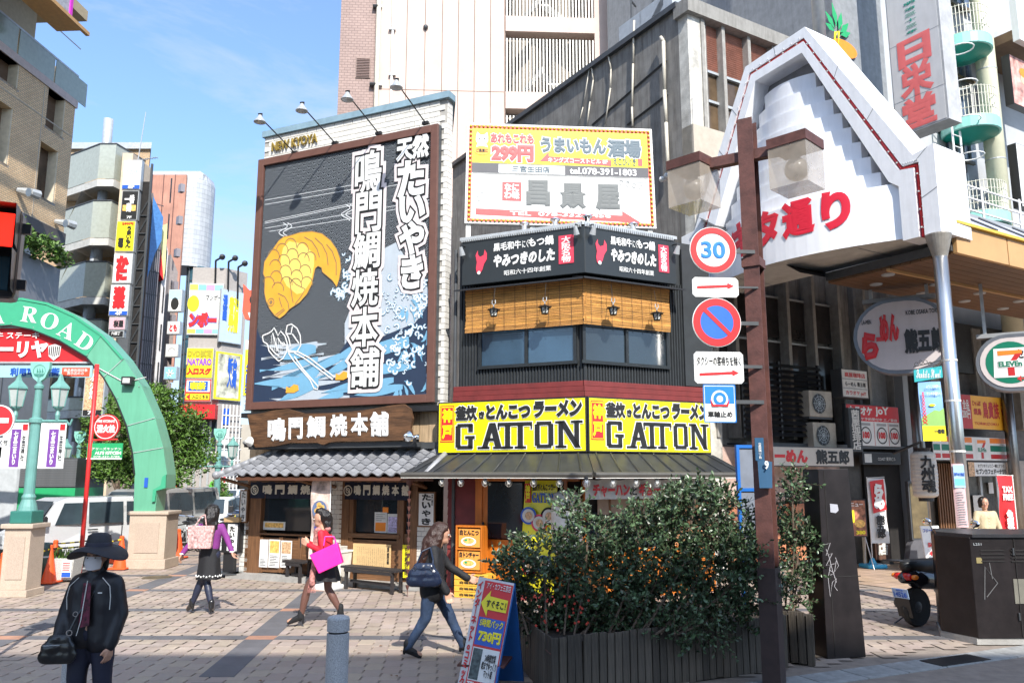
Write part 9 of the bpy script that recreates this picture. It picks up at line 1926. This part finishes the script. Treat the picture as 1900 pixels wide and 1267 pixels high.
def skirt(t,m,zt,zb,ct,cb,rt,rb,n=40,amp=.08,name='skirt',waves=9,ph=0):
 b=MB();L_=12;v=[]
 for j in range(L_+1):
  q=j/L_;c=ct.lerp(cb,q)
  for i in range(n):a=2*PI*i/n;r=1+amp*q*math.sin(a*waves+ph+q);v.append((c.x+(rt[0]*(1-q)+rb[0]*q)*r*math.cos(a),c.y+(rt[1]*(1-q)+rb[1]*q)*r*math.sin(a),zt+(zb-zt)*q+.01*math.sin(a*3)*q))
 b._add(v,[(j*n+i,j*n+(i+1)%n,(j+1)*n+(i+1)%n,(j+1)*n+i)for j in range(L_)for i in range(n)]);return b.build(name,m,t,smooth=True)
def sleeves(J,r0,r1):return[c for k in(0,1)for c in((J['sh'][k],J['el'][k],r0,r0*.85),(J['el'][k],J['wr'][k],r0*.85,r1))]
L0=gnd(0,0)if False else None
pz=atY(177,1100,7.2);lw=V3(pz.x,7.2,0)
J=dict(head=V3(0,-.02,1.40),sh=[V3(-.15,0,1.18),V3(.16,0,1.18)],el=[V3(-.22,-.02,.93),V3(.23,.0,.93)],wr=[V3(-.22,-.12,.76),V3(.20,-.08,.68)],hd=[((.1,-.3,-1),(.3,-1,0),.5),((-.05,-.15,-1),(-.3,-1,0),.5)],waist=V3(0,0,.95),pelvis=V3(0,0,.80),hip=[V3(-.09,0,.78),V3(.09,0,.78)],kn=[V3(-.085,-.03,.42),V3(.12,-.01,.42)],an=[V3(-.09,.03,.08),V3(.13,.02,.08)],toe=[V3(-.11,-.13,.03),V3(.16,-.13,.03)])
t=person('woman in a wide dark hat, white face mask and black tracksuit jacket, lower left',lw,J,(0,-1,0),mask=True)
TR=mat('black_tracksuit',(.010,.010,.014),.5,var=.2)
blob('jacket',[(V3(-.13,0,1.17),V3(.13,0,1.17),.095,.095),(V3(-.08,0,1.15),V3(-.09,0,.74),.13,.135),(V3(.08,0,1.15),V3(.09,0,.72),.13,.135),(V3(0,0,1.25),V3(0,.01,1.31),.075,.062)]+sleeves(J,.078,.05),[],TR,t,.015,5,fold(.012,12,3))
blob('trousers',[c for k in(0,1)for c in((J['hip'][k],J['kn'][k],.105,.08),(J['kn'][k],J['an'][k],.08,.065))]+[(J['hip'][0],J['hip'][1],.115,.115)],[],mat('navy_trousers',(.010,.012,.03),.7,var=.2),t,.015,4,fold(.008,12,5))
for k in(0,1):boot(t,J['an'][k],J['toe'][k],BLKC,.01)
PT=mat('patterned_blouse',(.10,.012,.03),.7,var=.9,scale=25);MB()._add([(-.035,-.147,1.2),(.03,-.147,1.2),(.05,-.163,.86),(-.04,-.163,.84)],[(0,1,2,3)]).build('blouse',PT,t)
b=MB();HATM=mat('dark_straw_hat',(.018,.018,.024),.65,var=.2,bump=.3,bscale=90);hc=J['head']+V3(0,.015,.072)
pr_=[(.01,.135),(.06,.13),(.09,.11),(.10,.06),(.105,.02),(.15,.0),(.20,-.035),(.235,-.075),(.24,-.085),(.20,-.045),(.15,-.012),(.10,.01)];n_=36;v=[]
for(r,z)in pr_:
 for i in range(n_):a=2*PI*i/n_;w_=max(0,r-.10)*(.12*math.sin(a*2+.6)+.75*math.sin(a)**2-.15);v.append((hc.x+r*1.0*math.cos(a),hc.y+r*math.sin(a),hc.z+z+w_))
b._add(v,[(j*n_+i,j*n_+(i+1)%n_,(j+1)*n_+(i+1)%n_,(j+1)*n_+i)for j in range(len(pr_)-1)for i in range(n_)]).build('hat',HATM,t,smooth=True);MB().lathe([(.104,.02),(.107,.022),(.107,.05),(.103,.052)],tuple(hc),30).build('hat_band',mat('hat_band',(.03,.03,.05),.6),t)
b=MB();v=[]
for i in range(9):
 for j in range(6):a=(i/8-.5)*1.9;z=.012-.10*j/5;bu=.014*math.sin(PI*j/5);v.append((math.sin(a)*(.078+bu),-.02-math.cos(a)*(.098+bu)-.004*(j%2),1.40+z-.012*math.cos(a*1.6)*(j/5)))
b._add(v,[(i*6+j,(i+1)*6+j,(i+1)*6+j+1,i*6+j+1)for i in range(8)for j in range(5)]).build('face_mask',mat('white_mask',(.72,.68,.68),.8,var=.05),t,smooth=True)
blob('hair',[(V3(-.06,.02,1.40),V3(-.065,.02,1.30),.03,.02),(V3(.06,.02,1.40),V3(.065,.02,1.30),.03,.02),(V3(0,.05,1.42),V3(0,.06,1.32),.075,.06)],[],HAIR,t,.012,3)
b=MB()
for k in(-1,1):b.tube([(.10*k,-.10,1.24),(.17*k,-.105,1.17),(.185*k,-.11,1.08),(.18*k,-.10,.98)],.0035,5)
b.tube([(.0,-.15,1.22),(-.02,-.17,.9),(-.05,-.165,.78)],.004,4).build('piping',OFFW,t);MB().box(.09,.125,-.142,-.138,1.115,1.125).build('chest_logo',WHITE,t)
tb_=bag(t,'black leather shoulder bag hanging at the hip of the masked woman',lw+V3(-.17,-.20,.56),.27,.26,.1,LEA,.15,[(.06,.0,.22),(.12,.02,.38),(.24,.05,.58),(.30,.12,.68),(.31,.2,.67)],soft=True)
MB().ring(.08,.25,.018,.026,-.02,12).ring(.12,.40,.016,.022,-.03,12).build('metal_rings',CHROME,tb_);MB().box(-.1,.03,-.068,-.064,.16,.165).build('zip',LGREY,tb_)
lp_=gnd(383,1138);s_=1
J=dict(head=V3(0,.02,1.50),sh=[V3(-.16,0,1.30),V3(.16,0,1.30)],el=[V3(-.27,-.03,1.09),V3(.27,-.02,1.10)],wr=[V3(-.40,-.08,.90),V3(.36,-.06,.93)],hd=[((-.3,-.1,-1),(0,.6,-.2),.4),((.45,-.1,-.9),(0,.5,0),.5)],waist=V3(0,0,1.06),pelvis=V3(0,0,.90),hip=[V3(-.085,0,.88),V3(.085,0,.88)],kn=[V3(-.12,.03,.49),V3(-.03,.02,.48)],an=[V3(-.25,.05,.13),V3(.09,-.06,.12)],toe=[V3(-.34,.13,.04),V3(.06,.10,.03)])
TIGHTS=mat('navy_tights',(.018,.022,.045),.45)
t=person('woman with black hair in a purple cardigan walking away, arms held out',lp_,J,(0,1,0));PUR=mat('purple_knit',(.20,.03,.20),.8,var=.12,bump=.2,bscale=80)
blob('cardigan',[(V3(-.11,0,1.27),V3(.11,0,1.27),.08,.08),(V3(-.05,0,1.22),V3(-.04,0,1.0),.115,.11),(V3(.05,0,1.22),V3(.04,0,1.0),.115,.11)]+sleeves(J,.055,.038),[],PUR,t,.013,4,fold(.006,16));
for k in(0,1):MB().ball(J['wr'][k],.042,10,(1,1,.5)).build('cuff',WHITE,t)
skirt(t,BLKC,1.05,.52,V3(0,0,0),V3(0,0,0),(.135,.11),(.185,.15),amp=.05,waves=7);b=MB()
for i in range(26):a=2*PI*i/26;b.ball((.187*math.cos(a),.152*math.sin(a),.56+.012*(i%2)),.014,6)
b.build('hem_trim',WHITE,t)
blob('tights',[c for k in(0,1)for c in((J['hip'][k],J['kn'][k],.085,.056),(J['kn'][k],J['an'][k].lerp(J['kn'][k],.6),.055,.058),(J['an'][k].lerp(J['kn'][k],.6),J['an'][k],.058,.036))],[],TIGHTS,t,.012,3)
for k in(0,1):boot(t,J['an'][k],J['toe'][k],LEA,.06)
blob('hair',[(V3(0,-.0,1.55),V3(.0,-.03,1.40),.105,.11),(V3(0,-.05,1.42),V3(.03,-.07,1.24),.11,.07),(V3(.06,-.05,1.38),V3(.09,-.06,1.22),.06,.04),(V3(-.05,-.05,1.38),V3(-.05,-.08,1.22),.06,.04)],[],HAIR,t,.012,4,fold(.016,22))
bag(t,'pale pink flowery tote bag on the back of the woman in purple',lp_+V3(-.08,-.21,.99),.40,.34,.12,mat('flowery_pink_cloth',(.50,.29,.27),.8,var=.7,scale=28),.05,[(-.1,.0,.33),(-.02,.05,.48),(.02,.08,.50),(.07,.02,.33)],name='tote_bag')
lr_=V3(atY(597,1150,11.9).x,11.9,0)
J=dict(head=V3(-.07,0,1.47),sh=[V3(-.02,-.15,1.28),V3(.0,.15,1.28)],el=[V3(.03,-.19,1.03),V3(-.10,.16,1.04)],wr=[V3(-.20,-.12,1.12),V3(-.24,.02,1.14)],hd=[((-.9,.2,.5),(0,.1,1),.8),((-.9,-.1,.3),(0,0,1),1.0)],waist=V3(.01,0,1.05),pelvis=V3(.03,0,.90),hip=[V3(.02,-.085,.88),V3(.04,.085,.88)],kn=[V3(-.20,-.07,.53),V3(.05,.09,.50)],an=[V3(-.28,-.07,.14),V3(.24,.09,.19)],toe=[V3(-.45,-.06,.05),V3(.20,.09,.04)])
t=person('woman in a red sweater and black skirt walking left, looking at her phone',lr_,J,(-1,0,0));REDK=mat('red_knit',(.60,.012,.03),.7,var=.1,bump=.15,bscale=80)
blob('sweater',[(V3(.0,-.10,1.25),V3(.0,.10,1.25),.075,.075),(V3(.0,-.03,1.2),V3(.02,-.03,.98),.11,.11),(V3(.0,.03,1.2),V3(.02,.03,.98),.11,.11)]+sleeves(J,.055,.036),[],REDK,t,.013,4,fold(.006,16))
skirt(t,BLKC,1.02,.62,V3(.02,0,0),V3(.03,0,0),(.115,.13),(.21,.20),amp=.09)
SHT=mat('sheer_tights',(.13,.06,.045),.45)
blob('tights',[c for k in(0,1)for c in((J['hip'][k],J['kn'][k],.085,.055),(J['kn'][k],J['an'][k].lerp(J['kn'][k],.62),.053,.058),(J['an'][k].lerp(J['kn'][k],.62),J['an'][k],.058,.036))],[],SHT,t,.012,3)
for k in(0,1):boot(t,J['an'][k],J['toe'][k],BLKC,.07)
blob('hair',[(V3(-.03,0,1.53),V3(.0,0,1.50),.088,.1),(V3(.02,0,1.48),V3(.05,0,1.32),.085,.06),(V3(.03,-.05,1.42),V3(.07,-.04,1.28),.04,.03),(V3(-.10,0,1.57),V3(-.06,0,1.58),.055,.06)],[],HAIR,t,.012,4,fold(.012,24))
blob('scarf',[(V3(-.08,-.07,1.31),V3(-.08,.07,1.31),.055,.055),(V3(.05,-.05,1.33),V3(.05,.05,1.33),.045,.045),(V3(-.10,-.06,1.30),V3(-.10,-.10,.95),.055,.045),(V3(-.10,-.10,.95),V3(-.12,-.16,.60),.045,.05)],[],mat('pinkish_knit_scarf',(.40,.17,.15),.9,var=.6,scale=30,bump=.5),t,.013,4,fold(.012,22));b=MB()
for k in range(12):b.cone((-.16+k*.007,-.16+.01*(k%3),.60),(-.18+k*.010,-.17+.012*(k%3),.47),.005,.003,4)
b.build('scarf_fringe',MATS['pinkish_knit_scarf'],t)
t2=thing('mobile_phone','dark mobile phone held up by the woman in red','phone',lr_+V3(-.325,-.07,1.15),.2);MB().cbox(-.006,.006,-.035,.035,-.07,.07,.004).build('case',BLACK,t2);MB().box(.007,.008,-.03,.03,-.06,.06).build('screen',GLASS,t2)
bag(t,'bright hot pink tote bag on the arm of the woman in red',lr_+V3(.17,-.27,.82),.42,.29,.13,mat('pink_leather',(.85,.02,.32),.35,var=.05,coat=.2),.0,[(-.12,.0,.30),(-.12,.06,.42),(.0,.08,.42),(.1,.02,.20)],name='tote_bag',tilt=-.42)
lb_=V3(atY(805,1180,9.95).x,9.95,0)
J=dict(head=V3(.08,0,1.39),sh=[V3(.0,-.16,1.22),V3(-.01,.16,1.22)],el=[V3(.03,-.21,.96),V3(.16,.18,1.0)],wr=[V3(.16,-.20,.76),V3(.38,.17,.87)],hd=[((.3,0,-1),(1,.3,0),.5),((1,0,-.35),(0,.2,1),.6)],waist=V3(-.02,0,.98),pelvis=V3(-.03,0,.84),hip=[V3(-.04,-.085,.82),V3(-.02,.085,.82)],kn=[V3(-.09,-.08,.45),V3(.17,.09,.46)],an=[V3(-.30,-.09,.11),V3(.34,.09,.10)],toe=[V3(-.15,-.09,.02),V3(.50,.09,.04)])
t=person('woman with long brown hair, black coat and blue jeans walking right, head bowed',lb_,J,(1,0,0))
blob('coat',[(V3(.0,-.10,1.20),V3(.0,.10,1.20),.085,.085),(V3(-.01,-.04,1.15),V3(-.03,-.05,.74),.125,.15),(V3(-.01,.04,1.15),V3(-.03,.05,.74),.125,.15),(V3(.02,-.12,1.1),V3(.0,-.1,.74),.06,.10)]+sleeves(J,.062,.048),[],BLKC,t,.014,4,fold(.010,14))
DEN=mat('blue_denim',(.020,.040,.085),.75,var=.35,scale=8,bump=.3,bscale=70)
blob('jeans',[c for k in(0,1)for c in((J['hip'][k],J['kn'][k],.10,.068),(J['kn'][k],J['an'][k],.068,.046))],[],DEN,t,.012,3,fold(.008,20))
for k in(0,1):boot(t,J['an'][k],J['toe'][k],BLKC,.035)
blob('hair',[(V3(.04,0,1.45),V3(.08,0,1.46),.10,.085),(V3(.03,0,1.44),V3(-.06,-.02,1.28),.10,.10),(V3(-.05,-.04,1.3),V3(-.16,-.05,1.02),.095,.055),(V3(.08,-.06,1.44),V3(.03,-.09,1.26),.045,.05),(V3(-.03,-.1,1.28),V3(-.14,-.12,1.05),.055,.03)],[],HAIRB,t,.012,4,fold(.014,24));MB().ring(.155,1.385,.018,.021,-.05,10).build('spectacles',BLACK,t)
tb_=bag(t,'dark blue leather slouch bag on the shoulder of the woman in black',lb_+V3(-.10,-.29,.82),.42,.30,.13,mat('navy_leather',(.012,.018,.04),.25,coat=.3),-.05,[(-.10,.0,.22),(-.03,.02,.40),(.06,.08,.44),(.10,.04,.30),(.10,0,.22)],soft=True)
MB().ring(-.1,.22,.014,.021,-.06,10).ring(.1,.22,.014,.021,-.06,10).build('metal_rings',CHROME,tb_)
lg_=V3(atY(1832,1000,16.8).x,16.8,0)
J=dict(head=V3(-.0,0,1.52),sh=[V3(-.17,0,1.32),V3(.17,0,1.32)],el=[V3(-.25,-.04,1.06),V3(.26,.0,1.05)],wr=[V3(-.36,-.14,.88),V3(.27,-.08,.82)],hd=[((-.4,-.4,-.8),(.3,-1,0),.5),((0,0,-1),(-.2,-1,0),.4)],waist=V3(0,0,1.08),pelvis=V3(0,0,.92),hip=[V3(-.09,0,.9),V3(.09,0,.9)],kn=[V3(-.10,-.05,.5),V3(.10,.04,.5)],an=[V3(-.10,-.12,.1),V3(.1,.14,.1)],toe=[V3(-.11,-.27,.03),V3(.1,-.02,.03)])
t=person('woman in a buttoned beige cardigan looking down beside the convenience store',lg_,J,(-.3,-1,0));BEI=mat('beige_knit',(.50,.42,.27),.85,var=.1,bump=.2,bscale=80)
blob('cardigan',[(V3(-.12,0,1.29),V3(.12,0,1.29),.085,.085),(V3(-.06,0,1.25),V3(-.06,0,.98),.125,.12),(V3(.06,0,1.25),V3(.06,0,.98),.125,.12)]+sleeves(J,.062,.042),[],BEI,t,.014,4,fold(.008,14));b=MB()
for k in range(5):b.ball((-.0,-.135,1.26-k*.06),.008,6)
b.build('buttons',WHITE,t);skirt(t,mat('pale_skirt',(.5,.5,.48),.7),.98,.45,V3(0,0,0),V3(0,0,0),(.16,.13),(.22,.18))
blob('hair',[(V3(0,.03,1.57),V3(0,.03,1.52),.10,.10),(V3(.06,.02,1.54),V3(.07,.03,1.44),.045,.035),(V3(-.06,.03,1.54),V3(-.065,.04,1.46),.045,.03)],[],HAIR,t,.013,3,fold(.01,20))
for k in(0,1):boot(t,J['an'][k],J['toe'][k],BLKC,.02)
